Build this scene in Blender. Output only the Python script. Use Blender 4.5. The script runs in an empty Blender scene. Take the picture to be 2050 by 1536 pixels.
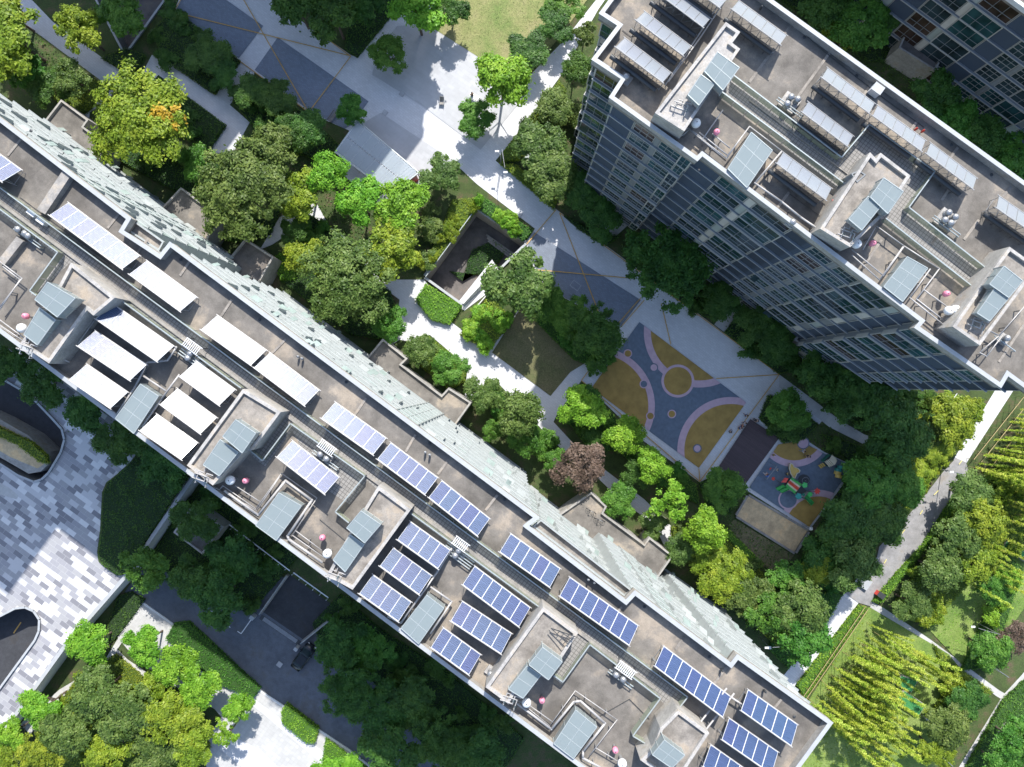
import bpy, math, random
import numpy as np
from mathutils import Vector, Matrix
from mathutils.geometry import tessellate_polygon
R = math.radians
scene = bpy.context.scene
COL = scene.collection
# ------------------------------------------------------------- camera, sky, sun, exposure
CAMH = 100.0
FPX = 1366.67
cam_d = bpy.data.cameras.new('camera'); cam_d.lens = 24; cam_d.sensor_width = 36; cam_d.sensor_fit = 'HORIZONTAL'
cam_d.clip_start = 1; cam_d.clip_end = 4000
cam = bpy.data.objects.new('camera', cam_d); COL.objects.link(cam); cam.location = (0, 0, CAMH)
scene.camera = cam
SUN_AZ = Vector((0.155, 0.988, 0)).normalized()
SUN_EL = R(43.5)
w = bpy.data.worlds.new('World'); scene.world = w; w.use_nodes = True
nt = w.node_tree; nt.nodes.clear()
sky = nt.nodes.new('ShaderNodeTexSky'); sky.sky_type = 'NISHITA'; sky.sun_disc = False
sky.sun_elevation = SUN_EL; sky.sun_rotation = math.atan2(SUN_AZ.x, SUN_AZ.y)
sky.air_density = 1.0; sky.dust_density = 1.2; sky.ozone_density = 1.0
bg = nt.nodes.new('ShaderNodeBackground'); bg.inputs[1].default_value = 0.15
wo = nt.nodes.new('ShaderNodeOutputWorld')
nt.links.new(sky.outputs[0], bg.inputs[0]); nt.links.new(bg.outputs[0], wo.inputs[0])
sd = bpy.data.lights.new('sun', 'SUN'); sd.energy = 3.9; sd.angle = R(0.53); sd.color = (1.0, 0.955, 0.89)
sun = bpy.data.objects.new('sun', sd); COL.objects.link(sun)
sdir = Vector((SUN_AZ.x * math.cos(SUN_EL), SUN_AZ.y * math.cos(SUN_EL), math.sin(SUN_EL)))
sun.rotation_euler = sdir.to_track_quat('Z', 'Y').to_euler(); sun.location = sdir * 300
scene.view_settings.view_transform = 'Standard'; scene.view_settings.look = 'None'
scene.view_settings.exposure = 1.0; scene.view_settings.gamma = 1.0
scene.render.engine = 'CYCLES'
scene.cycles.max_bounces = 6; scene.cycles.transparent_max_bounces = 8
scene.cycles.caustics_reflective = False; scene.cycles.caustics_refractive = False

# ------------------------------------------------------------- frame of reference
TH = R(36.3)
CT, ST = math.cos(TH), math.sin(TH)
U = Vector((CT, -ST)); V = Vector((-ST, -CT))     # along the blocks / across them (towards lower left)
def P(px, py, z=0.0):
    k = (CAMH - z) / FPX
    return Vector(((px - 1025) * k, -(py - 768) * k, z))
def P2(px, py, z=0.0):
    p = P(px, py, z); return (p.x, p.y)
def PL(pts, z=0.0): return [P2(x, y, z) for x, y in pts]
rnd = random.Random(7)
nrs = np.random.RandomState(11)

# ------------------------------------------------------------- tagging
def tag(o, label=None, cat=None, group=None, kind=None):
    if label: o['label'] = label
    if cat: o['category'] = cat
    if group: o['group'] = group
    if kind: o['kind'] = kind
    return o
def empty(name, loc, label, cat, group=None, rz=0.0, sc=1.0):
    o = bpy.data.objects.new(name, None); COL.objects.link(o); o.location = loc
    o.rotation_euler = (0, 0, rz); o.scale = (sc, sc, sc); o.empty_display_size = 0.3
    return tag(o, label, cat, group)
def copy_tree(o, parent=None):
    c = o.copy(); COL.objects.link(c); c.parent = parent
    for ch in o.children: copy_tree(ch, c)
    return c

# ------------------------------------------------------------- mesh builder
class MB:
    def __init__(s): s.v = []; s.f = []; s.m = []
    def add(s, vs, fs, m=0):
        b = len(s.v); s.v += [tuple(v) for v in vs]
        s.f += [tuple(i + b for i in f) for f in fs]; s.m += [m] * len(fs)
    def merge(s, o, M=None):
        b = len(s.v)
        s.v += [tuple(M @ Vector(v)) for v in o.v] if M is not None else list(o.v)
        s.f += [tuple(i + b for i in f) for f in o.f]; s.m += o.m
    def box(s, x0, x1, y0, y1, z0, z1, m=0):
        s.add([(x0,y0,z0),(x1,y0,z0),(x1,y1,z0),(x0,y1,z0),(x0,y0,z1),(x1,y0,z1),(x1,y1,z1),(x0,y1,z1)],
              [(0,3,2,1),(4,5,6,7),(0,1,5,4),(1,2,6,5),(2,3,7,6),(3,0,4,7)], m)
    def obox(s, c, lu, lv, z0, z1, m=0, rot=None):
        a = -TH if rot is None else rot
        ca, sa = math.cos(a), math.sin(a)
        q = [(c[0] + x*ca - y*sa, c[1] + x*sa + y*ca) for x, y in ((-lu/2,-lv/2),(lu/2,-lv/2),(lu/2,lv/2),(-lu/2,lv/2))]
        s.prism(q, z0, z1, m)
    def prism(s, poly, z0, z1, m=0, top=True, bottom=True, msides=None):
        n = len(poly)
        a = sum(poly[i][0]*poly[(i+1)%n][1]-poly[(i+1)%n][0]*poly[i][1] for i in range(n))
        if a < 0: poly = poly[::-1]
        ms = m if msides is None else msides
        vs = [(x, y, z0) for x, y in poly] + [(x, y, z1) for x, y in poly]
        s.add(vs, [(i, (i+1)%n, n+(i+1)%n, n+i) for i in range(n)], ms)
        tr = tessellate_polygon([[Vector((x, y, 0)) for x, y in poly]])
        tr = [orient(poly, t) for t in tr]
        if top: s.add([(x, y, z1) for x, y in poly], tr, m)
        if bottom: s.add([(x, y, z0) for x, y in poly], [t[::-1] for t in tr], m)
    def sheet(s, poly, z, m=0, holes=()):
        loops = [[Vector((x, y, 0)) for x, y in poly]] + [[Vector((x, y, 0)) for x, y in h] for h in holes]
        fl = list(poly)
        for h in holes: fl += list(h)
        tr = tessellate_polygon(loops)
        s.add([(x, y, z) for x, y in fl], [orient(fl, t) for t in tr], m)
    def tube(s, p0, p1, r0, r1=None, n=6, m=0, caps=True):
        p0 = Vector(p0); p1 = Vector(p1); r1 = r0 if r1 is None else r1
        d = p1 - p0
        if d.length < 1e-6: return
        d.normalize(); a = d.orthogonal().normalized(); b = d.cross(a)
        vs = []
        for p, r in ((p0, r0), (p1, r1)):
            for i in range(n):
                t = 2*math.pi*i/n; vs.append(p + a*(r*math.cos(t)) + b*(r*math.sin(t)))
        fs = [(i, (i+1)%n, n+(i+1)%n, n+i) for i in range(n)]
        if caps: fs += [tuple(range(n-1, -1, -1)), tuple(range(n, 2*n))]
        s.add(vs, fs, m)
    def path(s, pts, r, n=6, m=0):
        pts = [Vector(p) for p in pts]
        for a, b in zip(pts, pts[1:]): s.tube(a, b, r, n=n, m=m)
        for p in pts[1:-1]: s.ball(p, r*1.12, m=m, seg=6, ring=4)
    def ball(s, c, r, m=0, seg=10, ring=6, sz=1.0, z0=-1.0):
        vs = []; fs = []
        c = Vector(c)
        for i in range(ring+1):
            ph = math.pi*i/ring; zz = max(math.cos(ph), z0)
            for j in range(seg):
                t = 2*math.pi*j/seg
                vs.append((c.x + r*math.sin(ph)*math.cos(t), c.y + r*math.sin(ph)*math.sin(t), c.z + r*zz*sz))
        for i in range(ring):
            for j in range(seg):
                fs.append((i*seg+j, (i+1)*seg+j, (i+1)*seg+(j+1)%seg, i*seg+(j+1)%seg))
        s.add(vs, fs, m)
    def lathe(s, c, prof, seg=14, m=0):
        vs = []; fs = []
        for r, z in prof:
            for j in range(seg):
                t = 2*math.pi*j/seg; vs.append((c[0]+r*math.cos(t), c[1]+r*math.sin(t), c[2]+z))
        for i in range(len(prof)-1):
            for j in range(seg): fs.append((i*seg+j, i*seg+(j+1)%seg, (i+1)*seg+(j+1)%seg, (i+1)*seg+j))
        s.add(vs, fs, m)
    def ribbon(s, pts, wd, z, m=0):
        pts = [Vector((p[0], p[1])) for p in pts]
        for a, b in zip(pts, pts[1:]):
            d = (b-a); L = d.length; d.normalize(); n = Vector((-d.y, d.x))*wd/2
            s.add([(a.x-n.x,a.y-n.y,z),(b.x-n.x,b.y-n.y,z),(b.x+n.x,b.y+n.y,z),(a.x+n.x,a.y+n.y,z)], [(0,1,2,3)], m)
    def mesh(s, name, mats, smooth=False):
        me = bpy.data.meshes.new(name); me.from_pydata(s.v, [], s.f)
        for m in mats: me.materials.append(m)
        if len(mats) > 1 and any(s.m): me.polygons.foreach_set('material_index', s.m)
        if smooth: me.polygons.foreach_set('use_smooth', [True]*len(s.f))
        me.update(); return me
    def build(s, name, mats, parent=None, loc=None, smooth=False):
        if not isinstance(mats, (list, tuple)): mats = [mats]
        o = bpy.data.objects.new(name, s.mesh(name, mats, smooth)); COL.objects.link(o)
        if loc is not None: o.location = loc
        if parent: o.parent = parent
        return o
def orient(pts, t):
    a, b, c = (pts[i] for i in t)
    return t if (b[0]-a[0])*(c[1]-a[1]) - (b[1]-a[1])*(c[0]-a[0]) > 0 else (t[0], t[2], t[1])
def struct(name, mb, mat, kind='structure'):
    o = mb.build(name, mat); o['kind'] = kind; return o
def local(parent, p):
    """world point -> coordinates of an unscaled parent empty"""
    q = Vector(p) - parent.location
    a = -parent.rotation_euler.z
    return Vector((q.x*math.cos(a)-q.y*math.sin(a), q.x*math.sin(a)+q.y*math.cos(a), q.z))
def shift(mb, parent):
    for i, v in enumerate(mb.v): mb.v[i] = tuple(local(parent, v))
    return mb
def part(name, mb, mat, parent, smooth=False):
    return shift(mb, parent).build(name, mat, parent, smooth=smooth)

# ------------------------------------------------------------- materials
def mat_new(name):
    m = bpy.data.materials.new(name); m.use_nodes = True
    return m, m.node_tree, m.node_tree.nodes['Principled BSDF']
def rotcoord(nt, scale=1.0):
    g = nt.nodes.new('ShaderNodeNewGeometry'); mp = nt.nodes.new('ShaderNodeMapping')
    mp.inputs['Rotation'].default_value = (0, 0, TH); mp.inputs['Scale'].default_value = (scale,)*3
    nt.links.new(g.outputs['Position'], mp.inputs['Vector']); return mp.outputs[0]
def noise(nt, vec, sc, det=5, rough=0.6):
    n = nt.nodes.new('ShaderNodeTexNoise'); n.inputs['Scale'].default_value = sc
    n.inputs['Detail'].default_value = det; n.inputs['Roughness'].default_value = rough
    if vec is not None: nt.links.new(vec, n.inputs['Vector'])
    return n.outputs[0]
def ramp(nt, fac, stops, interp='LINEAR'):
    r = nt.nodes.new('ShaderNodeValToRGB'); r.color_ramp.interpolation = interp
    el = r.color_ramp.elements
    while len(el) < len(stops): el.new(0.5)
    for e, (p, c) in zip(el, stops): e.position = p; e.color = (*c, 1) if len(c) == 3 else c
    nt.links.new(fac, r.inputs[0]); return r.outputs[0]
def mix(nt, fac, a, b, mode='MIX'):
    n = nt.nodes.new('ShaderNodeMix'); n.data_type = 'RGBA'; n.blend_type = mode
    for sck, val in ((n.inputs[0], fac), (n.inputs[6], a), (n.inputs[7], b)):
        if isinstance(val, (int, float)): sck.default_value = val
        elif isinstance(val, tuple): sck.default_value = (*val, 1)
        else: nt.links.new(val, sck)
    return n.outputs[2]
def bump(nt, h, st=0.3, dist=0.05):
    b = nt.nodes.new('ShaderNodeBump'); b.inputs['Strength'].default_value = st; b.inputs['Distance'].default_value = dist
    nt.links.new(h, b.inputs['Height']); return b.outputs[0]
def flat(name, c, rough=0.6, metal=0.0, var=0.12, sc=1.5, spec=None):
    m, nt, p = mat_new(name)
    v = rotcoord(nt)
    n = noise(nt, v, sc)
    lo = tuple(x*(1-var) for x in c); hi = tuple(min(1, x*(1+var)) for x in c)
    nt.links.new(ramp(nt, n, [(0.3, lo), (0.7, hi)]), p.inputs['Base Color'])
    p.inputs['Roughness'].default_value = rough; p.inputs['Metallic'].default_value = metal
    if spec is not None: p.inputs['Specular IOR Level'].default_value = spec
    return m
def concrete(name, c, stain=0.35, sc=0.35, warm=(0.86, 0.80, 0.72), light=1.5):
    m, nt, p = mat_new(name); v = rotcoord(nt)
    n1 = noise(nt, v, sc, 6, 0.65); n2 = noise(nt, v, sc*5, 5, 0.7); n3 = noise(nt, v, 9, 3)
    base = ramp(nt, n1, [(0.36, tuple(x*(1-stain) for x in c)), (0.50, c), (0.54, tuple(x*1.08 for x in c)), (0.64, tuple(min(.9, x*light*y) for x, y in zip(c, warm)))])
    c2 = mix(nt, 0.45, base, ramp(nt, n2, [(0.32, (0.35, 0.34, 0.33)), (0.7, (0.68, 0.67, 0.66))]), 'OVERLAY')
    c3 = mix(nt, 0.25, c2, ramp(nt, n3, [(0.35, (0.3,)*3), (0.65, (0.7,)*3)]), 'OVERLAY')
    nt.links.new(c3, p.inputs['Base Color']); p.inputs['Roughness'].default_value = 0.9
    nt.links.new(bump(nt, n3, 0.25, 0.02), p.inputs['Normal']); return m
def paver(name, c, w, h, joint=0.75, var=0.06, off=0.5, mortar=0.03, stain=0.08):
    m, nt, p = mat_new(name); v = rotcoord(nt)
    b = nt.nodes.new('ShaderNodeTexBrick'); b.offset = off
    b.inputs['Scale'].default_value = 1.0; b.inputs['Brick Width'].default_value = w; b.inputs['Row Height'].default_value = h
    b.inputs['Mortar Size'].default_value = mortar; b.inputs['Mortar Smooth'].default_value = 0.3
    b.inputs['Color1'].default_value = (*[x*(1-var) for x in c], 1); b.inputs['Color2'].default_value = (*[min(.95, x*(1+var)) for x in c], 1)
    b.inputs['Mortar'].default_value = (*[x*joint for x in c], 1)
    nt.links.new(v, b.inputs['Vector'])
    n = noise(nt, v, 0.25, 6, 0.7)
    c2 = mix(nt, 0.8, b.outputs[0], ramp(nt, n, [(0.3, (1-stain*2,)*3), (0.7, (1,)*3)]), 'MULTIPLY')
    nt.links.new(c2, p.inputs['Base Color']); p.inputs['Roughness'].default_value = 0.8; return m
def glassy(name, c, rough=0.05, var=0.5, sc=0.35, spec=0.5):
    m, nt, p = mat_new(name); v = rotcoord(nt)
    n = noise(nt, v, sc, 2)
    nt.links.new(ramp(nt, n, [(0.35, tuple(x*(1-var) for x in c)), (0.65, tuple(min(1, x*(1+var)) for x in c))]), p.inputs['Base Color'])
    p.inputs['Roughness'].default_value = rough; p.inputs['Specular IOR Level'].default_value = spec; return m
def sheer(name, tint, alpha, rough=0.08):
    """thin clear glass: partly see-through with a sky reflection"""
    m, nt, p = mat_new(name)
    p.inputs['Base Color'].default_value = (*tint, 1); p.inputs['Roughness'].default_value = rough
    t = nt.nodes.new('ShaderNodeBsdfTransparent'); t.inputs[0].default_value = (*[0.6+0.4*x for x in tint], 1)
    mx = nt.nodes.new('ShaderNodeMixShader'); mx.inputs[0].default_value = alpha
    out = nt.nodes['Material Output']
    nt.links.new(t.outputs[0], mx.inputs[1]); nt.links.new(p.outputs[0], mx.inputs[2]); nt.links.new(mx.outputs[0], out.inputs[0])
    return m
def leafmat(name, dark, mid, light, odd=None, odd_amt=0.0):
    m, nt, p = mat_new(name)
    at = nt.nodes.new('ShaderNodeAttribute'); at.attribute_name = 'var'
    oi = nt.nodes.new('ShaderNodeObjectInfo')
    g = nt.nodes.new('ShaderNodeNewGeometry'); n = noise(nt, g.outputs['Position'], 0.5, 3)
    ad = nt.nodes.new('ShaderNodeMath'); ad.operation = 'MULTIPLY_ADD'; ad.inputs[1].default_value = 0.55
    nt.links.new(at.outputs['Fac'], ad.inputs[0]); nt.links.new(n, ad.inputs[2])
    sb = nt.nodes.new('ShaderNodeMath'); sb.operation = 'SUBTRACT'; sb.inputs[1].default_value = 0.28
    nt.links.new(ad.outputs[0], sb.inputs[0])
    col = ramp(nt, sb.outputs[0], [(0.25, dark), (0.5, mid), (0.8, light)])
    hs = nt.nodes.new('ShaderNodeHueSaturation')
    mr = nt.nodes.new('ShaderNodeMapRange'); mr.inputs[3].default_value = 0.485; mr.inputs[4].default_value = 0.515
    nt.links.new(oi.outputs['Random'], mr.inputs[0]); nt.links.new(mr.outputs[0], hs.inputs['Hue'])
    nt.links.new(col, hs.inputs['Color']); col = hs.outputs[0]
    nt.links.new(col, p.inputs['Base Color']); p.inputs['Roughness'].default_value = 0.5; p.inputs['Specular IOR Level'].default_value = 0.25
    t = nt.nodes.new('ShaderNodeBsdfTranslucent'); nt.links.new(mix(nt, 0.5, col, (0.35, 0.5, 0.03)), t.inputs[0])
    mx = nt.nodes.new('ShaderNodeMixShader'); mx.inputs[0].default_value = 0.28
    nt.links.new(p.outputs[0], mx.inputs[1]); nt.links.new(t.outputs[0], mx.inputs[2])
    nt.links.new(mx.outputs[0], nt.nodes['Material Output'].inputs[0]); return m

M = {}
M['roof'] = concrete('roof concrete', (0.162, 0.150, 0.134), 0.36, 0.24, light=2.1)
M['roof_dark'] = concrete('dark felt roof', (0.13, 0.12, 0.115), 0.35, 0.3, light=1.5)
M['block'] = concrete('stair block roof', (0.25, 0.23, 0.205), 0.35, 0.5, light=1.5)
M['block_white'] = concrete('pale rendered roof', (0.36, 0.35, 0.335), 0.22, 0.8, light=1.25)
M['render'] = concrete('rendered wall', (0.31, 0.30, 0.28), 0.18, 0.5, light=1.15)
M['coping'] = flat('parapet coping', (0.36, 0.375, 0.385), 0.55, var=0.08)
M['white'] = flat('white paint', (0.66, 0.67, 0.67), 0.5, var=0.05)
M['steel'] = flat('painted pale steel', (0.36, 0.40, 0.40), 0.4, 0.2, var=0.08)
M['galv'] = flat('galvanised steel', (0.32, 0.33, 0.34), 0.4, 0.5, var=0.12)
M['pipe'] = flat('lagged pipe', (0.36, 0.35, 0.34), 0.5, 0.1, var=0.15)
M['dark'] = flat('dark steel', (0.05, 0.055, 0.06), 0.5, 0.2)
M['black'] = flat('black rubber', (0.02, 0.02, 0.022), 0.7)
M['pink'] = flat('faded pink plastic', (0.72, 0.24, 0.33), 0.5, var=0.15, sc=6)
M['red'] = flat('red plastic', (0.62, 0.06, 0.04), 0.4)
M['tile'] = paver('corridor tiles', (0.27, 0.26, 0.245), 0.36, 0.36, 0.45, 0.08, 0.0, 0.035)
M['kerb'] = concrete('kerb concrete', (0.26, 0.25, 0.235), 0.2, 0.7)
M['pave'] = paver('pale paving', (0.58, 0.585, 0.60), 0.6, 0.3, 0.84, 0.05, 0.5, 0.02)
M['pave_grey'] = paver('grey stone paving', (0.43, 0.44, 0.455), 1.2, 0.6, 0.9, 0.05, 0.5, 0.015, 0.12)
M['pave_warm'] = paver('worn pale paving', (0.50, 0.50, 0.49), 0.6, 0.6, 0.85, 0.06, 0.0, 0.02, 0.15)
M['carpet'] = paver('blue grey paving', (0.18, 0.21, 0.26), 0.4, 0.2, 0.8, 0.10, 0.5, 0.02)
M['orange_line'] = flat('ochre line paint', (0.50, 0.30, 0.07), 0.7, var=0.25, sc=3)
M['rub_blue'] = flat('blue rubber', (0.12, 0.155, 0.205), 0.85, var=0.15, sc=2)
M['rub_gold'] = flat('ochre rubber', (0.33, 0.215, 0.06), 0.85, var=0.2, sc=0.8)
M['rub_pink'] = flat('pink rubber', (0.50, 0.36, 0.42), 0.85, var=0.1)
M['sand'] = concrete('sand', (0.50, 0.38, 0.23), 0.2, 0.5)
M['asphalt'] = concrete('asphalt', (0.10, 0.115, 0.14), 0.15, 0.25, light=1.15)
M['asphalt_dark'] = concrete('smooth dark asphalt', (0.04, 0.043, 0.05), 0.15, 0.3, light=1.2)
M['road_grey'] = concrete('worn grey road', (0.25, 0.25, 0.255), 0.16, 0.3, light=1.2)
M['white_line'] = flat('white road paint', (0.72, 0.72, 0.72), 0.7, var=0.12, sc=4)
M['yellow_line'] = flat('yellow road paint', (0.62, 0.55, 0.2), 0.7, var=0.2, sc=4)
M['timber'] = paver('dark timber deck', (0.085, 0.06, 0.065), 3.0, 0.16, 0.5, 0.15, 0.5, 0.02)
M['bark'] = concrete('bark', (0.11, 0.085, 0.065), 0.3, 3.0)
M['skin'] = flat('skin', (0.55, 0.36, 0.26), 0.6)
M['hair'] = flat('dark hair', (0.02, 0.015, 0.012), 0.6)
# facade materials
M['slab'] = flat('shade toned ledge', (0.17, 0.195, 0.22), 0.5, var=0.1)  # shade on the ledge tops painted in as dark slate blue
M['slab_edge'] = flat('pale ledge edge', (0.34, 0.35, 0.355), 0.5, var=0.06)
M['clad_cream'] = flat('cream wall panel', (0.50, 0.48, 0.44), 0.6, var=0.06)
M['clad_green'] = flat('grey green wall panel', (0.34, 0.38, 0.36), 0.5, var=0.06)
M['clad_grey'] = flat('dark grey cladding', (0.20, 0.215, 0.225), 0.5, var=0.1)
M['louvre'] = paver('navy louvre', (0.05, 0.072, 0.11), 4.0, 0.12, 0.6, 0.05, 0.5, 0.02)
M['frame'] = flat('pale window frame', (0.42, 0.41, 0.38), 0.5, var=0.05)
M['pane'] = glassy('dark window glass', (0.025, 0.042, 0.05), 0.04)
M['pane_teal'] = glassy('teal window glass', (0.022, 0.062, 0.068), 0.05)
M['pane_brown'] = glassy('brown window glass', (0.05, 0.032, 0.024), 0.1)  # plain dark brown glass tone, picked at random for some panes
M['mint'] = glassy('pale mint glass panel', (0.27, 0.33, 0.31), 0.25, 0.15, 0.6)
M['mint_dark'] = glassy('mint window glass', (0.20, 0.25, 0.24), 0.12, 0.25, 1.0)
M['mint_white'] = flat('white spandrel panel', (0.33, 0.355, 0.35), 0.45, var=0.08)
M['railglass'] = sheer('balustrade glass', (0.44, 0.48, 0.38), 0.45, 0.15)
M['skyglass'] = sheer('frosted skylight glass', (0.34, 0.40, 0.41), 0.55, 0.18)
M['canopyglass'] = sheer('clear canopy glass', (0.50, 0.56, 0.60), 0.42, 0.1)
M['mirror'] = glassy('sun control window glass', (0.55, 0.6, 0.6), 0.15, 0.1)
M['mirror'].node_tree.nodes['Principled BSDF'].inputs['Metallic'].default_value = 0.9
M['flatglass'] = glassy('misty roof glazing', (0.30, 0.42, 0.45), 0.2, 0.25, 0.6)
def solar_mat(name, c, c2, rough):
    m, nt, p = mat_new(name)
    g = nt.nodes.new('ShaderNodeTexCoord')
    wv = nt.nodes.new('ShaderNodeTexWave'); wv.inputs['Scale'].default_value = 1.9; wv.inputs['Distortion'].default_value = 6
    wv.inputs['Detail'].default_value = 2; wv.inputs['Detail Scale'].default_value = 1.6; wv.bands_direction = 'Y'
    nt.links.new(g.outputs['Object'], wv.inputs['Vector'])
    oi = nt.nodes.new('ShaderNodeObjectInfo')
    base = ramp(nt, wv.outputs[1], [(0.15, c), (0.8, c2)])
    hs = nt.nodes.new('ShaderNodeHueSaturation'); mr = nt.nodes.new('ShaderNodeMapRange')
    mr.inputs[3].default_value = 0.485; mr.inputs[4].default_value = 0.51
    nt.links.new(oi.outputs['Random'], mr.inputs[0]); nt.links.new(mr.outputs[0], hs.inputs['Hue']); nt.links.new(base, hs.inputs['Color'])
    nt.links.new(hs.outputs[0], p.inputs['Base Color']); p.inputs['Roughness'].default_value = rough
    p.inputs['Specular IOR Level'].default_value = 0.6
    p.inputs['Coat Weight'].default_value = 0.3; p.inputs['Coat Roughness'].default_value = 0.12
    nt.links.new(bump(nt, wv.outputs[1], 0.25, 0.02), p.inputs['Normal']); return m
M['solar'] = solar_mat('blue collector glass', (0.014, 0.030, 0.085), (0.055, 0.085, 0.19), 0.40)
M['solar_grey'] = solar_mat('silver grey collector glass', (0.20, 0.22, 0.25), (0.24, 0.26, 0.29), 0.28)
# deck tiles of mixed greys
def decktile():
    m, nt, p = mat_new('mixed grey deck tiles'); v = rotcoord(nt)
    b = nt.nodes.new('ShaderNodeTexBrick'); b.offset = 0.5; b.inputs['Scale'].default_value = 1
    b.inputs['Brick Width'].default_value = 1.45; b.inputs['Row Height'].default_value = 0.72
    b.inputs['Mortar Size'].default_value = 0.012; b.inputs['Color1'].default_value = (0, 0, 0, 1); b.inputs['Color2'].default_value = (1, 1, 1, 1)
    b.inputs['Mortar'].default_value = (0.5, 0.5, 0.5, 1); nt.links.new(v, b.inputs['Vector'])
    c = ramp(nt, b.outputs[0], [(0.0, (0.20, 0.20, 0.22)), (0.2, (0.30, 0.30, 0.32)), (0.42, (0.50, 0.50, 0.51)), (0.62, (0.62, 0.62, 0.62)), (0.8, (0.33, 0.33, 0.34))], 'CONSTANT')
    n = noise(nt, v, 3, 4)
    c = mix(nt, 0.5, c, ramp(nt, n, [(0.3, (0.88,)*3), (0.7, (1,)*3)]), 'MULTIPLY')
    nt.links.new(c, p.inputs['Base Color']); p.inputs['Roughness'].default_value = 0.7; return m
M['deck'] = decktile()
def groundmat(name, a, b, c, sc=0.5):
    m, nt, p = mat_new(name); g = nt.nodes.new('ShaderNodeNewGeometry')
    n1 = noise(nt, g.outputs['Position'], sc, 6, 0.7); n2 = noise(nt, g.outputs['Position'], 7, 4, 0.7)
    c1 = ramp(nt, n1, [(0.32, a), (0.5, b), (0.68, c)])
    c2 = mix(nt, 0.7, c1, ramp(nt, n2, [(0.3, (0.2,)*3), (0.7, (0.8,)*3)]), 'OVERLAY')
    nt.links.new(c2, p.inputs['Base Color']); p.inputs['Roughness'].default_value = 0.95
    nt.links.new(bump(nt, n2, 0.6, 0.08), p.inputs['Normal']); return m
M['soil'] = groundmat('planted soil', (0.035, 0.05, 0.015), (0.05, 0.08, 0.02), (0.10, 0.075, 0.045))
M['lawn_dry'] = groundmat('dry lawn', (0.13, 0.18, 0.05), (0.21, 0.22, 0.085), (0.26, 0.24, 0.12), 0.16)
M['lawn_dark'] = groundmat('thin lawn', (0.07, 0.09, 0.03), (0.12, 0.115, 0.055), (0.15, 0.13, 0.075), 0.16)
M['lawn_green'] = groundmat('green lawn', (0.09, 0.16, 0.03), (0.15, 0.22, 0.045), (0.23, 0.28, 0.09), 0.2)
LM = {
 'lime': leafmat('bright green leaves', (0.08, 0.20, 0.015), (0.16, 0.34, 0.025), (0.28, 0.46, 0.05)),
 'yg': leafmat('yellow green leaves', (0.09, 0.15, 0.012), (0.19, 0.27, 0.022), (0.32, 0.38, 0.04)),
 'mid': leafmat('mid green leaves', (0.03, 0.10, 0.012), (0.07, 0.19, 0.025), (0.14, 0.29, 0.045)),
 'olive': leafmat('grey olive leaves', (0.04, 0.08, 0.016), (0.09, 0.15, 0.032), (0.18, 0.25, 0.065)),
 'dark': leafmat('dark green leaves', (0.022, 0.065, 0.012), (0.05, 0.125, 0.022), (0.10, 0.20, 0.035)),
 'purple': leafmat('purple brown leaves', (0.06, 0.042, 0.035), (0.14, 0.095, 0.075), (0.25, 0.18, 0.14)),
 'orange': leafmat('orange turning leaves', (0.30, 0.20, 0.02), (0.48, 0.30, 0.03), (0.60, 0.42, 0.06)),
 'bamboo': leafmat('bamboo leaves', (0.17, 0.27, 0.02), (0.36, 0.46, 0.045), (0.56, 0.60, 0.12)),
}
# ============================================================= GROUND
ZL = -3.0
LOW = [(560,718),(1379,1326),(988,1858),(-300,1890),(0,1474),(133,1289),(249,1156),(358,997)]
PIT = [(951,420),(1051,487),(927,608),(852,554)]
RAMP1 = [(-160,640),(0,757),(60,792),(104,838),(124,860),(129,880),(122,905),(98,945),(84,958),(70,962),(40,950),(-30,905),(-160,800)]
RAMP2 = [(-160,1300),(0,1236),(33,1219),(52,1217),(68,1224),(79,1240),(78,1262),(70,1280),(0,1376),(-160,1590)]
NPIT = [(196,0),(252,108),(330,0),(340,-60),(180,-60)]
g = MB(); g.sheet(PL([(-14000,-12000),(14000,-12000),(14000,14000),(-14000,14000)]), 0, 0, [PL(h) for h in (LOW, PIT, RAMP1, RAMP2, NPIT)])
struct('ground', g, M['soil'])
def sheetobj(name, poly, z, mat, kind='structure'):
    b = MB(); b.sheet(PL(poly, z), z); return struct(name, b, mat, kind)
sheetobj('ground', LOW, ZL, M['soil'])
def wallring(mb, poly, z0, z1, t, closed=True, skip=(), m=0, outside=False):
    """upright wall along a world polygon, its inner face on the polygon line"""
    n = len(poly)
    a = sum(poly[i][0]*poly[(i+1)%n][1]-poly[(i+1)%n][0]*poly[i][1] for i in range(n))
    sg = 1 if a > 0 else -1
    if outside: sg = -sg
    for i in range(n if closed else n-1):
        if i in skip: continue
        p = Vector(poly[i]); q = Vector(poly[(i+1)%n]); d = (q-p)
        if d.length < 0.05: continue
        d.normalize(); nn = Vector((d.y, -d.x))*sg*t
        e = d*0.002
        mb.prism([(p-e), (q+e), (q+e+nn), (p-e+nn)], z0, z1, m)
def sunken(poly, depth, floor, label, wall='render', ztop=0.25, name='retaining_wall', t=0.25, floorname='road'):
    w_ = PL(poly)
    b = MB(); b.sheet(PL(poly), -depth); struct(floorname, b, M[floor])
    root = empty(name, (*w_[0], 0), label, 'retaining wall')
    b = MB(); wallring(b, w_, -depth-0.2, ztop, t); part('wall', b, M[wall], root)
    b = MB(); wallring(b, w_, ztop+0.003, ztop+0.06, t+0.05); part('coping', b, M['coping'], root)
    return root
sunken(PIT, 4.2, 'roof_dark', 'pale concrete walls of the sunken courtyard beside the white footbridge', t=0.3, floorname='courtyard_floor')
sunken(RAMP1, 3.2, 'asphalt_dark', 'curved low wall round the car ramp opening at the left edge of the tiled deck', wall='galv', floorname='road')
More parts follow.
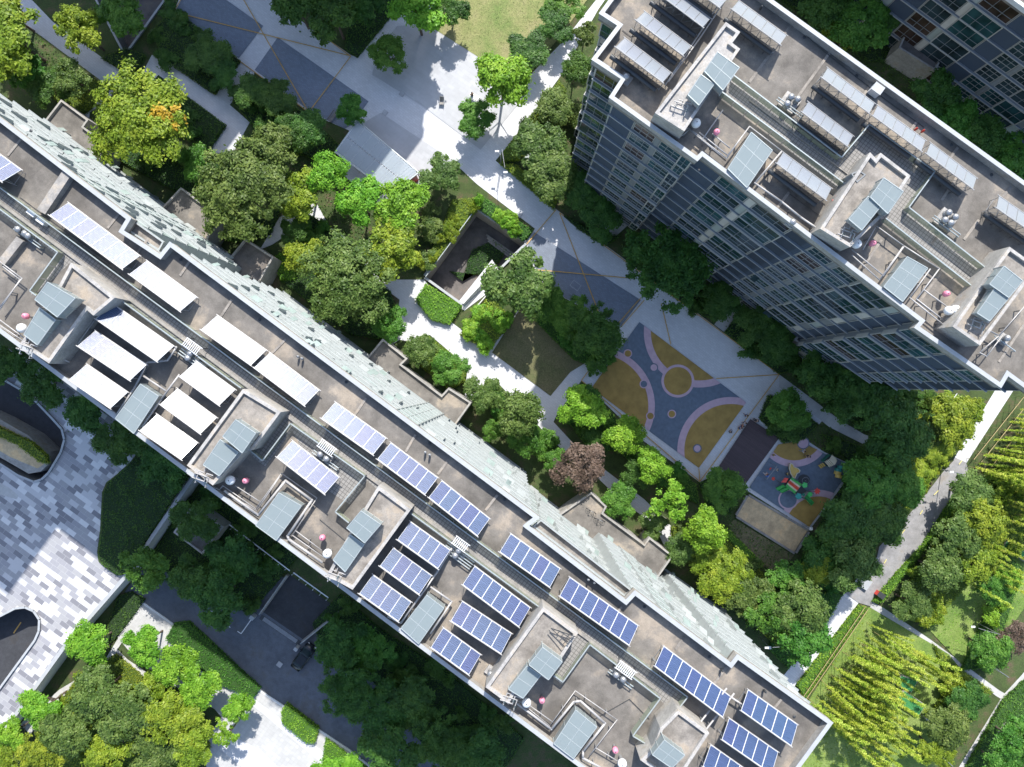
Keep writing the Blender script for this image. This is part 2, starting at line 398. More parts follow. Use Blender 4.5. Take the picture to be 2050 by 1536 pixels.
sunken(RAMP2, 3.4, 'asphalt_dark', 'rounded railed wall round the car ramp with one ochre line', wall='galv', floorname='road')
sunken(NPIT, 3.0, 'roof_dark', 'dark walls of the sunken light well under trees in the top left corner', wall='clad_grey', floorname='courtyard_floor')
b = MB(); b.ribbon(PL([(27,1268),(42,1246)], -3.39), 0.18, -3.39); struct('road_marking', b, M['orange_line'])
# retaining wall between deck and lower road: thick parapet wall
root = empty('retaining_wall', P(249,1156), 'long pale retaining wall along the edge of the tiled deck above the sunken road', 'retaining wall')
edge = PL([(-40,1530),(0,1474),(133,1289),(249,1156),(358,997),(440,880)])
b = MB()
for p, q in zip(edge, edge[1:]):
    p = Vector(p); q = Vector(q); d = (q-p).normalized(); n = Vector((-d.y, d.x))*-0.02
    m_ = Vector((-d.y, d.x))
    b.prism([p-m_*0.35, q-m_*0.35, q+m_*0.0, p+m_*0.0] if True else [], ZL-0.3, 0.45)
part('wall', b, M['white'], root)
b = MB()
for p, q in zip(edge, edge[1:]):
    p = Vector(p); q = Vector(q); d = (q-p).normalized(); m_ = Vector((-d.y, d.x))
    b.prism([p-m_*0.42, q-m_*0.42, q+m_*0.12, p+m_*0.12], 0.453, 0.53)
part('coping', b, M['coping'], root)
# the tiled deck
DECK = [(-300,520),(0,690),(210,800),(520,775),(560,718),(358,997),(249,1156),(133,1289),(0,1474),(-300,1890)]
b = MB(); b.sheet(PL(DECK), 0.012, 0, [PL([(x if x > -150 else -159, y) for x, y in RAMP1]), PL([(x if x > -150 else -159, y) for x, y in RAMP2])]); struct('plaza', b, M['deck'])
b = MB(); b.sheet(PL([(-60,955),(0,990),(34,1000),(37,992),(20,978),(-60,930)]), 0.03); struct('pavement', b, M['pave_warm'])
BED = [(262,925),(236,949),(214,966),(206,985),(204,1020),(202,1060),(196,1105),(199,1124),(212,1136),(236,1152),(249,1150),(345,1000),(420,890),(400,840),(330,840)]
b = MB(); b.prism(PL(BED), 0.0, 0.22); struct('planting_bed', b, M['soil'])
ISLE = [(-60,810),(0,838),(60,872),(95,905),(98,930),(84,944),(60,948),(20,925),(-60,880)]
b = MB(); b.prism(PL(ISLE), -3.2, 0.3); 
root = empty('planter', P(20,890), 'raised planter island with a clipped hedge and pale pebbles inside the car ramp curve', 'planter'); part('planter_box', b, M['render'], root)
b = MB(); b.sheet(PL([(-40,830),(0,850),(58,882),(86,910),(88,930),(75,938),(20,915),(-40,880)], .32), 0.305); part('pebble_bed', b, M['sand'], root)
# ---------------- courtyard paving (image pixels at ground level)
PAVE = {
 'promenade': [(348,24),(366,-20),(520,-20),(545,2),(702,110),(716,116),(788,27),(815,-20),(862,-20),(876,52),(979,128),(1035,205),(1062,150),(1130,80),(1195,-2),(1212,-20),(1225,-20),(1197,20),(1126,147),(1058,240),(992,322),(1061,376),(1120,424),(1330,577),(1560,750),(1590,772),(1660,825),(1640,850),(1556,790),(1520,835),(1600,890),(1612,880),(1650,905),(1714,935),(1620,1062),(1500,985),(1470,965),(1440,945),(1401,966),(1290,884),(1164,762),(1142,745),(1102,793),(985,706),(1010,668),(1046,606),(1180,720),(1241,655),(1094,578),(1060,520),(1051,487),(1071,458),(955,369),(905,322),(850,372),(775,420),(660,330),(676,298),(700,262),(618,226),(478,121)],
 'path1': [(-20,-14),(60,-4),(106,44),(205,116),(253,150),(266,167),(283,150),(304,110),(340,124),(427,185),(432,187),(475,121),(510,142),(508,150),(460,210),(500,245),(470,300),(425,310),(416,300),(450,250),(317,150),(300,175),(238,165),(218,200),(180,225),(176,260),(120,240),(160,218),(203,162),(82,72),(-20,5)],
 'path2': [(545,490),(520,500),(560,435),(630,400),(660,455),(700,480),(755,520),(790,560),(850,560),(868,590),(870,620),(930,665),(960,690),(1010,668),(985,706),(1102,793),(1142,745),(1164,762),(1115,830),(1108,845),(1150,890),(1210,940),(1290,1000),(1345,1055),(1362,1085),(1335,1105),(1310,1050),(1240,1000),(1170,930),(1130,905),(1085,860),(1000,770),(980,757),(955,790),(930,800),(936,735),(860,670),(840,690),(800,680),(786,690),(800,600),(745,560),(690,500),(620,465),(590,455),(560,480)],
 'path3': [(2030,780),(1992,782),(1909,920),(1934,928)],
 'path4': [(1691,1187),(1719,1207),(1595,1368),(1500,1500),(1470,1480),(1575,1345)],
 'path5': [(1746,1205),(1770,1218),(1862,1280),(2000,1382),(2080,1428),(2080,1444),(1995,1394),(1855,1292),(1740,1222)],
 'path6': [(2080,1310),(2045,1352),(2008,1392),(1905,1560),(1930,1560),(2035,1400),(2080,1350)],
 'path7': [(1560,750),(1590,772),(1680,840),(1730,870),(1760,880),(1765,893),(1730,890),(1660,855),(1560,775)],
 'pathA': [(1215,490),(1285,425),(1260,400),(1200,470)],
 'pathB': [(1430,650),(1450,665),(1485,620),(1500,590),(1480,570),(1460,610)],
}
for k, pl in PAVE.items():
    b = MB(); z = 0.02 + 0.0035*list(PAVE).index(k); b.sheet(PL(pl, z), z)
    struct('pavement' if k == 'promenade' else 'path', b, M['pave'] if k in ('promenade', 'path1', 'path3', 'path4', 'path2') else M['pave_warm'])
zz = [0.060]
def lay(name, poly, mat):
    zz[0] += 0.004; b = MB(); b.sheet(PL(poly, zz[0]), zz[0]); return struct(name, b, M[mat])
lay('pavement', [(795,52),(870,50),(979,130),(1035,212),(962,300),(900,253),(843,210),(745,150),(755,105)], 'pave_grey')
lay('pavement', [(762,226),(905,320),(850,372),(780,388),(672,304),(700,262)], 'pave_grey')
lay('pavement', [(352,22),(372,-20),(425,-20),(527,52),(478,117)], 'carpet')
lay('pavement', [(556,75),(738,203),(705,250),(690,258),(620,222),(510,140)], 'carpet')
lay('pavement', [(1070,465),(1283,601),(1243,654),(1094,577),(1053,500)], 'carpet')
lay('lawn', [(872,60),(905,-20),(1190,-20),(1120,75),(1060,145),(1035,185),(979,128)], 'lawn_dry')
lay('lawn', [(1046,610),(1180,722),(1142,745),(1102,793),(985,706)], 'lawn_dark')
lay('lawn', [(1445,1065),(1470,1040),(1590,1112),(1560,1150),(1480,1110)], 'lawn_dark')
lay('lawn', [(1850,1250),(1905,1160),(2000,1080),(2090,1100),(2090,1160),(2000,1290),(1925,1330)], 'lawn_green')
lay('lawn', [(1620,1400),(1740,1215),(1900,1310),(1970,1400),(1870,1536),(1700,1600),(1560,1600),(1600,1480)], 'lawn_green')
lay('road', [(1914,917),(1934,926),(1940,945),(1927,971),(1889,1019),(1842,1094),(1790,1149),(1743,1214),(1719,1207),(1691,1187),(1705,1183),(1756,1115),(1760,1095),(1807,1046),(1855,988),(1888,945)], 'road_grey')
# playground surfaces
RUB = [(1280,645),(1494,806),(1399,937),(1184,777)]
lay('playground_surface', RUB, 'rub_blue')
def clip(poly, clipper):
    def ins(p, a, b): return (b[0]-a[0])*(p[1]-a[1])-(b[1]-a[1])*(p[0]-a[0])
    n = len(clipper)
    ar = sum(clipper[i][0]*clipper[(i+1)%n][1]-clipper[(i+1)%n][0]*clipper[i][1] for i in range(n)); sg = 1 if ar > 0 else -1
    out = poly
    for i in range(n):
        a, b_ = clipper[i], clipper[(i+1)%n]; res = []
        for j in range(len(out)):
            p, q = out[j], out[(j+1)%len(out)]; dp, dq = sg*ins(p, a, b_), sg*ins(q, a, b_)
            if dp >= 0: res.append(p)
            if (dp >= 0) != (dq >= 0):
                t = dp/(dp-dq); res.append((p[0]+(q[0]-p[0])*t, p[1]+(q[1]-p[1])*t))
        out = res
        if not out: break
    return out
def circ(cx, cy, r, n=72): return [(cx+r*math.cos(2*math.pi*i/n), cy+r*math.sin(2*math.pi*i/n)) for i in range(n)]
def ring(cx, cy, r0, r1, clipper, mat, n=96):
    zz[0] += 0.004; b = MB(); z = zz[0]
    for i in range(n):
        a0, a1 = 2*math.pi*i/n, 2*math.pi*(i+1)/n
        q = [(cx+r0*math.cos(a0), cy+r0*math.sin(a0)), (cx+r1*math.cos(a0), cy+r1*math.sin(a0)), (cx+r1*math.cos(a1), cy+r1*math.sin(a1)), (cx+r0*math.cos(a1), cy+r0*math.sin(a1))]
        q = clip(q, clipper) if clipper else q
        if q and len(q) > 2:
            w_ = PL(q, z); b.add([(x, y, z) for x, y in w_], [tuple(range(len(q)))[::-1]] if sum(w_[k][0]*w_[(k+1)%len(w_)][1]-w_[(k+1)%len(w_)][0]*w_[k][1] for k in range(len(w_))) < 0 else [tuple(range(len(q)))])
    struct('playground_surface', b, M[mat])
def disc(cx, cy, r, clipper, mat):
    lay('playground_surface', clip(circ(cx, cy, r), clipper) if clipper else circ(cx, cy, r), mat)
disc(1193,813,105, RUB, 'rub_gold'); ring(1193,813,105,118, RUB, 'rub_pink')
disc(1400,665,97, RUB, 'rub_gold'); ring(1400,665,97,111, RUB, 'rub_pink')
disc(1463,902,93, RUB, 'rub_gold'); ring(1463,902,93,107, RUB, 'rub_pink')
disc(1357,763,28, None, 'rub_gold'); ring(1357,763,28,33, None, 'rub_pink')
for x, y, a, c in [(1257,708,'rub_gold','rub_pink'),(1289,769,'rub_blue','rub_pink'),(1302,833,'rub_gold','rub_pink'),(1345,829,'rub_gold','rub_pink'),(1309,736,'rub_pink','rub_blue'),(1396,898,'rub_pink','rub_blue')]:
    disc(x, y, 6.5, None, a); ring(x, y, 6.5, 8.6, None, c)
# timber deck and play area
lay('timber_deck', [(1502,839),(1560,877),(1492,970),(1437,937)], 'timber')
lay('playground_surface', [(1612,885),(1636,902),(1708,933),(1620,1055),(1500,976),(1556,893),(1571,893),(1580,905)], 'rub_blue')
PLAY = [(1636,900),(1712,933),(1620,1055),(1500,976),(1558,890),(1612,882)]
disc(1590,862,60, PLAY, 'rub_gold'); ring(1590,862,60,73, PLAY, 'rub_pink')
disc(1638,1060,66, PLAY, 'rub_gold'); ring(1638,1060,66,79, PLAY, 'rub_pink')
disc(1608,887,10.5, None, 'rub_pink'); ring(1608,887,10.5,12.5, None, 'rub_blue')
disc(1578,1000,17, None, 'rub_blue'); ring(1578,1000,17,20, None, 'rub_pink')
# sandpit with its kerb
SAND = [(1497,993),(1616,1063),(1590,1105),(1474,1032)]
lay('sandpit', SAND, 'sand')
root = empty('sandpit_kerb', P(1545,1048), 'low weathered kerb wall around the long sandpit', 'kerb')
b = MB(); wallring(b, PL(SAND), 0, 0.35, 0.32); part('kerb', b, M['kerb'], root)
def paint(segs, mat='orange_line', wd=0.12, z0=None):
    zz[0] += 0.004; b = MB(); z = zz[0] if z0 is None else z0
    for k, s in enumerate(segs): b.ribbon(PL(s, z), wd, z + 0.0012*k)
    struct('painted_line', b, M[mat])
paint([[(348,24),(618,225)],[(348,24),(702,112)],[(485,-5),(618,225)],[(618,225),(702,113)],[(628,58),(702,113)],[(348,24),(366,-8)],
       [(1113,420),(1050,494)],[(1120,426),(1205,642)],[(1072,540),(1262,557)],[(1290,601),(1243,655)],[(1283,596),(1236,650)],[(1324,608),(1343,690)],
       [(1434,758),(1560,750)],[(1560,750),(1401,964)],[(1120,426),(1560,750)],[(1401,964),(1164,762)],[(1164,762),(1226,676)],[(1399,938),(1401,964)]])
# small marks on the grey road
paint([[(1926,922),(1920,930)],[(1879,982),(1870,991)],[(1847,1022),(1842,1030)],[(1812,1060),(1806,1068)],[(1775,1120),(1770,1128)]], 'yellow_line', 0.12)
# ---------------- lower level: road, bays, ramp, pavements
def lowlay(name, poly, mat, dz, z=None):
    z = ZL + dz; b = MB(); b.sheet(PL(poly, z), z); return struct(name, b, M[mat])
ROAD = [(262,1168),(300,1120),(420,1030),(560,1150),(700,1262),(860,1420),(960,1560),(760,1560),(700,1502),(519,1381),(335,1241),(283,1204),(250,1185)]
lowlay('road', ROAD, 'asphalt', 0.02)
lowlay('pavement', [(283,1206),(335,1243),(519,1383),(700,1504),(770,1570),(600,1570),(480,1480),(430,1420),(360,1380),(300,1340),(255,1300),(235,1275),(262,1235)], 'pave_warm', 0.10)
lowlay('pavement', [(480,1400),(520,1395),(700,1525),(760,1580),(430,1580),(400,1500),(440,1440)], 'pave_warm', 0.105)
lowlay('pavement', [(492,1400),(503,1395),(660,1515),(700,1560),(680,1560),(640,1525)], 'pave', 0.112)
lowlay('pavement', [(455,1470),(520,1500),(600,1580),(540,1580),(440,1500)], 'pave', 0.112)
lowlay('path', [(205,1330),(262,1235),(275,1240),(235,1300),(255,1320),(300,1350),(330,1400),(300,1400),(240,1345),(130,1400),(60,1470),(40,1450),(120,1380)], 'pave_warm', 0.11)
root = empty('kerb', P(500,1360,ZL), 'pale stone kerb strip along the lower side of the shaded road', 'kerb')
b = MB(); k = [Vector(p) for p in PL([(283,1204),(335,1241),(519,1381),(700,1502),(780,1565)], ZL)]
for p, q in zip(k, k[1:]):
    d = (q-p).normalized(); n = Vector((-d.y, d.x)); b.prism([p-n*0.15, q-n*0.15, q+n*0.15, p+n*0.15], ZL, ZL+0.16)
part('kerb', b, M['white'], root)
b = MB()
for s in [[(1180,1050),(1245,935)],[(1140,1022),(1182,1056)],[(1232,1093),(1246,1099),(1258,1080)],[(1308,1150),(1350,1190)],[(1330,1170),(1338,1160)],[(1392,1212),(1414,1226),(1488,1122)]]:
    b.ribbon(PL([(x*0.3415, y*0.3415+850) for x, y in s], ZL), 0.13, ZL+0.028)
struct('painted_line', b, M['white_line'])
b = MB()
for s in [[(1330,575),(1700,858)],[(1720,868),(1925,1015)]]: b.ribbon(PL([(x*0.3415, y*0.3415+850) for x, y in s], ZL+1.2), 0.16, ZL+1.25)
root = empty('fence', P(520,1095,ZL), 'long white topped fence on the shaded bank below the solar roof', 'fence')
part('top_rail', b, M['white'], root)
b = MB()
for t in range(16):
    x = 1330+(1925-1330)*t/15; y = 575+(1015-575)*t/15; p = P(x*0.3415, y*0.3415+850, ZL); b = MB(); b.box(p.x-.05, p.x+.05, p.y-.05, p.y+.05, ZL, ZL+1.24); part('post', b, M['white'], root)

# basement ramp with side walls and drain grating
RQ = [(1700,880),(1990,1085),(1775,1258),(1545,1100)]
RQ = [(x*0.3415, y*0.3415+850) for x, y in RQ]
b = MB(); pr = PL(RQ, ZL)
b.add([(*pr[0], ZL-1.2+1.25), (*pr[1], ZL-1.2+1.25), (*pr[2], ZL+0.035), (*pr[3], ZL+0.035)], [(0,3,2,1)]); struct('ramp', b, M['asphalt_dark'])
root = empty('ramp_wall', P(550,1190,ZL), 'two pale side walls with rails beside the dark basement ramp', 'wall')
b = MB()
for a, c in ((0,3),(1,2)):
    p = Vector(pr[a]); q = Vector(pr[c]); d = (q-p).normalized(); n = Vector((-d.y, d.x))*(0.35 if a else -0.35)
    b.prism([p, q, q+n, p+n], ZL-0.2, ZL+0.9)
part('wall', b, M['kerb'], root)
b = MB()
for a, c in ((0,3),(1,2)):
    p = P(*RQ[a], ZL); q = P(*RQ[c], ZL); d = (q-p).normalized(); n = Vector((-d.y, d.x, 0))*(0.18 if a else -0.18)
    b.tube(p+n+Vector((0,0,1.5)), q+n+Vector((0,0,1.5)), 0.04)
    for t in range(9): s = p.lerp(q, t/8)+n; b.tube(s+Vector((0,0,.9)), s+Vector((0,0,1.5)), 0.025)
part('rail', b, M['steel'], root)
root = empty('drain_grating', P(575,1250,ZL), 'long slotted drain grating across the mouth of the basement ramp', 'grating')
b = MB(); p = P(*RQ[3], ZL); q = P(*RQ[2], ZL); d = (q-p); L = d.length; d.normalize(); n = Vector((d.y, -d.x, 0))
if n.y > 0: n = -n
for t in range(46):
    a = p + d*(0.6+(L-1.2)*t/45) + n*0.5; c = a + n*0.62; s = d*0.045
    b.add([(a-s)[:2]+(ZL+.05,) if False else (*(a-s).xy, ZL+.05), (*(c-s).xy, ZL+.05), (*(c+s).xy, ZL+.05), (*(a+s).xy, ZL+.05)], [(0,1,2,3)])
part('slat', b, M['galv'], root)
b = MB(); b.prism([(p+n*.42).xy, (q+n*.42).xy, (q+n*1.2).xy, (p+n*1.2).xy], ZL, ZL+.035); part('frame', b, M['dark'], root)
# ============================================================= BUILDINGS
def offset_poly(poly, d):
    """inward offset of a world polygon (counter-clockwise)"""
    n = len(poly); out = []
    for i in range(n):
        p0, p1, p2 = (Vector(poly[(i-1) % n]), Vector(poly[i]), Vector(poly[(i+1) % n]))
        a = (p1-p0).normalized(); b = (p2-p1).normalized()
        na = Vector((-a.y, a.x)); nb = Vector((-b.y, b.x))
        den = 1 + na.dot(nb)
        out.append(p1 + (na+nb)*(d/den) if den > 0.05 else p1+na*d)
    return out
def ccw(poly):
    a = sum(poly[i][0]*poly[(i+1) % len(poly)][1]-poly[(i+1) % len(poly)][0]*poly[i][1] for i in range(len(poly)))
    return poly if a > 0 else poly[::-1]
_wcache = {}
def win_mb(kind, wd, ht, var):
    """window in local x (along) y (outwards) z; returns (frame MB, pane MB)"""
    k = (kind, round(wd, 2), round(ht, 2), var)
    if k in _wcache: return _wcache[k]
    f = MB(); g_ = MB(); t = 0.06
    if kind == 'panel':
        f.box(0, wd, 0.0, 0.09, 0, ht, 0)
    elif kind == 'louvre':
        f.box(0, wd, 0.0, 0.06, 0, ht, 0)
        f.box(-0.0, 0.06, 0.061, 0.12, 0, ht, 1); f.box(wd-0.06, wd, 0.061, 0.12, 0, ht, 1)
    elif kind == 'box':      # projecting bay box with pale surround
        dpt = 0.36
        f.box(-0.12, 0.0, -0.2, dpt, -0.12, ht+0.1, 0); f.box(wd, wd+0.12, -0.2, dpt, -0.12, ht+0.1, 0)
        f.box(0.001, wd-0.001, -0.2, dpt, -0.12, 0.0, 0); f.box(0.001, wd-0.001, -0.2, dpt, ht, ht+0.1, 0)
        n = max(2, int(wd/1.1))
        for i in range(1, n): f.box(wd*i/n-0.03, wd*i/n+0.03, dpt-0.14, dpt-0.05, 0.001, ht-0.001, 1)
        f.box(0.001, wd-0.001, dpt-0.13, dpt-0.06, ht*0.42, ht*0.42+0.05, 1)
        g_.box(0.002, wd-0.002, dpt-0.12, dpt-0.1, 0.002, ht-0.002)
    else:
        f.box(0, wd, -0.02, 0.07, 0, t, 0); f.box(0, wd, -0.02, 0.07, ht-t, ht, 0)
        f.box(0, t, -0.021, 0.068, t, ht-t, 0); f.box(wd-t, wd, -0.021, 0.068, t, ht-t, 0)
        n = 2 if wd < 2.2 else 3
        for i in range(1, n): f.box(wd*i/n-0.03, wd*i/n+0.03, -0.02, 0.06, t+.001, ht-t-.001, 1)
        f.box(t, wd-t, -0.019, 0.055, ht*0.36, ht*0.36+0.06, 0 if kind == 'grid' else 1)
        if kind == 'grid': f.box(t, wd-t, -0.0185, 0.052, ht*0.68, ht*0.68+0.05, 0)
        g_.box(t, wd-t, 0.0, 0.02, t, ht-t)
        if var == 2:     # one sash tilted open
            x0, x1 = wd/n*0+t, wd/n-0.04; z0, z1 = ht*0.4, ht-t
            f.add([(x0, .08, z1), (x1, .08, z1), (x1, .62, z0+.1), (x0, .62, z0+.1), (x0, .11, z1+.03), (x1, .11, z1+.03), (x1, .66, z0+.13), (x0, .66, z0+.13)],
                  [(0,3,2,1),(4,5,6,7),(0,1,5,4),(1,2,6,5),(2,3,7,6),(3,0,4,7)], 2)
    _wcache[k] = (f, g_); return f, g_
_mcache = {}
def cmesh(key, mb, name, mats):
    k = (key, name, tuple(m.name for m in mats))
    if k not in _mcache: _mcache[k] = mb.mesh(name, mats)
    return _mcache[k]
class Facade:
    def __init__(s, root, maxn=100): s.root = root; s.items = []; s.misc = {}; s.maxn = maxn
    def mb(s, k): return s.misc.setdefault(k, MB())
    def edge(s, p, q, ztop, nfl, fh, pattern, seed, ledge=0.5, slabk='slab'):
        p = Vector(p); q = Vector(q); d = q-p; L = d.length
        if L < 0.3: return
        d.normalize(); n = Vector((d.y, -d.x))        # outward for a ccw polygon
        rr = random.Random(seed)
        Mx = Matrix(((d.x, n.x, 0, p.x), (d.y, n.y, 0, p.y), (0, 0, 1, 0), (0, 0, 0, 1)))
        base_widths = []
        x = 0; i = 0
        while x < L - 0.5:
            kd, wd = pattern[i % len(pattern)]; wd = min(wd, L-x) if L-x-wd > 0.7 else L-x
            base_widths.append((kd, x, wd)); x += wd; i += 1
        for f in range(nfl):
            zf = ztop - (f+1)*fh
            led = MB()
            if L > 2.5 and ledge > 0:
                x = 0
                s_ = MB(); s_.box(-0.05, L+0.05, -0.1, ledge, zf-0.10, zf+0.12); s.mb('floor_slab.%d' % f).merge(s_, Mx)
            if L > 2.5 and ledge > 0:
                s_ = MB(); s_.box(-0.05, L+0.05, ledge+.001, ledge+.06, zf-0.02, zf+0.14); s.mb('slab_edge.%d' % f).merge(s_, Mx)
            for j, (kd, x0, wd) in enumerate(base_widths):
                k2 = kd
                if kd == 'swap': k2 = 'panel' if (f+j) % 2 else 'mullion'
                if kd == 'alt': k2 = 'box' if (f % 2 == 0) else 'glass'
                if kd == 'alt2': k2 = 'box' if (f % 2 == 1) else 'glass'
                if kd == 'rnd': k2 = rr.choice(['glass', 'grid', 'panel', 'louvre', 'glass'])
                zb, ht = zf+0.19, fh-0.36
                T = Mx @ Matrix.Translation((x0+0.05, 0.003, zb))
                if k2 in ('panel', 'panelg', 'mullion'):
                    c_ = 'clad_grey' if k2 == 'mullion' else ('clad_cream' if (k2 == 'panel' and (f+j) % 3) else 'clad_green')
                    s.items.append((f, 'panel', wd-0.08, fh-0.23, 0, Mx @ Matrix.Translation((x0+0.04, 0.003, zf+0.125)), c_))
                elif k2 == 'louvre':
                    s.items.append((f, 'louvre', wd-0.1, fh-0.3, 0, Mx @ Matrix.Translation((x0+0.05, 0.003, zf+0.14)), 'pane'))
                else:
                    pn = rr.choice(['pane', 'pane', 'pane_teal', 'pane_teal', 'pane_brown'] if rr.random() < .5 else ['pane', 'pane_teal'])
                    v = 2 if (rr.random() < s.openp and k2 != 'box') else 0
                    s.items.append((f, k2, wd-0.1, ht, v, T, pn))
            # party fins
    openp = 0.12
    def finish(s, mats, seed=1, key=None):
        """mats: dict of material names"""
        key = key or (lambda it: it[0])
        s.items.sort(key=key)
        cnt = {}
        rest = {}
        PN = {'louvre': 'louvre_panel', 'panel': 'wall_panel'}
        for f, k, wd, ht, v, T, pn in s.items:
            nm = PN.get(k, 'window')
            fm, gm = win_mb(k, wd, ht, v)
            if k == 'louvre': fmats = [M[mats['louvre']], M[mats['frame']]]
            elif k == 'panel': fmats = [M[mats[pn]]]
            else: fmats = [M[mats['frame']], M[mats['mull']], M[mats[pn]]]
            cnt[nm] = cnt.get(nm, 0)+1
            if cnt[nm] <= s.maxn:
                o = bpy.data.objects.new(nm, cmesh((k, round(wd,2), round(ht,2), v), fm, nm, fmats)); COL.objects.link(o)
                o.parent = s.root; o.matrix_local = Matrix.Translation(-s.root.location) @ T
                if gm.f:
                    g_ = bpy.data.objects.new('pane', cmesh((k, round(wd,2), round(ht,2), v), gm, 'pane', [M[mats[pn]]])); COL.objects.link(g_); g_.parent = o
            else:
                r = rest.setdefault(nm, {})
                r.setdefault('f' if nm == 'window' else ('l' if k == 'louvre' else pn), MB()).merge(fm, T)
                if gm.f: r.setdefault(pn, MB()).merge(gm, T)
        for nm, r in rest.items():
            b = MB(); ml = []
            for k, mb in r.items():
                base = len(ml)
                if k == 'f': ml += [M[mats['frame']], M[mats['mull']], M[mats['pane']]]
                elif k == 'l': ml += [M[mats['louvre']], M[mats['frame']]]
                else: ml += [M[mats[k]]]
                mb.m = [x+base for x in mb.m]; b.merge(mb)
            o = part(nm, b, ml, s.root); o['kind'] = 'stuff'
        for k, mb in s.misc.items():
            nm, sub = k.split('.')
            part(nm, mb, M[mats.get(k, mats.get(nm))], s.root)
def block(name, label, poly_px, zpx, zroof, zbase, ph=0.9, pt=0.3, inset=0.45, roofmat='roof', wallmat='clad_grey'):
    poly = [Vector(p) for p in ccw(PL(poly_px, zpx))]
    c = sum(poly, Vector((0, 0)))/len(poly)
    root = empty(name, (c.x, c.y, 0), label, 'apartment building')
    wp = offset_poly(poly, inset)
    b = MB(); b.prism(wp, zbase, zroof-0.3); part('wall', b, M[wallmat], root)
    b = MB(); b.prism(poly, zroof-0.299, zroof); roof = part('roof', b, M[roofmat], root)
    ip = offset_poly(poly, pt); b = MB(); n = len(poly)
    for i in range(n):
        j = (i+1) % n
        b.prism([poly[i], poly[j], ip[j], ip[i]], zroof-0.45 if False else zroof+0.002, zroof+ph)
    part('parapet', b, M['render'], root)
    b = MB(); op = offset_poly(poly, -0.05); ip2 = offset_poly(poly, pt+0.06)
    for i in range(n):
        j = (i+1) % n; b.prism([op[i], op[j], ip2[j], ip2[i]], zroof+ph+0.003, zroof+ph+0.07)
    part('coping', b, M['coping'], root)
    return root, poly, wp
RZ = 32.0
A_PX = [(1200,27),(1237,51),(1185,119),(1244,158),(1220,195),(1396,322),(1406,312),(1842,643),(1831,656),(2004,776),(2018,752),(2077,795),(2275,525),(1332,-154)]
B_PX = [(-300,10),(0,236),(262,437),(247,462),(320,510),(340,485),(1079,1036),(1058,1053),(1253,1202),(1271,1183),(1463,1328),(1476,1311),(1667,1447),(1445,1749),(700,1191),(-300,441)]
A, Apoly, Awall = block('apartment_building', 'tall grey block at upper right with silver solar arrays and a shaded facade', A_PX, RZ+.95, RZ, -0.2)
B, Bpoly, Bwall = block('apartment_building', 'long pale block crossing the photo with blue and white solar arrays on its roof', B_PX, RZ+.95, RZ, ZL-0.2, wallmat='mint_white')
# --- facade of A
patA = [('alt',4.2),('swap',1.1),('louvre',3.2),('glass',3.6),('panel',0.9),('alt2',4.4),('louvre',2.9),('grid',2.6),('mullion',.6),('grid',2.6),('alt',4.0),('swap',1.1),('louvre',3.2),('glass',3.3)]
fa = Facade(A); fa.openp = 0.12
n = len(Awall)
for i in range(n):
    p, q = Awall[i], Awall[(i+1) % n]; d = (q-p); L = d.length; nn = Vector((d.y, -d.x)).normalized()
    if nn.dot(V) > 0.8 and L > 1.5: fa.edge(p, q, RZ-0.35, 11, 2.85, patA[(i*5) % 7:]+patA[:(i*5) % 7], 10+i, ledge=0.24)
    elif nn.dot(V) < -0.8: pass
    elif L > 1.0 and nn.dot(U) < -0.5 or (nn.dot(U) > 0.5 and L > 3): fa.edge(p, q, RZ-0.35, 11, 2.85, [('panelg',2.6),('panel',2.2)], 30+i, ledge=0.0)
ax = Vector((-26, 3))
fa.finish({'louvre':'louvre','frame':'frame','mull':'clad_grey','pane':'pane','pane_teal':'pane_teal','pane_brown':'pane_brown','floor_slab':'slab',
           'clad_cream':'clad_cream','clad_green':'clad_green','clad_grey':'clad_grey','slab_edge':'slab_edge'},
          key=lambda it: (it[0] > 5, (it[5].translation.xy).length))
# --- facade of B (sunny side, towards the courtyard)
patB = [('glass',3.2),('panel',1.6),('glass',2.6),('panel',2.8),('grid',1.4),('panel',1.0),('glass',3.6),('swap',1.2),('panel',2.4),('glass',2.2),('box',2.6),('panel',1.2),('glass',3.0),('swap',1.8)]
fb = Facade(B); fb.openp = 0.22
for i in range(len(Bwall)):
    p, q = Bwall[i], Bwall[(i+1) % len(Bwall)]; d = (q-p); L = d.length; nn = Vector((d.y, -d.x)).normalized()
    if nn.dot(V) < -0.8 and L > 1.0: fb.edge(p, q, RZ-0.35, 11, 2.85, patB[(i*3) % 8:]+patB[:(i*3) % 8], 60+i, ledge=0.26)
    elif nn.dot(V) > 0.8: fb.edge(p, q, RZ-0.35, 3, 2.85, [('panel', 3), ('glass', 3)], 61, ledge=0.3)
    elif L > 3: fb.edge(p, q, RZ-0.35, 11, 2.85, [('panelg',2.6),('panel',2.2)], 62, ledge=0.0)
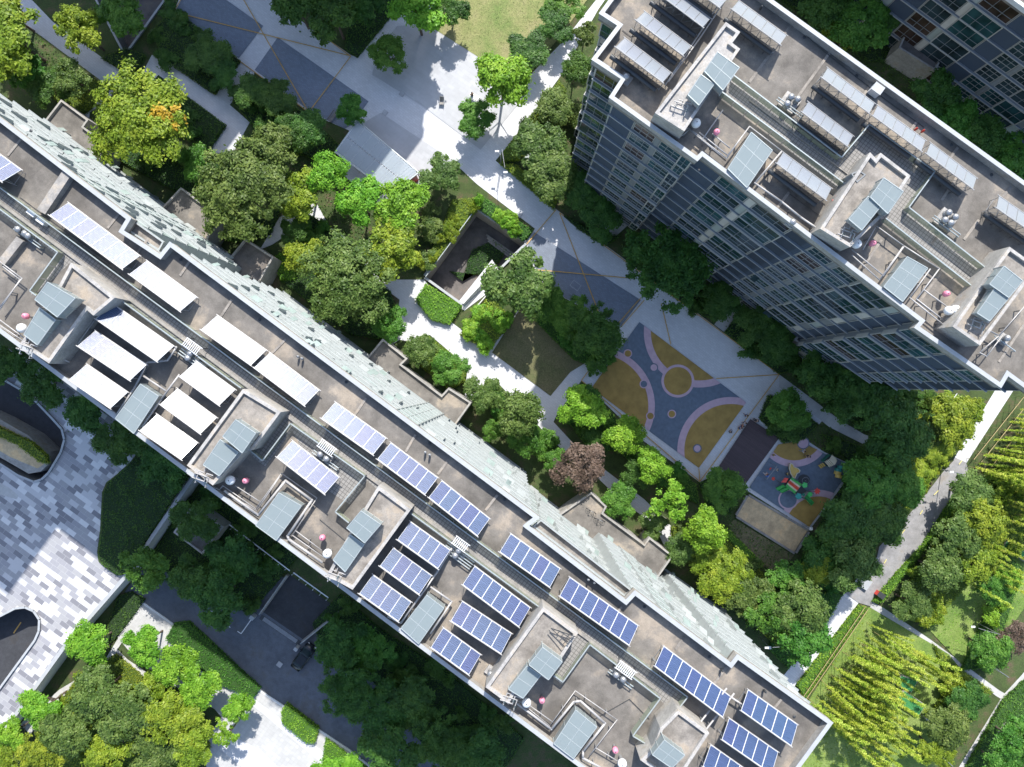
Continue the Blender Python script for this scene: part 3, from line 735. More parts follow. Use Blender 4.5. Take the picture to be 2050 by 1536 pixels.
# staggered vertical fins and tilted blades on the sunny facade
vis = [(i, Bwall[i], Bwall[(i+1) % len(Bwall)]) for i in range(len(Bwall))]
rf = random.Random(5); fin = MB()
for i, p, q in vis:
    d = q-p; L = d.length
    if L < 4: continue
    d.normalize(); nn = Vector((d.y, -d.x))
    if nn.dot(V) > -0.8: continue
    Mx = Matrix(((d.x, nn.x, 0, p.x), (d.y, nn.y, 0, p.y), (0, 0, 1, 0), (0, 0, 0, 1)))
    for f in range(11):
        zf = RZ-0.35-(f+1)*2.85; x = rf.uniform(0.5, 4)
        while x < L-2.5:
            s_ = MB(); k = rf.random()
            if k < 0.65: s_.box(x, x+0.08, 0.1, 0.44+rf.uniform(0, .1), zf+.18, zf+2.70)
            else:
                wd = rf.uniform(0.8, 1.5); h0 = rf.uniform(1.3, 1.9)      # tilted glass blade
                s_.add([(x,.12,zf+2.6),(x+wd,.12,zf+2.6),(x+wd,.6,zf+h0),(x,.6,zf+h0),(x,.15,zf+2.63),(x+wd,.15,zf+2.63),(x+wd,.63,zf+h0+.03),(x,.63,zf+h0+.03)],
                       [(0,3,2,1),(4,5,6,7),(0,1,5,4),(1,2,6,5),(2,3,7,6),(3,0,4,7)])
            fin.merge(s_, Mx); x += rf.uniform(4.5, 13)
part('sunshade', fin, M['mint_white'], B)['kind'] = 'stuff'
fb.finish({'louvre':'mint','frame':'mint_white','mull':'mint_white','pane':'mint','pane_teal':'mint','pane_brown':'mint_dark','floor_slab':'mint_white',
           'clad_cream':'mint_white','clad_green':'mint_white','clad_grey':'mint','slab_edge':'mint_white'},
          key=lambda it: (it[0] > 5, abs(it[5].translation.x+4)+abs(it[5].translation.y)))
# --- block C, lower, in the top right corner
cz = 19.5
ce = P(2029, 0, cz); ce = Vector((ce.x, ce.y))
C_W = [ce - U*45, ce + U*22, ce + U*22 - V*16, ce - U*45 - V*16]
cc = sum(C_W, Vector((0, 0)))/4
C = empty('apartment_building', (cc.x, cc.y, 0), 'lower shaded grey apartment block in the top right corner behind the trees', 'apartment building')
cp = ccw(C_W); wp = offset_poly(cp, 0.45)
b = MB(); b.prism(wp, -0.2, cz-1); part('wall', b, M['clad_grey'], C)
b = MB(); b.prism(cp, cz-1, cz-0.7); part('roof', b, M['roof'], C)
b = MB(); ip = offset_poly(cp, 0.4)
for i in range(4): j = (i+1) % 4; b.prism([cp[i], cp[j], ip[j], ip[i]], cz-0.697, cz)
part('parapet', b, M['white'], C)
fc = Facade(C)
for i in range(4):
    p, q = wp[i], wp[(i+1) % 4]; d = q-p; nn = Vector((d.y, -d.x)).normalized()
    if nn.dot(V) > 0.8: fc.edge(p, q, cz-1, 6, 3.05, patA[3:]+patA[:3], 90, ledge=0.3)
fc.finish({'louvre':'louvre','frame':'frame','mull':'clad_grey','pane':'pane','pane_teal':'pane_teal','pane_brown':'pane_brown','floor_slab':'slab',
           'clad_cream':'clad_cream','clad_green':'clad_green','clad_grey':'clad_grey','slab_edge':'slab_edge'},
          key=lambda it: abs(it[5].translation.x-66))
# --- low entrance roofs (parts of their building)
def porch(root, px, z, zb, mat='roof', ph=0.45):
    poly = ccw(PL(px, z+ph)); b = MB(); b.prism(poly, zb, z); pr = part('porch', b, [M['render']], root)
    b = MB(); b.prism(offset_poly(poly, 0.28), z+0.002, z+0.03); o = part('porch_roof', b, M[mat], root)
    ip = offset_poly(poly, 0.25); b = MB()
    for i in range(len(poly)): j = (i+1) % len(poly); b.prism([Vector(poly[i]), Vector(poly[j]), ip[j], ip[i]], z+0.001, z+ph)
    part('porch_parapet', b, M['render'], root)
porch(B, [(122,199),(177,240),(167,254),(214,291),(185,345),(75,260)], 4.0, -0.1)
porch(B, [(362,375),(440,432),(405,500),(310,430)], 4.0, -0.1)
porch(B, [(490,478),(548,515),(505,590),(440,540)], 4.0, -0.1, 'roof_dark')
porch(B, [(766,678),(816,718),(804,730),(884,791),(898,776),(944,806),(895,875),(715,740)], 4.0, -0.1)
porch(B, [(1184,985),(1215,1014),(1208,1028),(1290,1089),(1300,1075),(1348,1113),(1305,1175),(1112,1035)], 4.0, -0.1)
porch(A, [(1210,400),(1300,436),(1330,380),(1240,340)], 3.6, -0.1, 'roof_dark')
porch(A, [(1440,552),(1515,607),(1560,560),(1480,500)], 3.6, -0.1, 'roof_dark')
porch(A, [(1590,680),(1665,743),(1700,700),(1630,640)], 3.6, -0.1, 'roof_dark')
porch(C, [(1799,96),(1873,142),(1890,110),(1815,60)], 3.6, -0.1, 'roof_dark')

# --- neighbouring blocks just outside the picture whose shadows fall into it
def neighbour(px, u, v, h, label):
    """px: ground pixel of the corner; extends back along -U by u metres and along -V by v metres"""
    c = P(*px); c = Vector((c.x, c.y)); poly = ccw([c, c-U*u, c-U*u-V*v, c-V*v]); m = sum(poly, Vector((0, 0)))/4
    root = empty('apartment_building', (m.x, m.y, 0), label, 'apartment building')
    b = MB(); b.prism(offset_poly(poly, .3), -3.2, h-1); part('wall', b, M['clad_cream'], root)
    b = MB(); b.prism(poly, h-1, h-.6); part('roof', b, M['roof'], root)
    ip = offset_poly(poly, .3); b = MB()
    for i in range(4): j = (i+1) % 4; b.prism([poly[i], poly[j], ip[j], ip[i]], h-.598, h+.4)
    part('parapet', b, M['render'], root)
    for f in range(1, int(h/2.85)):
        b = MB(); b.prism(offset_poly(poly, .05), f*2.85-.1, f*2.85+.1); part('floor_slab', b, M['slab_edge'], root)
        b = MB(); b.prism(offset_poly(poly, .25), f*2.85+.9, f*2.85+2.3); part('window_band', b, M['pane'], root)
neighbour((806,-30), 30, 14, 32, 'neighbouring block beyond the top edge, the nearer one to the grey paving')
neighbour((503,-128), 70, 14, 32, 'neighbouring block beyond the top left corner')
neighbour((118,545), 26, 15, 45, 'taller end block beyond the left edge behind the long pale block')
# ============================================================= ROOFTOP
TILT = R(31)
def collector_mesh(pw, ln, mat):
    k = ('col', round(pw, 2), ln, mat)
    if k in _mcache: return _mcache[k]
    b = MB(); f = 0.032
    b.box(f, pw-f, -ln+f, -f, 0.02, 0.05, 0)
    b.box(0.01, pw-0.01, -ln, -ln+f, 0, 0.075, 1); b.box(0.01, pw-0.01, -f, 0, 0, 0.075, 1)
    b.box(0.01, f, -ln+f, -f, 0, 0.074, 1); b.box(pw-f, pw-0.01, -ln+f, -f, 0, 0.074, 1)
    _mcache[k] = b.mesh('collector', [M[mat], M['white' if mat == 'solar' else 'galv']]); return _mcache[k]
def array(a, c, n, label, h0=0.9, mat='solar', ln=2.15, tank=False, group=None, zr=RZ, cat='solar array'):
    z = zr+h0; p = P(*a, z); q = P(*c, z)
    L = (q-p).length; pw = L/n
    ang = math.atan2(q.y-p.y, q.x-p.x)
    root = empty('solar_array', (p.x, p.y, zr), label, cat, group, rz=ang)
    for i in range(n):
        o = bpy.data.objects.new('collector', collector_mesh(pw, ln, mat)); COL.objects.link(o)
        o.parent = root; o.location = (i*pw, 0, h0); o.rotation_euler = (-TILT, 0, 0)
    b = MB(); hy = -ln*math.cos(TILT); hz = h0+ln*math.sin(TILT)
    b.tube((0, -0.15, h0+0.03), (L, -0.15, h0+0.03), 0.035); b.tube((0, hy+.2, hz-0.18), (L, hy+.2, hz-0.18), 0.035)
    b.tube((0, hy+.2, 0.25), (L, hy+.2, 0.25), 0.03)
    for i in range(n+1):
        x = min(max(i*pw, 0.05), L-0.05)
        b.tube((x, -0.15, 0), (x, -0.15, h0), 0.03); b.tube((x, hy+.2, 0), (x, hy+.2, hz-0.18), 0.03)
        b.tube((x, -0.15, h0*0.5), (x, hy+.2, h0*0.5), 0.02)
        if i < n: b.tube((x, hy+.2, 0.3), (x+pw, hy+.2, hz-0.3), 0.018, n=4)
    b.build('support_frame', M['galv'], root)
    b = MB(); b.tube((-0.15, hy-0.02, hz+0.06), (L+0.15, hy-0.02, hz+0.06), 0.05, n=8, m=0)
    b.tube((-0.15, 0.06, h0+0.02), (L+0.15, 0.06, h0+0.02), 0.045, n=8)
    b.build('header_pipe', M['pipe'], root)
    if tank:
        b = MB(); b.tube((-0.1, hy-0.35, 0.9), (L-0.2, hy-0.35, 0.9), 0.24, n=14)
        for i in range(n): b.tube((i*pw+.3, hy-0.35, 0), (i*pw+.3, hy-0.35, 0.75), 0.03)
        b.build('storage_tank', M['dark'], root, smooth=False)
    return root
g1 = 'solar arrays on the sunny long roof'
ARR = [
 ((-57,268),(43,341),5,'glare white solar array cut by the left edge of the photo on the long roof'),
 ((137,407),(280,513),7,'long pale solar array with one strong blue collector'),
 ((294,523),(394,596),5,'pale solar array next after the one with a single strong blue collector'),
 ((435,632),(533,702),5,'pale solar array beside the brown rust stains on the roof'),
 ((540,707),(639,782),5,'pale solar array beside the small twin vents, last of the pale ones'),
 ((671,806),(773,878),5,'light blue solar array, first blue one after the pale ones'),
 ((782,887),(876,957),5,'light blue solar array beside the pair of stub vents in mid roof'),
 ((884,963),(980,1039),5,'light blue solar array just before the stained patch on the courtyard strip'),
 ((1022,1069),(1121,1139),5,'blue solar array of five beside the start of the long recessed terrace'),
 ((1140,1156),(1277,1253),7,'blue solar array of seven beside the end of the long recessed terrace'),
 ((1328,1294),(1462,1395),7,'deep blue solar array of seven near the end of the tile corridor'),
 ((1497,1381),(1596,1451),5,'deep blue solar array of five nearest the sharp roof corner'),
 ((1459,1438),(1557,1506),5,'deep blue solar array with one scratched whitish collector'),
 ((1422,1491),(1520,1560),5,'deep blue solar array cut by the bottom edge of the photo'),
]
for a, c, n_, lb in ARR: array(a, c, n_, lb, 0.75, group=g1)
ARR2 = [
 ((227,610),(348,694),6,'white glaring solar array of six touching the railing, topmost of the left stack of three'),
 ((191,663),(294,731),5,'white glaring solar array of five, middle of the left stack of three'),
 ((174,730),(256,786),4,'white glaring solar array of four, lowest of the left stack of three'),
 ((393,724),(471,781),4,'white solar array of four with a blue rim, topmost of the second stack'),
 ((355,779),(434,837),4,'blinding white solar array in the middle of the second stack'),
 ((314,830),(396,887),4,'blinding white solar array at the roof edge in the second stack'),
 ((585,883),(679,956),5,'pale blue solar array standing alone above the pipes of the second skylight'),
 ((821,1045),(901,1102),4,'blue solar array of four, topmost beside the dark gap of the third stair block'),
 ((787,1097),(864,1153),4,'blue solar array of four, middle row beside the third stair block'),
 ((746,1151),(823,1206),4,'blue solar array of four at the roof edge beside the third stair block'),
 ((950,1134),(1061,1217),6,'blue solar array of six along the railing before the fourth stair block'),
 ((925,1204),(1024,1269),5,'blue and mauve solar array of five, middle row before the fourth stair block'),
 ((887,1257),(962,1311),4,'blue and mauve solar array of four at the roof edge before the fourth stair block'),
]
for a, c, n_, lb in ARR2: array(a, c, n_, lb, 1.1, group=g1)
g2 = 'silver solar arrays on the upper right roof'
ARR3 = [
 ((1290,24),(1383,94),5,'silver solar array, second from the bottom in the corner of the tall roof'),
 ((1250,77),(1343,147),5,'silver solar array nearest the stepped left corner of the tall block roof'),
 ((1330,-31),(1422,38),5,'silver solar array cut by the top edge between the pipes and the corner arrays'),
 ((1363,-69),(1455,0),5,'silver solar array mostly beyond the top edge of the photo'),
 ((1478,2),(1574,72),5,'silver solar array at the top edge to the right of the white stair block'),
 ((1656,137),(1750,208),5,'silver solar array behind another one, beside the white box on the tall roof'),
 ((1617,205),(1707,273),5,'silver solar array beside the cluster of three domed fans'),
 ((1756,212),(1852,282),5,'silver solar array along the railing near red stub vents'),
 ((1862,287),(1954,357),5,'silver solar array over a deep black shadow, upper one near the four domed fans'),
 ((1999,393),(2095,460),5,'silver solar array cut by the right edge of the photo'),
 ((1567,306),(1664,378),5,'silver solar array standing alone between the skylight and the red cloth'),
]
for a, c, n_, lb in ARR3: array(a, c, n_, lb, 1.2, 'solar_grey', 2.0, tank=True, group=g2)

# ---- railings with glass infill
def railing(pts, label, z0=RZ, h=1.15, glass=True, step=1.6, group='glass railings on the roofs', mat='steel', pz=None):
    pts = [P(x, y, z0+h if pz is None else pz) for x, y in pts]
    root = empty('railing', (pts[0].x, pts[0].y, z0), label, 'railing', group)
    b = MB()
    for a, c in zip(pts, pts[1:]):
        d = (c-a).normalized(); nn = Vector((-d.y, d.x, 0))*0.055
        a2 = Vector((a.x, a.y, z0+h)); c2 = Vector((c.x, c.y, z0+h))
        vs = []
        for p_ in (a2, c2):
            vs += [p_-nn-Vector((0,0,.05)), p_+nn-Vector((0,0,.05)), p_+nn, p_-nn]
        b.add(vs, [(0,1,5,4),(1,2,6,5),(2,3,7,6),(3,0,4,7),(0,3,2,1),(4,5,6,7)])
    part('top_rail', b, M[mat], root)
    for a, c in zip(pts, pts[1:]):
        L = (c-a).length; n_ = max(1, round(L/step)); d = (c-a).normalized(); nn = Vector((-d.y, d.x, 0))
        for i in range(n_+1):
            p_ = a.lerp(c, i/n_)
            if i < n_ or c == pts[-1]:
                b = MB(); b.box(p_.x-.03, p_.x+.03, p_.y-.03, p_.y+.03, z0, z0+h-0.051); part('post', b, M['galv'], root)
            if glass and i < n_:
                q_ = a.lerp(c, (i+1)/n_); s = d*0.06; w_ = nn*0.012
                b = MB(); b.prism([(p_+s-w_).xy, (q_-s-w_).xy, (q_-s+w_).xy, (p_+s+w_).xy], z0+0.12, z0+h-0.12); part('glass_panel', b, M['railglass'], root)
    return root
railing([(-60,332),(1377,1396),(1358,1420)], 'very long glass railing between the courtyard strip of arrays and the tile corridor')
railing([(-60,375),(115,505),(59,582),(72,592)], 'glass railing cornering round the flat court beside the first stair block')
railing([(232,594),(482,777)], 'glass railing behind the two white array stacks')
railing([(500,902),(525,923),(581,848),(730,953),(671,1025),(698,1047)], 'glass railing enclosing the court with the lone pale blue array')
railing([(824,1029),(1087,1221)], 'glass railing running past the pump set between third and fourth stair blocks')
railing([(1109,1353),(1127,1366),(1181,1291),(1322,1399),(1267,1474),(1294,1490)], 'glass railing round the last court with a comb grille')
railing([(1470,151),(1685,315),(1741,249),(1872,343),(1820,415),(1980,541)], 'zigzag glass railing round the upper arrays of the tall block roof')
railing([(1446,184),(1700,374)], 'glass railing along the lower side of the upper corridor on the tall block')
railing([(1774,437),(1948,574)], 'glass railing along the lower side of the right corridor on the tall block')
# ---- corridor tiles and kerb bands (parts of the roof surface)
def strip(root, pts, z, mat, name):
    b = MB(); b.sheet(PL(pts, z), z); part(name, b, M[mat], root)
strip(B, [(-60,336),(1370,1395),(1345,1425),(1322,1402),(1181,1296),(1125,1370),(1100,1350),(1150,1275),(1087,1226),(822,1033),(780,1003),(735,962),(700,1010),(660,985),(620,930),(585,862),(530,935),(495,905),(560,825),(486,784),(232,600),(140,527),(105,560),(60,592),(112,512),(-60,382)], RZ+0.012, 'tile', 'corridor_floor')
strip(A, [(1425,165),(1447,134),(1685,315),(1741,249),(1872,343),(1820,415),(1985,545),(1950,580),(1765,440),(1690,390),(1448,192)], RZ+0.012, 'tile', 'corridor_floor')
def kerbline(root, a, c, z0, z1, wd, mat='kerb', name='roof_kerb'):
    b = MB(); p, q = P(*a, z1), P(*c, z1); d = (q-p).normalized(); nn = Vector((-d.y, d.x, 0))*wd/2
    b.prism([(p-nn).xy, (q-nn).xy, (q+nn).xy, (p+nn).xy], z0, z1); part(name, b, M[mat], root)
kerbline(B, (-60,362), (1310,1378), RZ+.01, RZ+.22, 0.30)
kerbline(A, (1500,200), (1700,350), RZ+.01, RZ+.15, 0.12)
for s in [((295,480),(266,517)),((0,0),(0,0)),((306,535),(285,560)),((382,520),(360,552)),((464,600),(438,640)),((572,679),(540,712)),((733,797),(706,837)),((832,870),(812,905)),((899,919),(876,950)),((996,991),(972,1022)),((1370,1275),(1352,1300)),((1245,1215),(1225,1240)),((1455,1335),(1425,1375)),((42,278),(15,312)),((239,427),(215,457)),((1565,1400),(1540,1430))]:
    if s[0] != (0,0): kerbline(B, s[0], s[1], RZ+.004, RZ+.07, 0.24, 'block', 'roof_rib')
for s in [((1588,45),(1500,165)),((1663,103),(1575,225)),((1745,168),(1722,200)),((1836,243),(1820,265)),((1918,295),(1900,320)),((2025,373),(1990,415)),((1900,440),(1865,490)),((1885,402),(1925,340)),((1960,440),(1930,480)),((1580,385),(1555,418)),((1765,480),(1725,540)),((1885,545),(1840,605)),((2050,650),(2000,725))]:
    kerbline(A, s[0], s[1], RZ+.004, RZ+.06, 0.26, 'block', 'roof_rib')
# thick raised upstand near the left end
kerbline(B, (135,344), (82,424), RZ+.01, RZ+.7, 0.95, 'kerb', 'upstand')
kerbline(B, (40,478), (3,525), RZ+.01, RZ+.6, 0.8, 'kerb', 'upstand')
# curbed terraces in the notches of the sunny facade
for pts in ([(266,440),(328,484),(318,503),(254,461)], [(1083,1040),(1267,1183),(1252,1196),(1066,1054)]):
    b = MB(); z = RZ-0.7; b.prism(ccw(PL(pts, z)), z-0.3, z); part('terrace', b, M['block'], B)
    b = MB(); pp = ccw(PL(pts, z+.5)); ip = offset_poly(pp, 0.15)
    for i in range(4): j = (i+1) % 4; b.prism([Vector(pp[i]), Vector(pp[j]), ip[j], ip[i]], z+.002, z+.5)
    part('terrace_kerb', b, M['mint_white'], B)
# ---- stair blocks (part of each building)
def stair(root, px, z0=RZ, h=2.5, mat='block', wall='render'):
    z = z0+h; poly = ccw(PL(px, z+.35)); b = MB(); b.prism(poly, z0, z); part('stair_block', b, M[wall], root)
    ip = offset_poly(poly, 0.30); b = MB()
    for i in range(len(poly)): j = (i+1) % len(poly); b.prism([Vector(poly[i]), Vector(poly[j]), ip[j], ip[i]], z+.002, z+.35)
    part('stair_parapet', b, M['block_white'], root)
    b = MB(); b.prism(offset_poly(poly, 0.301), z+.001, z+.03); part('stair_roof', b, M[mat], root)
stair(B, [(142,526),(230,596),(187,632),(174,621),(98,728),(40,688),(107,592)])
stair(B, [(486,779),(562,825),(506,901),(486,906),(426,972),(374,932)])
stair(B, [(757,973),(822,1021),(706,1181),(654,1152),(690,1085),(722,1030)])
stair(B, [(1087,1216),(1157,1268),(1122,1322),(1098,1362),(1060,1340),(1018,1410),(972,1376)])
stair(B, [(1358,1422),(1420,1468),(1352,1572),(1282,1522),(1306,1500),(1322,1458)])
stair(A, [(1453,44),(1482,64),(1466,86),(1482,98),(1446,150),(1370,263),(1311,226)], mat='block_white')
stair(A, [(1742,305),(1754,318),(1763,306),(1823,352),(1775,425),(1702,495),(1642,458)])
stair(A, [(2021,494),(2078,535),(1962,692),(1907,654),(1962,575)])
# dark roof hatch
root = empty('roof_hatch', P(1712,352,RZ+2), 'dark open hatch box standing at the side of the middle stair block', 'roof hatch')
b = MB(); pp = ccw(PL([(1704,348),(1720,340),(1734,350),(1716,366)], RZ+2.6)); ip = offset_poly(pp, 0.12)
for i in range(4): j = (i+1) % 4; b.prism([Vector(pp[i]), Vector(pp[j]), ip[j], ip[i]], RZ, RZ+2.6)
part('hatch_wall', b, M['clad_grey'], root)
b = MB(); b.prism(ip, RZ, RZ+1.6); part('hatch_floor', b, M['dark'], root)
# ---- glass rooflights
def rooflight(px, z0, h, label, nx, ny, group='glass rooflights', over=0.0, slope=0.25, glassm='skyglass'):
    """quad px = [NE-left, NE-right, SW-right, SW-left] at the height of the glass"""
    q = [P(x, y, z0+h) for x, y in px]
    z1 = [z0+h+slope, z0+h+slope, z0+h, z0+h]
    q = [Vector((p.x, p.y, z)) for p, z in zip(q, z1)]
    c = sum(q, Vector())/4
    root = empty('rooflight', (c.x, c.y, z0), label, 'rooflight', group)
    def at(u, v): return q[0].lerp(q[1], u).lerp(q[3].lerp(q[2], u), v)
    b = MB()
    for i in range(nx+1): b.tube(at(i/nx, 0), at(i/nx, 1), 0.035 if 0 < i < nx else 0.055, n=4)
    for j in range(ny+1): b.tube(at(0, j/ny), at(1, j/ny), 0.035 if 0 < j < ny else 0.055, n=4)
    for k in range(4):
        b.tube(q[k], (q[k].x, q[k].y, z0), 0.045, n=4); m_ = q[k].lerp(q[(k+1) % 4], .5); b.tube(m_, (m_.x, m_.y, z0), 0.03, n=4)
    part('frame', b, M['steel'], root)
    for i in range(nx):
        for j in range(ny):
            e = 0.02
            cs = [at((i+e)/nx, (j+e)/ny), at((i+1-e)/nx, (j+e)/ny), at((i+1-e)/nx, (j+1-e)/ny), at((i+e)/nx, (j+1-e)/ny)]
            b = MB(); up = Vector((0, 0, .02)); b.add([p for p in cs]+[p+up for p in cs], [(0,1,2,3),(7,6,5,4),(0,4,5,1),(1,5,6,2),(2,6,7,3),(3,7,4,0)])
            part('pane', b, M[glassm], root)
    b = MB()
    for k in range(4):
        a, d_ = q[k].lerp(c, 0.01), q[(k+1) % 4].lerp(c, 0.01)
        b.add([(a.x, a.y, z0+0.3), (d_.x, d_.y, z0+0.3), (d_.x, d_.y, d_.z-.08), (a.x, a.y, a.z-.08)], [(0,1,2,3)])
    part('side_glass', b, M[glassm], root)
    b = MB(); ip = [(p.x, p.y) for p in [x_.lerp(c, .03) for x_ in q]]; b.prism(ccw(ip), z0+.005, z0+0.28); part('curb', b, M['render'], root)
    return root
RL = [
 ([(99,566),(154,598),(115,635),(70,600)], RZ+3, 1.3, 'upper glass shed of the pair on the first stair block', 2, 2),
 ([(83,617),(115,641),(75,691),(48,670)], RZ+2.2, 1.0, 'lower glass shed beside the first pink vent at far left', 1, 2),
 ([(474,840),(514,867),(485,907),(446,874)], RZ+3, 1.2, 'upper glass shed of the pair on the second stair block', 2, 2),
 ([(443,880),(479,905),(439,953),(407,931)], RZ+2.2, 1.0, 'lower glass shed on the second stair block beside white disc', 1, 2),
 ([(724,1022),(763,1049),(730,1087),(694,1057)], RZ+3, 1.2, 'upper glass shed of the pair on the third stair block', 2, 2),
 ([(703,1070),(730,1089),(691,1145),(667,1121)], RZ+2.2, 1.0, 'lower glass shed on the third stair block', 1, 2),
 ([(1086,1294),(1125,1323),(1098,1361),(1059,1331)], RZ+3, 1.2, 'upper glass shed of the pair on the fourth stair block below the ladder', 2, 2),
 ([(1055,1331),(1082,1350),(1047,1398),(1018,1380)], RZ+2.2, 1.0, 'lower glass shed on the fourth stair block', 1, 2),
 ([(1329,1479),(1369,1509),(1345,1538),(1306,1511)], RZ+3, 1.2, 'glass shed at the bottom edge beside the white sloping wall', 2, 2),
 ([(284,769),(320,793),(268,868),(231,838)], RZ, 1.2, 'flat six pane rooflight at the roof edge between the white array stacks', 2, 3),
 ([(560,986),(605,1012),(553,1082),(512,1052)], RZ, 1.2, 'flat six pane rooflight ringed by thick pipes below the lone pale array', 2, 3),
 ([(855,1190),(889,1216),(838,1289),(803,1258)], RZ, 1.2, 'flat rooflight between the blue arrays and the mauve arrays at the roof edge', 2, 3),
 ([(1152,1419),(1194,1453),(1148,1519),(1109,1489)], RZ, 1.2, 'flat six pane rooflight nearest the bottom edge ringed by pipes', 2, 3),
 ([(1435,107),(1478,138),(1447,181),(1410,143)], RZ+3, 1.2, 'upper glass shed on the white stair block of the tall building', 2, 2),
 ([(1402,152),(1428,171),(1399,211),(1377,190)], RZ+3, 0.8, 'lower glass shed on the white stair block of the tall building', 1, 2),
 ([(1766,358),(1805,385),(1777,428),(1742,395)], RZ+3, 1.2, 'upper glass shed on the middle stair block of the tall building', 2, 2),
 ([(1735,395),(1759,416),(1725,461),(1699,439)], RZ+3, 0.8, 'lower glass shed on the middle stair block of the tall building', 1, 2),
 ([(2006,534),(2043,563),(2019,596),(1981,569)], RZ+3, 1.2, 'upper glass shed near the right edge of the photo', 2, 2),
 ([(1986,580),(2014,599),(1981,643),(1956,627)], RZ+3, 0.8, 'lower glass shed near the right edge above the white domes', 1, 2),
 ([(1502,267),(1544,303),(1495,376),(1457,338)], RZ, 1.2, 'pale blue flat rooflight overhanging the shaded facade, left of the red cloth', 2, 3),
 ([(1813,515),(1854,538),(1807,604),(1769,574)], RZ, 1.2, 'pale blue flat rooflight overhanging the shaded facade, right hand one', 2, 3),
]
for a in RL: rooflight(*a)
# ---- pipes
def pipes(lines, label, z=RZ+0.9, r=0.1, mat='pipe', group='pipe runs on the roofs', name='pipe_run'):
    p0 = P(*lines[0][0], z); root = empty(name, (p0.x, p0.y, RZ), label, 'pipe run', group)
    for ln in lines:
        pts = [P(x, y, z) for x, y in ln]; b = MB(); b.path(pts, r, n=8); part('pipe', b, M[mat], root, smooth=True)
        b = MB()
        for a, c in zip(pts, pts[1:]):
            n_ = max(1, int((c-a).length/2.2))
            for i in range(n_):
                s = a.lerp(c, (i+.5)/n_); b.box(s.x-.05, s.x+.05, s.y-.05, s.y+.05, RZ, z-r*0.8)
        part('support', b, M['galv'], root)
    return root
def Z(crop, sc, pts): return [(crop[0]+x*sc, crop[1]+y*sc) for x, y in pts]
c1 = (380, 880); s1 = 0.3305
pipes([Z(c1,s1,[(210,310),(415,458),(580,250),(740,368),(592,585),(600,605),(805,745)])], 'thick lagged pipe looping round the second flat rooflight', r=0.13)
pipes([Z(c1,s1,[(130,285),(180,305),(200,280),(400,420),(555,205),(770,355),(620,580),(820,720)]), Z(c1,s1,[(215,320),(405,432),(545,225)]), Z(c1,s1,[(275,280),(430,380)]), Z(c1,s1,[(640,552),(800,672)])], 'thin parallel pipes beside the thick loop and the pink vents', r=0.05, z=RZ+0.7)
c2 = (800, 1016); s2 = 0.3415
pipes([Z(c2,s2,[(690,1150),(890,1300),(1020,1140),(1060,1135),(1205,1265),(1075,1430),(1075,1470),(1200,1536)])], 'thick lagged pipe looping round the lowest flat rooflight', r=0.12)
pipes([Z(c2,s2,[(700,1135),(880,1280),(1030,1075),(1275,1245),(1110,1460)]), Z(c2,s2,[(760,1160),(900,1260)]), Z(c2,s2,[(1150,1410),(1300,1500)])], 'thin parallel pipes beside the last pink vent', r=0.05, z=RZ+0.7)
pipes([Z((760,1020),.2675,[(540,290),(430,470),(160,850),(60,800)]), Z((760,1020),.2675,[(380,580),(540,690),(380,930)])], 'pipe following the blue arrays and turning round the third flat rooflight', r=0.1)
pipes([Z((220,600),.268,[(500,350),(430,455),(280,470),(190,650),(50,860),(0,820)]), Z((220,600),.268,[(250,570),(430,690)]), Z((220,600),.268,[(520,560),(380,750),(240,950)])], 'pipe running between the two white array stacks round the first flat rooflight', r=0.1)
pipes([Z((0,480),.268,[(0,600),(200,750),(250,800),(520,915)]), Z((0,480),.268,[(0,640),(180,760)]), Z((0,480),.268,[(-20,150),(165,290),(0,500)]), Z((0,480),.268,[(20,200),(150,300),(0,520)])], 'tangle of pipes at the far left roof edge beside the first pink vent', r=0.06)
pipes([Z((0,480),.268,[(580,780),(730,570)]), Z((0,480),.268,[(740,560),(1269,760)])][:1], 'short pipe along the left end of the white arrays', r=0.06)
pipes([[(1455,1378),(1290,1590)],[(1470,1388),(1305,1600)],[(1462,1395),(1500,1420)]], 'pair of long straight pipes crossing between the last arrays and the last stair block', r=0.09)
pipes([Z((1130,0),.3415,[(930,20),(800,215),(610,480)]), Z((1130,0),.3415,[(915,10),(780,215),(590,500)])], 'pair of long pipes beside the corner arrays of the tall block', r=0.07)
pipes([Z((1300,60),.2364,[(270,900),(340,845),(600,1060)]), Z((1300,60),.2364,[(250,880),(330,830),(480,940)])], 'white thin pipes by the first white dome on the tall block', r=0.045)
pipes([Z((1400,180),.2364,[(200,170),(20,430)]), Z((1400,180),.2364,[(0,400),(230,580),(425,310),(700,520)]), Z((1400,180),.2364,[(0,360),(240,555),(410,330)]), Z((1400,180),.2364,[(110,370),(260,495)])], 'pipes boxed round the court with the first pink vent on the tall block', r=0.06)
pipes([Z((1400,180),.2364,[(700,520),(470,790),(700,950),(860,1080),(1080,1230)])], 'thick pipe from the pale rooflight along the facade edge', r=0.1)
pipes([Z((1700,420),.2754,[(190,130),(100,290)]), Z((1700,420),.2754,[(20,290),(250,480),(400,265),(200,120)]), Z((1700,420),.2754,[(20,330),(220,510),(390,270)])], 'pipes boxed round the court with the second pink vent on the tall block', r=0.06)
pipes([Z((1700,420),.2754,[(400,265),(655,430),(490,650),(720,830)]), Z((1700,420),.2754,[(590,430),(440,640),(740,880)]), Z((1700,420),.2754,[(540,580),(760,740),(1080,910)])], 'pipes zigzagging round the court with the third pink vent on the tall block', r=0.07)
pipes([Z((1700,600),.1707,[(2100,30),(1750,430),(1530,620),(1610,665),(1800,420)]), Z((1700,600),.1707,[(1250,150),(1730,410)])], 'pipe frame at the lower right corner of the tall block', r=0.06)
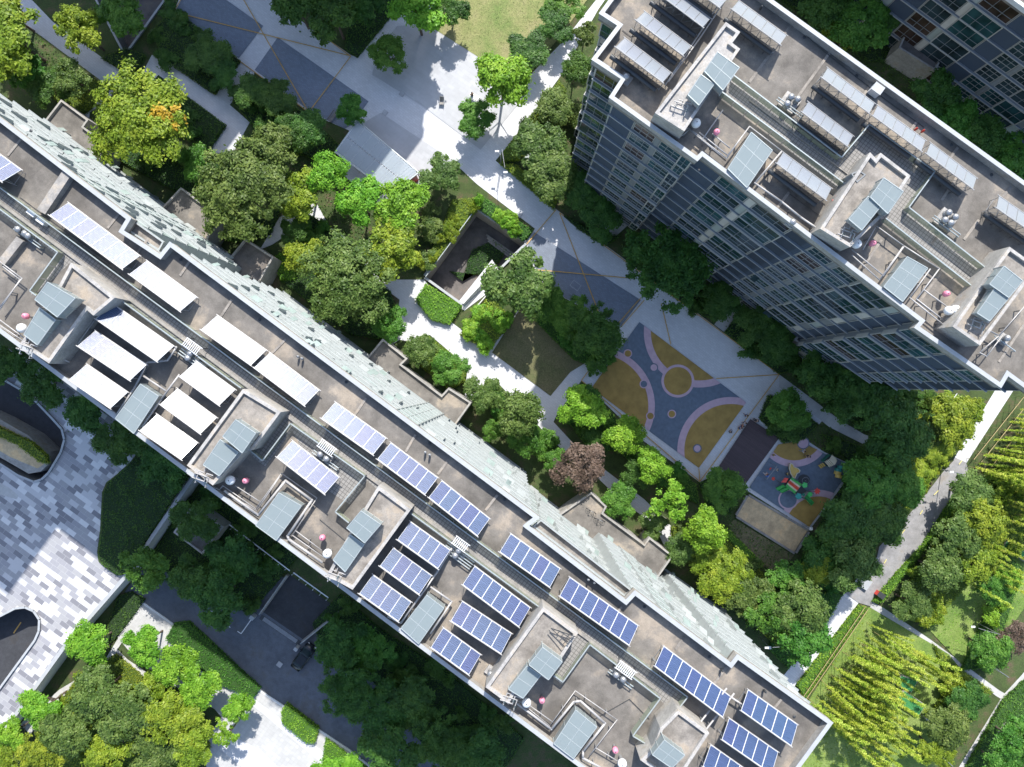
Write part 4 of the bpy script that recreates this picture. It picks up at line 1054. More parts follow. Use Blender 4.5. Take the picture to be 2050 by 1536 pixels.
# ---- capped vents, white domes, small twin vents
def vent(px, label, mat='pink', z=RZ, name='roof_vent', cat='roof vent', group='pink capped roof vents', r=0.30, h=1.1):
    p = P(*px, z+h); root = empty(name, (p.x, p.y, z), label, cat, group)
    b = MB(); b.tube((0,0,0), (0,0,h-0.15), r*0.35, n=10); b.build('pipe', M['galv'], root)
    b = MB(); b.lathe((0,0,h-0.35), [(r*.3,0),(r*.95,.02),(r*1.0,.25),(r*.92,.45),(r*.6,.58),(0.01,.62)], 16); b.build('cap', M[mat], root, smooth=True)
    b = MB(); b.lathe((0,0,h+.26), [(0.001,.03),(.05,.03),(.06,0)], 8); b.build('knob', M['dark'], root)
for px, s in [((50,633),'faded pink capped vent at far left beside the lower glass shed'),((491,963),'pink capped vent in the court of the second stair block'),((645,1077),'pink capped vent between thick pipe loop and third stair block'),((1085,1403),'pink capped vent beside the fourth stair block'),((1232,1503),'pink capped vent nearest the bottom edge'),((1435,264),'pink capped vent on the tall block left of the pale rooflight'),((1748,487),'pink capped vent on the tall block in the court of the middle stair block'),((1896,588),'pink capped vent on the tall block nearest the lower right stair block')]:
    vent(px, s)
for px, s in [((42,657),'white domed tank beside the far left pink vent'),((460,962),'white domed tank beside the second stair block'),((655,1109),'white domed tank at foot of the third stair block'),((1054,1408),'white domed tank at foot of the fourth stair block'),((1246,1530),'white domed tank cut by the bottom edge'),((1394,246),'white domed tank at foot of the white stair block'),((1716,488),'white domed tank at foot of the middle stair block on the tall block'),((1914,620),'right one of two touching white domed tanks on the tall block'),((1901,622),'left one of two touching white domed tanks on the tall block')]:
    vent(px, s, 'white', name='water_tank', cat='tank', group='white domed tanks', r=0.46, h=1.5)
for px, s in [((596,714),'left small pale stub vent of the pair near the pale arrays'),((604,718),'right small pale stub vent of the pair near the pale arrays'),((851,906),'left small stub vent of the pair in mid roof'),((860,911),'right small stub vent of the pair in mid roof'),((1178,1161),'left small rusty stub vent near the recessed terrace end'),((1190,1167),'right small rusty stub vent near the recessed terrace end'),((1446,1343),'single black stub vent near the facade step'),((1532,1385),'single black stub vent near the sharp roof corner'),((1835,258),'red stub vent left of its twin on the tall block'),((1849,262),'red stub vent right of its twin on the tall block'),((1524,15),'black stub vent near the top edge of the tall block')]:
    vent(px, s, 'red' if 'red ' in s else ('dark' if 'black' in s else 'coping'), name='stub_vent', cat='stub vent', group='small stub vents', r=0.12, h=0.6)
# ---- pump and fan sets
def fanset(pts, label, base, nb=0, ncomb=0):
    ps = [P(x, y, RZ+1.0) for x, y in pts]; c = sum(ps, Vector())/len(ps)
    root = empty('fan_set', (c.x, c.y, RZ), label, 'fan set', 'domed fan sets on the roofs', rz=-TH)
    b = MB(); b.box(-base[0]/2, base[0]/2, -base[1]/2, base[1]/2, 0, 0.35); b.build('plinth', M['block_white'], root)
    for p_ in ps:
        l = local(root, p_); b = MB(); b.lathe((l.x, l.y, 0.351), [(.30,0),(.30,.12),(.20,.16),(.20,.45),(.33,.5),(.33,.62),(.2,.78),(0.01,.82)], 14); b.build('fan', M['galv'], root, smooth=True)
    b = MB()
    for i in range(nb):
        y = -base[1]/2+0.1+i*0.28; b.tube((-base[0]/2-0.4, y, .55), (base[0]/2+1.0, y, .55), .06, n=6); b.tube((base[0]/2+1.0, y, 0), (base[0]/2+1.0, y, .55), .06)
    if nb: b.build('duct', M['steel'], root)
    if ncomb:
        b = MB()
        for i in range(ncomb): x = -1.0+i*0.2; b.box(x-.035, x+.035, .55, 1.45, 1.28, 1.33)
        b.box(-1.1, -1.0+ncomb*.2, .55, .61, 1.2, 1.279); b.box(-1.1, -1.0+ncomb*.2, 1.4, 1.46, 1.2, 1.279)
        b.build('comb_grille', M['white'], root)
        b = MB()
        for x in (-1.0, -1.0+ncomb*.2-.1):
            for y in (.58, 1.43): b.box(x-.03, x+.03, y-.03, y+.03, 0, 1.199)
        b.build('grille_leg', M['dark'], root)
fanset([(375,717),(380,708)], 'fan and pump set with comb grille between the two white array stacks', (1.6,1.2), 3, 9)
fanset([(640,910),(653,919)], 'fan and pump set with comb grille above the lone pale blue array', (1.6,1.0), 2, 9)
fanset([(911,1113),(918,1103)], 'fan and pump set on a stepped plinth between blue arrays of four and six', (1.9,1.5), 4, 8)
fanset([(1234,1352),(1248,1361)], 'fan and pump set with comb grille in the court near the lower roof end', (1.5,0.9), 2, 10)
fanset([(34,459),(48,467),(55,472)], 'fan set straddling the left upstand beside the corridor', (1.8,.9), 2)
fanset([(1585,193),(1598,198),(1577,207)], 'three domed fans on a pale slab beside a silver array', (1.7,1.6), 2)
fanset([(1901,425),(1914,434),(1893,440),(1905,446)], 'four domed fans on a pale slab in front of the black shadow', (1.8,1.8), 2)
fanset([(1255,152)], 'single domed fan on a white plinth near the left corner of tall roof', (1.1,1.0), 0)
fanset([(2018,677)], 'single domed fan with an arm near the right edge of the photo', (1.2,1.0), 1)
fanset([(982,1350)], 'single domed fan beside the fourth stair block at the roof edge', (1.0,.9), 0)
fanset([(1588,444)], 'single grey domed fan beside the red cloth on the tall block', (.9,.7), 0)
def acunit(px, label, rz=-TH):
    p = P(*px, RZ+.8); root = empty('air_conditioner', (p.x, p.y, RZ+.0), label, 'air conditioner', 'outdoor air conditioners', rz=rz)
    b = MB(); b.box(-.45,.45,-.18,.18,.1,.8); b.build('casing', M['white'], root)
    b = MB(); b.lathe((0,0,0), [(.26,0),(.26,.02)], 16); 
    for i, v in enumerate(b.v): b.v[i] = (v[0], -.19-v[2], .45+v[1])
    b.add([(.24*math.cos(t*math.pi/8), -.2, .45+.24*math.sin(t*math.pi/8)) for t in range(16)], [tuple(range(15,-1,-1))]); b.build('fan_grille', M['dark'], root)
    b = MB(); b.box(-.4,-.3,-.2,.2,0,.099); b.box(.3,.4,-.2,.2,0,.099); b.build('foot', M['galv'], root)
acunit((61,427), 'white outdoor unit on the corridor, upper left one of two')
acunit((80,443), 'white outdoor unit on the corridor, lower right one of two')
root = empty('cabinet', P(1747,186,RZ), 'plain white cabinet standing beside the upper silver array', 'cabinet', rz=-TH)
b = MB(); b.box(-.5,.5,-.4,.4,.1,1.0); b.build('casing', M['white'], root)
b = MB(); b.box(-.45,.45,-.35,.35,0,.099); b.build('foot', M['galv'], root)
b = MB(); b.box(-.54,.54,-.44,.44,1.002,1.05); b.build('lid', M['coping'], root)
# ladder lying on the fourth stair block
root = empty('ladder', P(1123,1275,RZ+3.1), 'folded dark ladder lying on the fourth stair block roof', 'ladder')
b = MB(); zz_ = RZ+3.14
for a, c in (((1099,1262),(1128,1297)), ((1103,1258),(1138,1291)), ((1103,1258),(1152,1275)), ((1118,1262),(1147,1282))): b.tube(P(*a, zz_), P(*c, zz_), .05, n=4)
part('rail', b, M['dark'], root)
b = MB()
for t in (0.15, .35, .55, .75, .95):
    a = P(1103,1258,zz_).lerp(P(1138,1291,zz_), t); c = P(1103,1258,zz_).lerp(P(1152,1275,zz_), t); b.tube(a, c, .035, n=4)
part('rung', b, M['dark'], root)
# red cloth hung over a pipe frame
root = empty('cloth', P(1674,405,RZ), 'red and white cloth draped over a low rail at the middle stair block', 'cloth')
b = MB()
for i, (x, y) in enumerate([(1668,412),(1672,404),(1678,396),(1684,400)]):
    p = P(x, y, RZ+1); b.add([(p.x-.3,p.y-.2,RZ+.95+.1*(i%2)),(p.x+.3,p.y-.25,RZ+.9),(p.x+.28,p.y+.3,RZ+1.0),(p.x-.2,p.y+.25,RZ+.88), (p.x-.35,p.y-.3,RZ+.3)], [(0,1,2,3),(0,3,4)])
part('fabric', b, M['red'], root)
b = MB(); b.path([P(1664,416,RZ), P(1664,416,RZ+.9), P(1688,392,RZ+.9), P(1688,392,RZ)], .03); part('rail', b, M['galv'], root)

# valve clusters at the roof ends of the stair blocks
def valves(px, label, z=RZ+3.1):
    p = P(*px, z); o = empty('valve_cluster', (p.x, p.y, z), label, 'valves', 'valve clusters', rz=-TH+.3)
    b = MB(); b.path([(-.9,-.3,0),(-.9,-.3,.35),(.3,-.3,.35),(.3,.5,.35),(.9,.5,.35),(.9,.5,0)], .06); b.path([(-.5,-.7,0),(-.5,-.7,.3),(-.5,.5,.3),(0,.5,.3),(0,.9,.3)], .05); b.path([(.6,-.8,0),(.6,-.8,.4),(.6,.2,.4),(-.8,.2,.4)], .045); b.build('pipe', M['pipe'], o)
    for x, y in ((-.5,-.3),(.3,.1),(.6,-.4)):
        b = MB(); b.tube((x,y,.35),(x,y,.62),.03); b.lathe((x,y,.6),[(.12,0),(.14,.03),(.12,.05)],10); b.build('handwheel', M['pane_teal'], o)
for px, lb in (((58,698),'valve cluster at the roof end of the first stair block'),((408,955),'valve cluster at the roof end of the second stair block'),((672,1152),'valve cluster at the roof end of the third stair block'),((1022,1398),'valve cluster at the roof end of the fourth stair block'),((1362,215),'valve cluster on the white stair block of the tall building'),((1694,470),'valve cluster on the middle stair block of the tall building'),((1953,650),'valve cluster on the lower right stair block of the tall building')):
    valves(px, lb, RZ+2.53)
# loose cables and thin conduits on the slabs
def conduit(pts, label, z=RZ+.08, r=.03, mat='dark'):
    q = [P(x, y, z) for x, y in pts]; o = empty('conduit', (q[0].x, q[0].y, RZ), label, 'conduit', 'thin conduits on the roofs')
    b = MB(); b.path(q, r, n=5, m=0); part('conduit_pipe', b, M[mat], o)
for pts, lb in (([(1222,205),(1300,262),(1330,283)], 'thin rusty conduit along the stepped left edge of the tall roof'), ([(1246,60),(1262,72),(1280,70),(1296,84)], 'curling dark cable in the corner of the tall roof'), ([(1560,20),(1640,95),(1760,190),(1850,255)], 'long dark cable in the gutter of the tall roof'), ([(1580,388),(1660,446),(1700,476)], 'thin conduit below the lone silver array'), ([(1850,665),(1935,725),(2000,772)], 'thin conduit at the lower right roof edge'), ([(40,395),(130,462),(220,528)], 'thin conduit beside the corridor at the left end'), ([(640,1040),(700,1090),(715,1110)], 'thin conduit below the lone pale array'), ([(1190,1440),(1260,1400),(1300,1440)], 'thin conduit across the last court'), ([(1440,60),(1395,130),(1330,225)], 'dark cable along the white stair block')):
    conduit(pts, lb)
# round roof drains
for k, (x, y) in enumerate([(62,262),(205,400),(362,520),(520,640),(693,765),(860,888),(1010,1000),(1290,1215),(1420,1315),(1590,1435),(1610,75),(1715,152),(1905,290),(1985,350),(1400,340),(1620,480),(1790,600)]):
    z = RZ+.03; p = P(x, y, z); o = empty('roof_drain', (p.x, p.y, RZ), 'small dark round drain, number %s along the gutter' % ['one','two','three','four','five','six','seven','eight','nine','ten','eleven','twelve','thirteen','fourteen','fifteen','sixteen','seventeen'][k], 'roof drain', 'round roof drains')
    o['label'] = 'small dark round drain in the gutter of the ' + ('tall block' if (x > 1395 and y < 620) else 'long block')
    b = MB(); b.lathe((0,0,.01), [(.16,0),(.16,.04),(.08,.08),(.001,.09)], 12); b.build('grate', M['dark'], o)
# ============================================================= PLANTS
def leaf_arrays(cen, nrm, size, aspect=0.55, rs=nrs, droop=0.0):
    """one bent-free quad per leaf: centre, outward direction, size"""
    n = len(cen)
    d = nrm + rs.normal(0, 0.55, (n, 3)); d[:, 2] += 0.25
    d /= np.linalg.norm(d, axis=1)[:, None]+1e-9
    t = rs.normal(0, 1, (n, 3)); t -= d*(t*d).sum(1)[:, None]; t /= np.linalg.norm(t, axis=1)[:, None]+1e-9
    s = np.cross(d, t); sz = (size*rs.uniform(0.6, 1.35, n))[:, None]
    a = t*sz; b = s*sz*aspect
    return np.stack([cen-a, cen-b*1.0, cen+a, cen+b], 1)      # diamond-shaped leaf
def leaf_mesh(name, quads, mats, midx=None, var=None):
    n = len(quads); me = bpy.data.meshes.new(name)
    me.vertices.add(n*4); me.vertices.foreach_set('co', quads.reshape(-1).astype(np.float32))
    me.loops.add(n*4); me.loops.foreach_set('vertex_index', np.arange(n*4, dtype=np.int32))
    me.polygons.add(n); me.polygons.foreach_set('loop_start', np.arange(0, n*4, 4, dtype=np.int32))
    try: me.polygons.foreach_set('loop_total', np.full(n, 4, dtype=np.int32))
    except Exception: pass
    for m in mats: me.materials.append(m)
    if midx is not None: me.polygons.foreach_set('material_index', midx.astype(np.int32))
    at = me.attributes.new('var', 'FLOAT', 'FACE'); at.data.foreach_set('value', (nrs.uniform(0, 1, n) if var is None else var).astype(np.float32))
    me.update(calc_edges=True); return me
def crown(R_, H, nclump, nleaf, leaf, seed, mat, lump=0.30, odd=None, open_=0.0, zc=None):
    rs = np.random.RandomState(seed)
    # a few big limbs' masses, each carrying many small twig clumps
    nl = max(5, nclump//5); th = rs.uniform(0, 2*np.pi, nl)+0.0; u = np.sqrt((np.arange(nl)+.5)/nl); th = np.arange(nl)*2.39996+rs.uniform(-.4, .4, nl)
    rad = u*R_*0.74*rs.uniform(0.82, 1.12, nl)
    lz = H*(1-0.6*(rad/R_)**2)*rs.uniform(.80, 1.0, nl)-R_*.2
    lr = R_*rs.uniform(.24, .36, nl)
    k = nclump*3; li = rs.randint(0, nl, k)
    d = rs.normal(0, 1, (k, 3)); d /= np.linalg.norm(d, axis=1)[:, None]; d[:, 2] = np.where(d[:, 2] < -.25, -d[:, 2], d[:, 2])
    cen = np.stack([rad[li]*np.cos(th[li]), rad[li]*np.sin(th[li]), lz[li]], 1)+d*lr[li][:, None]*rs.uniform(.7, 1.12, (k, 1))*np.array([1.05, 1.05, .8])
    cr = R_*lump*.42*rs.uniform(0.5, 1.25, k)
    per = rs.multinomial(nleaf, cr**1.6/np.sum(cr**1.6))
    pts = []; nr = []; va = []; od = []
    cv = rs.uniform(0, 1, k); ang = np.arctan2(cen[:, 1], cen[:, 0]); rr_ = np.hypot(cen[:, 0], cen[:, 1])
    oddk = (np.abs(((ang-0.25+np.pi) % (2*np.pi))-np.pi) < 0.42) & (rr_ > .3*R_) & (rs.uniform(0, 1, k) < .6)
    for i in range(k):
        m = per[i]; e = rs.normal(0, .62, (m, 3))*cr[i]; e[:, 2] *= .6
        pts.append(cen[i]+e); n_ = e/(np.linalg.norm(e, axis=1)[:, None]+1e-6)*.5+d[i]*.6+np.array([0, 0, .5]); nr.append(n_)
        va.append(np.clip(cv[i]*0.45+rs.uniform(0, .55, m), 0, 1)); od.append(np.full(m, oddk[i]))
    pts = np.concatenate(pts); nr = np.concatenate(nr); va = np.concatenate(va); od = np.concatenate(od)
    q = leaf_arrays(pts, nr, leaf, rs=rs)
    mats = [LM[mat]]; mi = None
    if odd: mats.append(LM[odd]); mi = od.astype(int)
    return leaf_mesh('crown', q, mats, mi, va), cen
def trunk_mesh(H, R_, cen, seed, base=0.16):
    r = random.Random(seed); b = MB(); zb = H
    b.tube((0, 0, 0), (0.1, .05, zb*0.55), base, base*0.7, n=8); b.tube((0.1, .05, zb*0.55), (0.0, 0, zb*0.95), base*0.7, base*0.35, n=7)
    for i in range(9):
        c = cen[r.randrange(len(cen))]; s = (0.1, .05, zb*r.uniform(0.4, 0.7)); mid = (c[0]*.5, c[1]*.5, (s[2]+c[2])/2-.1)
        b.tube(s, mid, base*0.42, base*0.28, n=5); b.tube(mid, tuple(c), base*0.28, base*0.1, n=5)
    return b.mesh('trunk', [M['bark']])
# prototypes: crown radius, dome height above z of crown base; stored in local coordinates with the trunk foot at 0
PROTO = {}
def proto(key, R_, Ht, depth, nclump, nleaf, leaf, mat, seed, lump=0.3, odd=None, base=0.16):
    me, cen = crown(R_, depth, nclump, nleaf, leaf, seed, mat, lump, odd)
    sh = Ht-depth
    co = np.empty(len(me.vertices)*3, np.float32); me.vertices.foreach_get('co', co); co = co.reshape(-1, 3); co[:, 2] += sh; me.vertices.foreach_set('co', co.reshape(-1)); me.update()
    cen = cen.copy(); cen[:, 2] += sh
    PROTO[key] = (R_, Ht, me, trunk_mesh(Ht*0.85, R_, cen, seed, base))
for i, (mt, sd_) in enumerate([('lime',1),('lime',2),('yg',3),('yg',4),('mid',5),('mid',6),('olive',7),('olive',8),('dark',9),('dark',10),('purple',11)]):
    proto(mt+str(i % 2), 3.2, 8.0, 3.6, 46, 14000, 0.16, mt, sd_*7+1, 0.27)
proto('patch', 5.2, 11.0, 4.5, 75, 26000, 0.16, 'yg', 77, 0.22, 'orange', .22)
proto('big_olive', 5.4, 11.0, 4.6, 80, 26000, 0.17, 'olive', 78, 0.21, None, .22)
proto('big_dark', 6.2, 12.0, 4.6, 85, 26000, 0.18, 'dark', 79, 0.20, None, .24)
for i, (mt, sd_) in enumerate([('lime',21),('yg',22),('mid',23),('olive',24),('dark',25)]):
    proto('s_'+mt, 1.5, 2.2, 1.7, 22, 2600, 0.12, mt, sd_, 0.34, None, .05)
# sparse crown
me, cen = crown(3.2, 3.4, 26, 4200, 0.15, 91, 'lime', 0.2)
co = np.empty(len(me.vertices)*3, np.float32); me.vertices.foreach_get('co', co); co = co.reshape(-1, 3); co[:, 2] += 4.4; me.vertices.foreach_set('co', co.reshape(-1)); cen[:, 2] += 4.4
PROTO['sparse'] = (3.2, 8.0, me, trunk_mesh(7.0, 3.2, cen, 91))
tr_ = random.Random(33)
def tree(px, r_px, key, label, h=None, z0=0.0, group='trees around the blocks', name='tree', cat='tree'):
    R0, H0, cm, tm = PROTO[key]
    h = h or H0
    zt = z0+h*0.72; c = P(*px, zt); rw = 1.12*r_px*(CAMH-zt)/FPX
    o = empty(name, (c.x, c.y, z0), label, cat, group, rz=tr_.uniform(0, 6.28) if key != 'patch' else 0.0)
    sx = rw/R0; sz = h/H0; o.scale = (sx, sx, sz)
    for nm, me in (('crown', cm), ('trunk', tm)):
        q = bpy.data.objects.new(nm, me); COL.objects.link(q); q.parent = o
    return o
T = [
 # upper left
 ((28,78),72,'yg0','broad yellow green tree at the upper left edge of the photo',9),
 ((10,20),50,'yg1','yellow green tree in the very top left corner',8),
 ((158,60),44,'yg1','yellow green tree standing over the top left path',8),
 ((245,30),48,'mid0','green tree growing in the sunken light well at top left',6),
 ((148,158),34,'olive0','pale grey green tree between the long block and the top left path',6),
 ((95,175),40,'dark0','dark bush like tree left of the pale grey green one',5),
 ((60,150),35,'mid1','green tree squeezed between yellow crown and long block',5),
 ((290,252),96,'patch','biggest yellow green tree, with an orange patch in its crown',11),
 ((398,330),38,'mid0','green tree between the orange patched crown and the grey green giant',6),
 ((485,385),92,'big_olive','giant grey green tree left of the little white path',11),
 ((545,305),50,'olive1','grey green crown just above the giant one',9),
 ((612,390),48,'yg0','yellowish tree between the giant grey green crown and the lime trees',7),
 ((655,352),42,'lime0','bright lime crown at the lower left corner of the glass canopy',8),
 ((722,408),46,'lime1','bright lime crown below the middle of the glass canopy',8),
 ((812,412),54,'lime0','bright green crown at the red end of the glass canopy',8),
 ((880,350),38,'olive0','round olive tree between canopy and white promenade',5),
 ((785,495),58,'yg1','golden green tree left of the sunken courtyard',8),
 ((700,560),88,'big_olive','large grey green tree below the golden one beside the long block',11),
 ((620,520),42,'yg0','yellow green crown at the upper left shoulder of the large grey tree',7),
 ((782,650),34,'mid1','dense round dark green tree at the end of the dappled path',5),
 ((590,465),28,'dark1','small blue green tree on the little white path',5),
 ((622,258),38,'dark0','dark tree at left of the glass canopy',6),
 ((590,268),36,'dark1','dark tree in the planter below the blue carpet paving',6),
 ((500,185),34,'dark0','dark tree at the left end of the planter below the carpet paving',4),
 ((555,200),36,'dark1','dark tree in the middle of the planter under the ochre line',4),
 ((418,110),42,'dark1','dark tree in the large hedge block at top',4),
 ((450,150),30,'dark0','dark tree at the tip of the large hedge block at top',4),
 ((704,220),30,'mid0','dark rounded tree at the top corner of the glass canopy',5),
 ((590,8),50,'dark0','dark conifer at the top edge above the ochre lines',9),
 ((665,30),50,'dark1','olive dark conifer beside the top promenade',9),
 ((728,20),36,'dark0','dark tree between conifers and lime tree at the top edge',6),
 ((832,22),52,'lime1','lime tree at the top edge casting a lacy shadow on grey paving',9),
 ((778,112),36,'mid1','compact green tree in a square of the grey paving',5),
 ((903,22),34,'dark1','dark bush tree right of the lime tree at the top edge',5),
 ((1005,158),56,'lime0','open lime tree with a visible trunk beside the white promenade',9),
 ((952,240),38,'mid0','compact green tree in a planter corner of the promenade',5),
 ((1060,105),40,'dark0','dark round bush tree on the dry lawn, left one',4),
 ((1110,50),36,'dark1','dark bush tree on the dry lawn, near the diagonal white path',4),
 ((1130,10),36,'mid1','green bush tree on the dry lawn at top edge',4),
 ((1152,140),32,'dark0','dark tree squeezed between the diagonal path and the tall block',6),
 ((1172,70),22,'olive0','narrow grey tree by the corner of the tall block',5),
 ((1108,215),36,'olive1','grey green tree beside the clipped hedge at the tall block',5),
 ((1080,290),48,'olive0','broad olive tree beside the tall block, upper one',6),
 ((1102,350),50,'olive1','broad olive tree beside the tall block, lower one',6),
 ((1205,440),40,'dark1','dark tree at foot of the tall block beside the small porch',5),
 ((1165,385),40,'dark0','dark tree under the left foot of the shaded facade',5),
 # middle
 ((1034,568),64,'olive0','yellowish olive tree overhanging the sunken courtyard',9),
 ((1110,612),36,'mid0','half lit green tree behind the shaded lawn',5),
 ((1150,640),40,'mid1','green tree in the middle of the row behind the shaded lawn',5),
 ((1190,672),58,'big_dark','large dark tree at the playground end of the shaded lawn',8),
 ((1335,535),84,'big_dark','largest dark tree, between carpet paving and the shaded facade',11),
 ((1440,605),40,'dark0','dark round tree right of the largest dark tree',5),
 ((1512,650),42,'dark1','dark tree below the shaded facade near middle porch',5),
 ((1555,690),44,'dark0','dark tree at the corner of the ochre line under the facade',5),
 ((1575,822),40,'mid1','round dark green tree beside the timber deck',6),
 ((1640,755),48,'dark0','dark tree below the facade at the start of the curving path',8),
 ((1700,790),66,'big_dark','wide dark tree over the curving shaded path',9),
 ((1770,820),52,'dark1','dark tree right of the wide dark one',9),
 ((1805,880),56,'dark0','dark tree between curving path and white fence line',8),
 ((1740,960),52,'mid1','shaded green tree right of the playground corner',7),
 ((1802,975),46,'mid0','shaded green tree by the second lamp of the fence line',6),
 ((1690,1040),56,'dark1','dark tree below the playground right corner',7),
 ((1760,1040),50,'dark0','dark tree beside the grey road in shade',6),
 ((1650,1115),42,'dark0','dark brownish tree at the sandpit end',6),
 ((1445,980),42,'mid1','round shaded tree below the timber deck',5),
 ((842,702),32,'olive1','grey green round tree, left one of two in the triangular bed',5),
 ((900,738),34,'mid1','green round tree, right one of two in the triangular bed',5),
 ((965,785),35,'olive0','round olive tree beside the stepped porch roof',5),
 ((1040,825),46,'olive1','tall grey green conifer like tree beside the white path',9),
 ((1050,880),34,'mid0','green crown at the foot of the tall grey green tree',6),
 ((985,862),20,'mid1','small emerald tree near the end of stepped porch',4),
 ((1115,922),26,'mid0','small green tree left of the purple one',4),
 ((1165,930),50,'purple0','purple brown leaved tree beside the white path',7),
 ((1162,818),46,'lime1','brightest lime tree next to the playground corner',8),
 ((1245,868),40,'lime0','bright lime tree along the playground edge',7),
 ((1308,932),36,'lime1','yellow lime tree at the bottom corner of the playground',7),
 ((1195,880),30,'dark0','dark tree between the two lime trees at the playground',5),
 ((1275,945),30,'dark1','dark green tree left of the sparse tree',5),
 ((1240,1000),36,'mid0','dense round green tree beside the lower porch roof',5),
 ((1345,1000),46,'sparse','sparse lime tree with bare branches showing',8),
 ((1305,1052),28,'olive0','small olive tree beside the lower porch roof',4),
 ((1410,1055),44,'lime0','bright green tree left of the sandpit lawn',8),
 ((1360,1100),30,'olive1','grey green tree under the bright one near the lower porch',5),
 ((1455,1150),52,'yg0','yellow olive tree mound near the long block, left part',6),
 ((1500,1190),44,'olive0','olive tree mound near the long block, right part',6),
 ((1420,1120),34,'yg1','yellow green bush tree below the bright tree',5),
 ((1575,1160),38,'mid0','emerald tree below the small lawn',6),
 ((1545,1225),46,'mid1','green tree beside the facade end, left one',7),
 ((1600,1215),54,'olive1','large green tree near the white path, upper',8),
 ((1610,1275),50,'mid0','large green tree near the white path, lower',8),
 ((1700,1130),50,'olive0','lit olive tree next to the grey block and the road end',8),
 ((1640,1140),36,'yg0','yellow green tree left of the lit olive tree',6),
 # right
 ((1900,835),48,'yg1','yellow green tree between white fence line and white path',6),
 ((1868,905),38,'yg0','small yellow green tree below it near the grey road start',4),
 ((1835,950),34,'yg1','yellow green bush tree by the fence line lamp',4),
 ((1855,870),30,'olive0','olive bush tree by the upper fence lamp',4),
 ((1940,990),44,'olive1','dark olive tree right of the grey road, top one',6),
 ((1970,1040),46,'yg0','golden olive tree right of the road, second one',7),
 ((1910,1075),42,'olive0','olive tree right of the road, in the middle',7),
 ((1880,1140),44,'olive1','olive tree right of the road, lower one',7),
 ((1945,1120),40,'yg1','yellow tree at the edge of the green lawn',6),
 ((1820,1205),38,'olive0','round dark olive tree beside the reddish bin',5),
 ((1980,1300),40,'mid0','green tree beside the reddish brown shrub at right edge',6),
 ((2035,1270),34,'purple0','reddish brown tree at the right edge',4),
 ((1985,1180),28,'mid1','green bush tree along the edge of the green lawn',4),
 ((1930,1400),40,'dark0','dark tree in the corner of the two white paths',5),
 ((1895,1450),44,'olive1','olive tree beside the lower right white path',6),
 ((1870,1500),36,'yg0','yellow olive tree at the bottom edge right of bamboo',5),
 ((2030,1480),42,'mid1','green tree in the bottom right corner',6),
 ((2000,1530),36,'mid0','second green tree in the bottom right corner',6),
 # top right gap
 ((1645,20),52,'dark0','dark tree at the top edge behind the tall block',8),
 ((1720,50),56,'mid1','green tree between tall block and grey block, upper',8),
 ((1765,20),40,'dark1','dark tree against the grey block at the top edge',7),
 ((1680,75),34,'yg0','thin yellow green tree beside the tall block parapet',6),
 ((1870,190),44,'dark1','dark tree between the two blocks below the porch',7),
 ((1915,245),46,'mid0','green tree between the two blocks, middle',7),
 ((1965,275),44,'dark0','dark tree between the two blocks, lower',7),
 ((2020,320),44,'mid1','green tree between the two blocks at the right edge',7),
]
for a in T: tree(a[0], a[1], a[2], a[3], a[4])
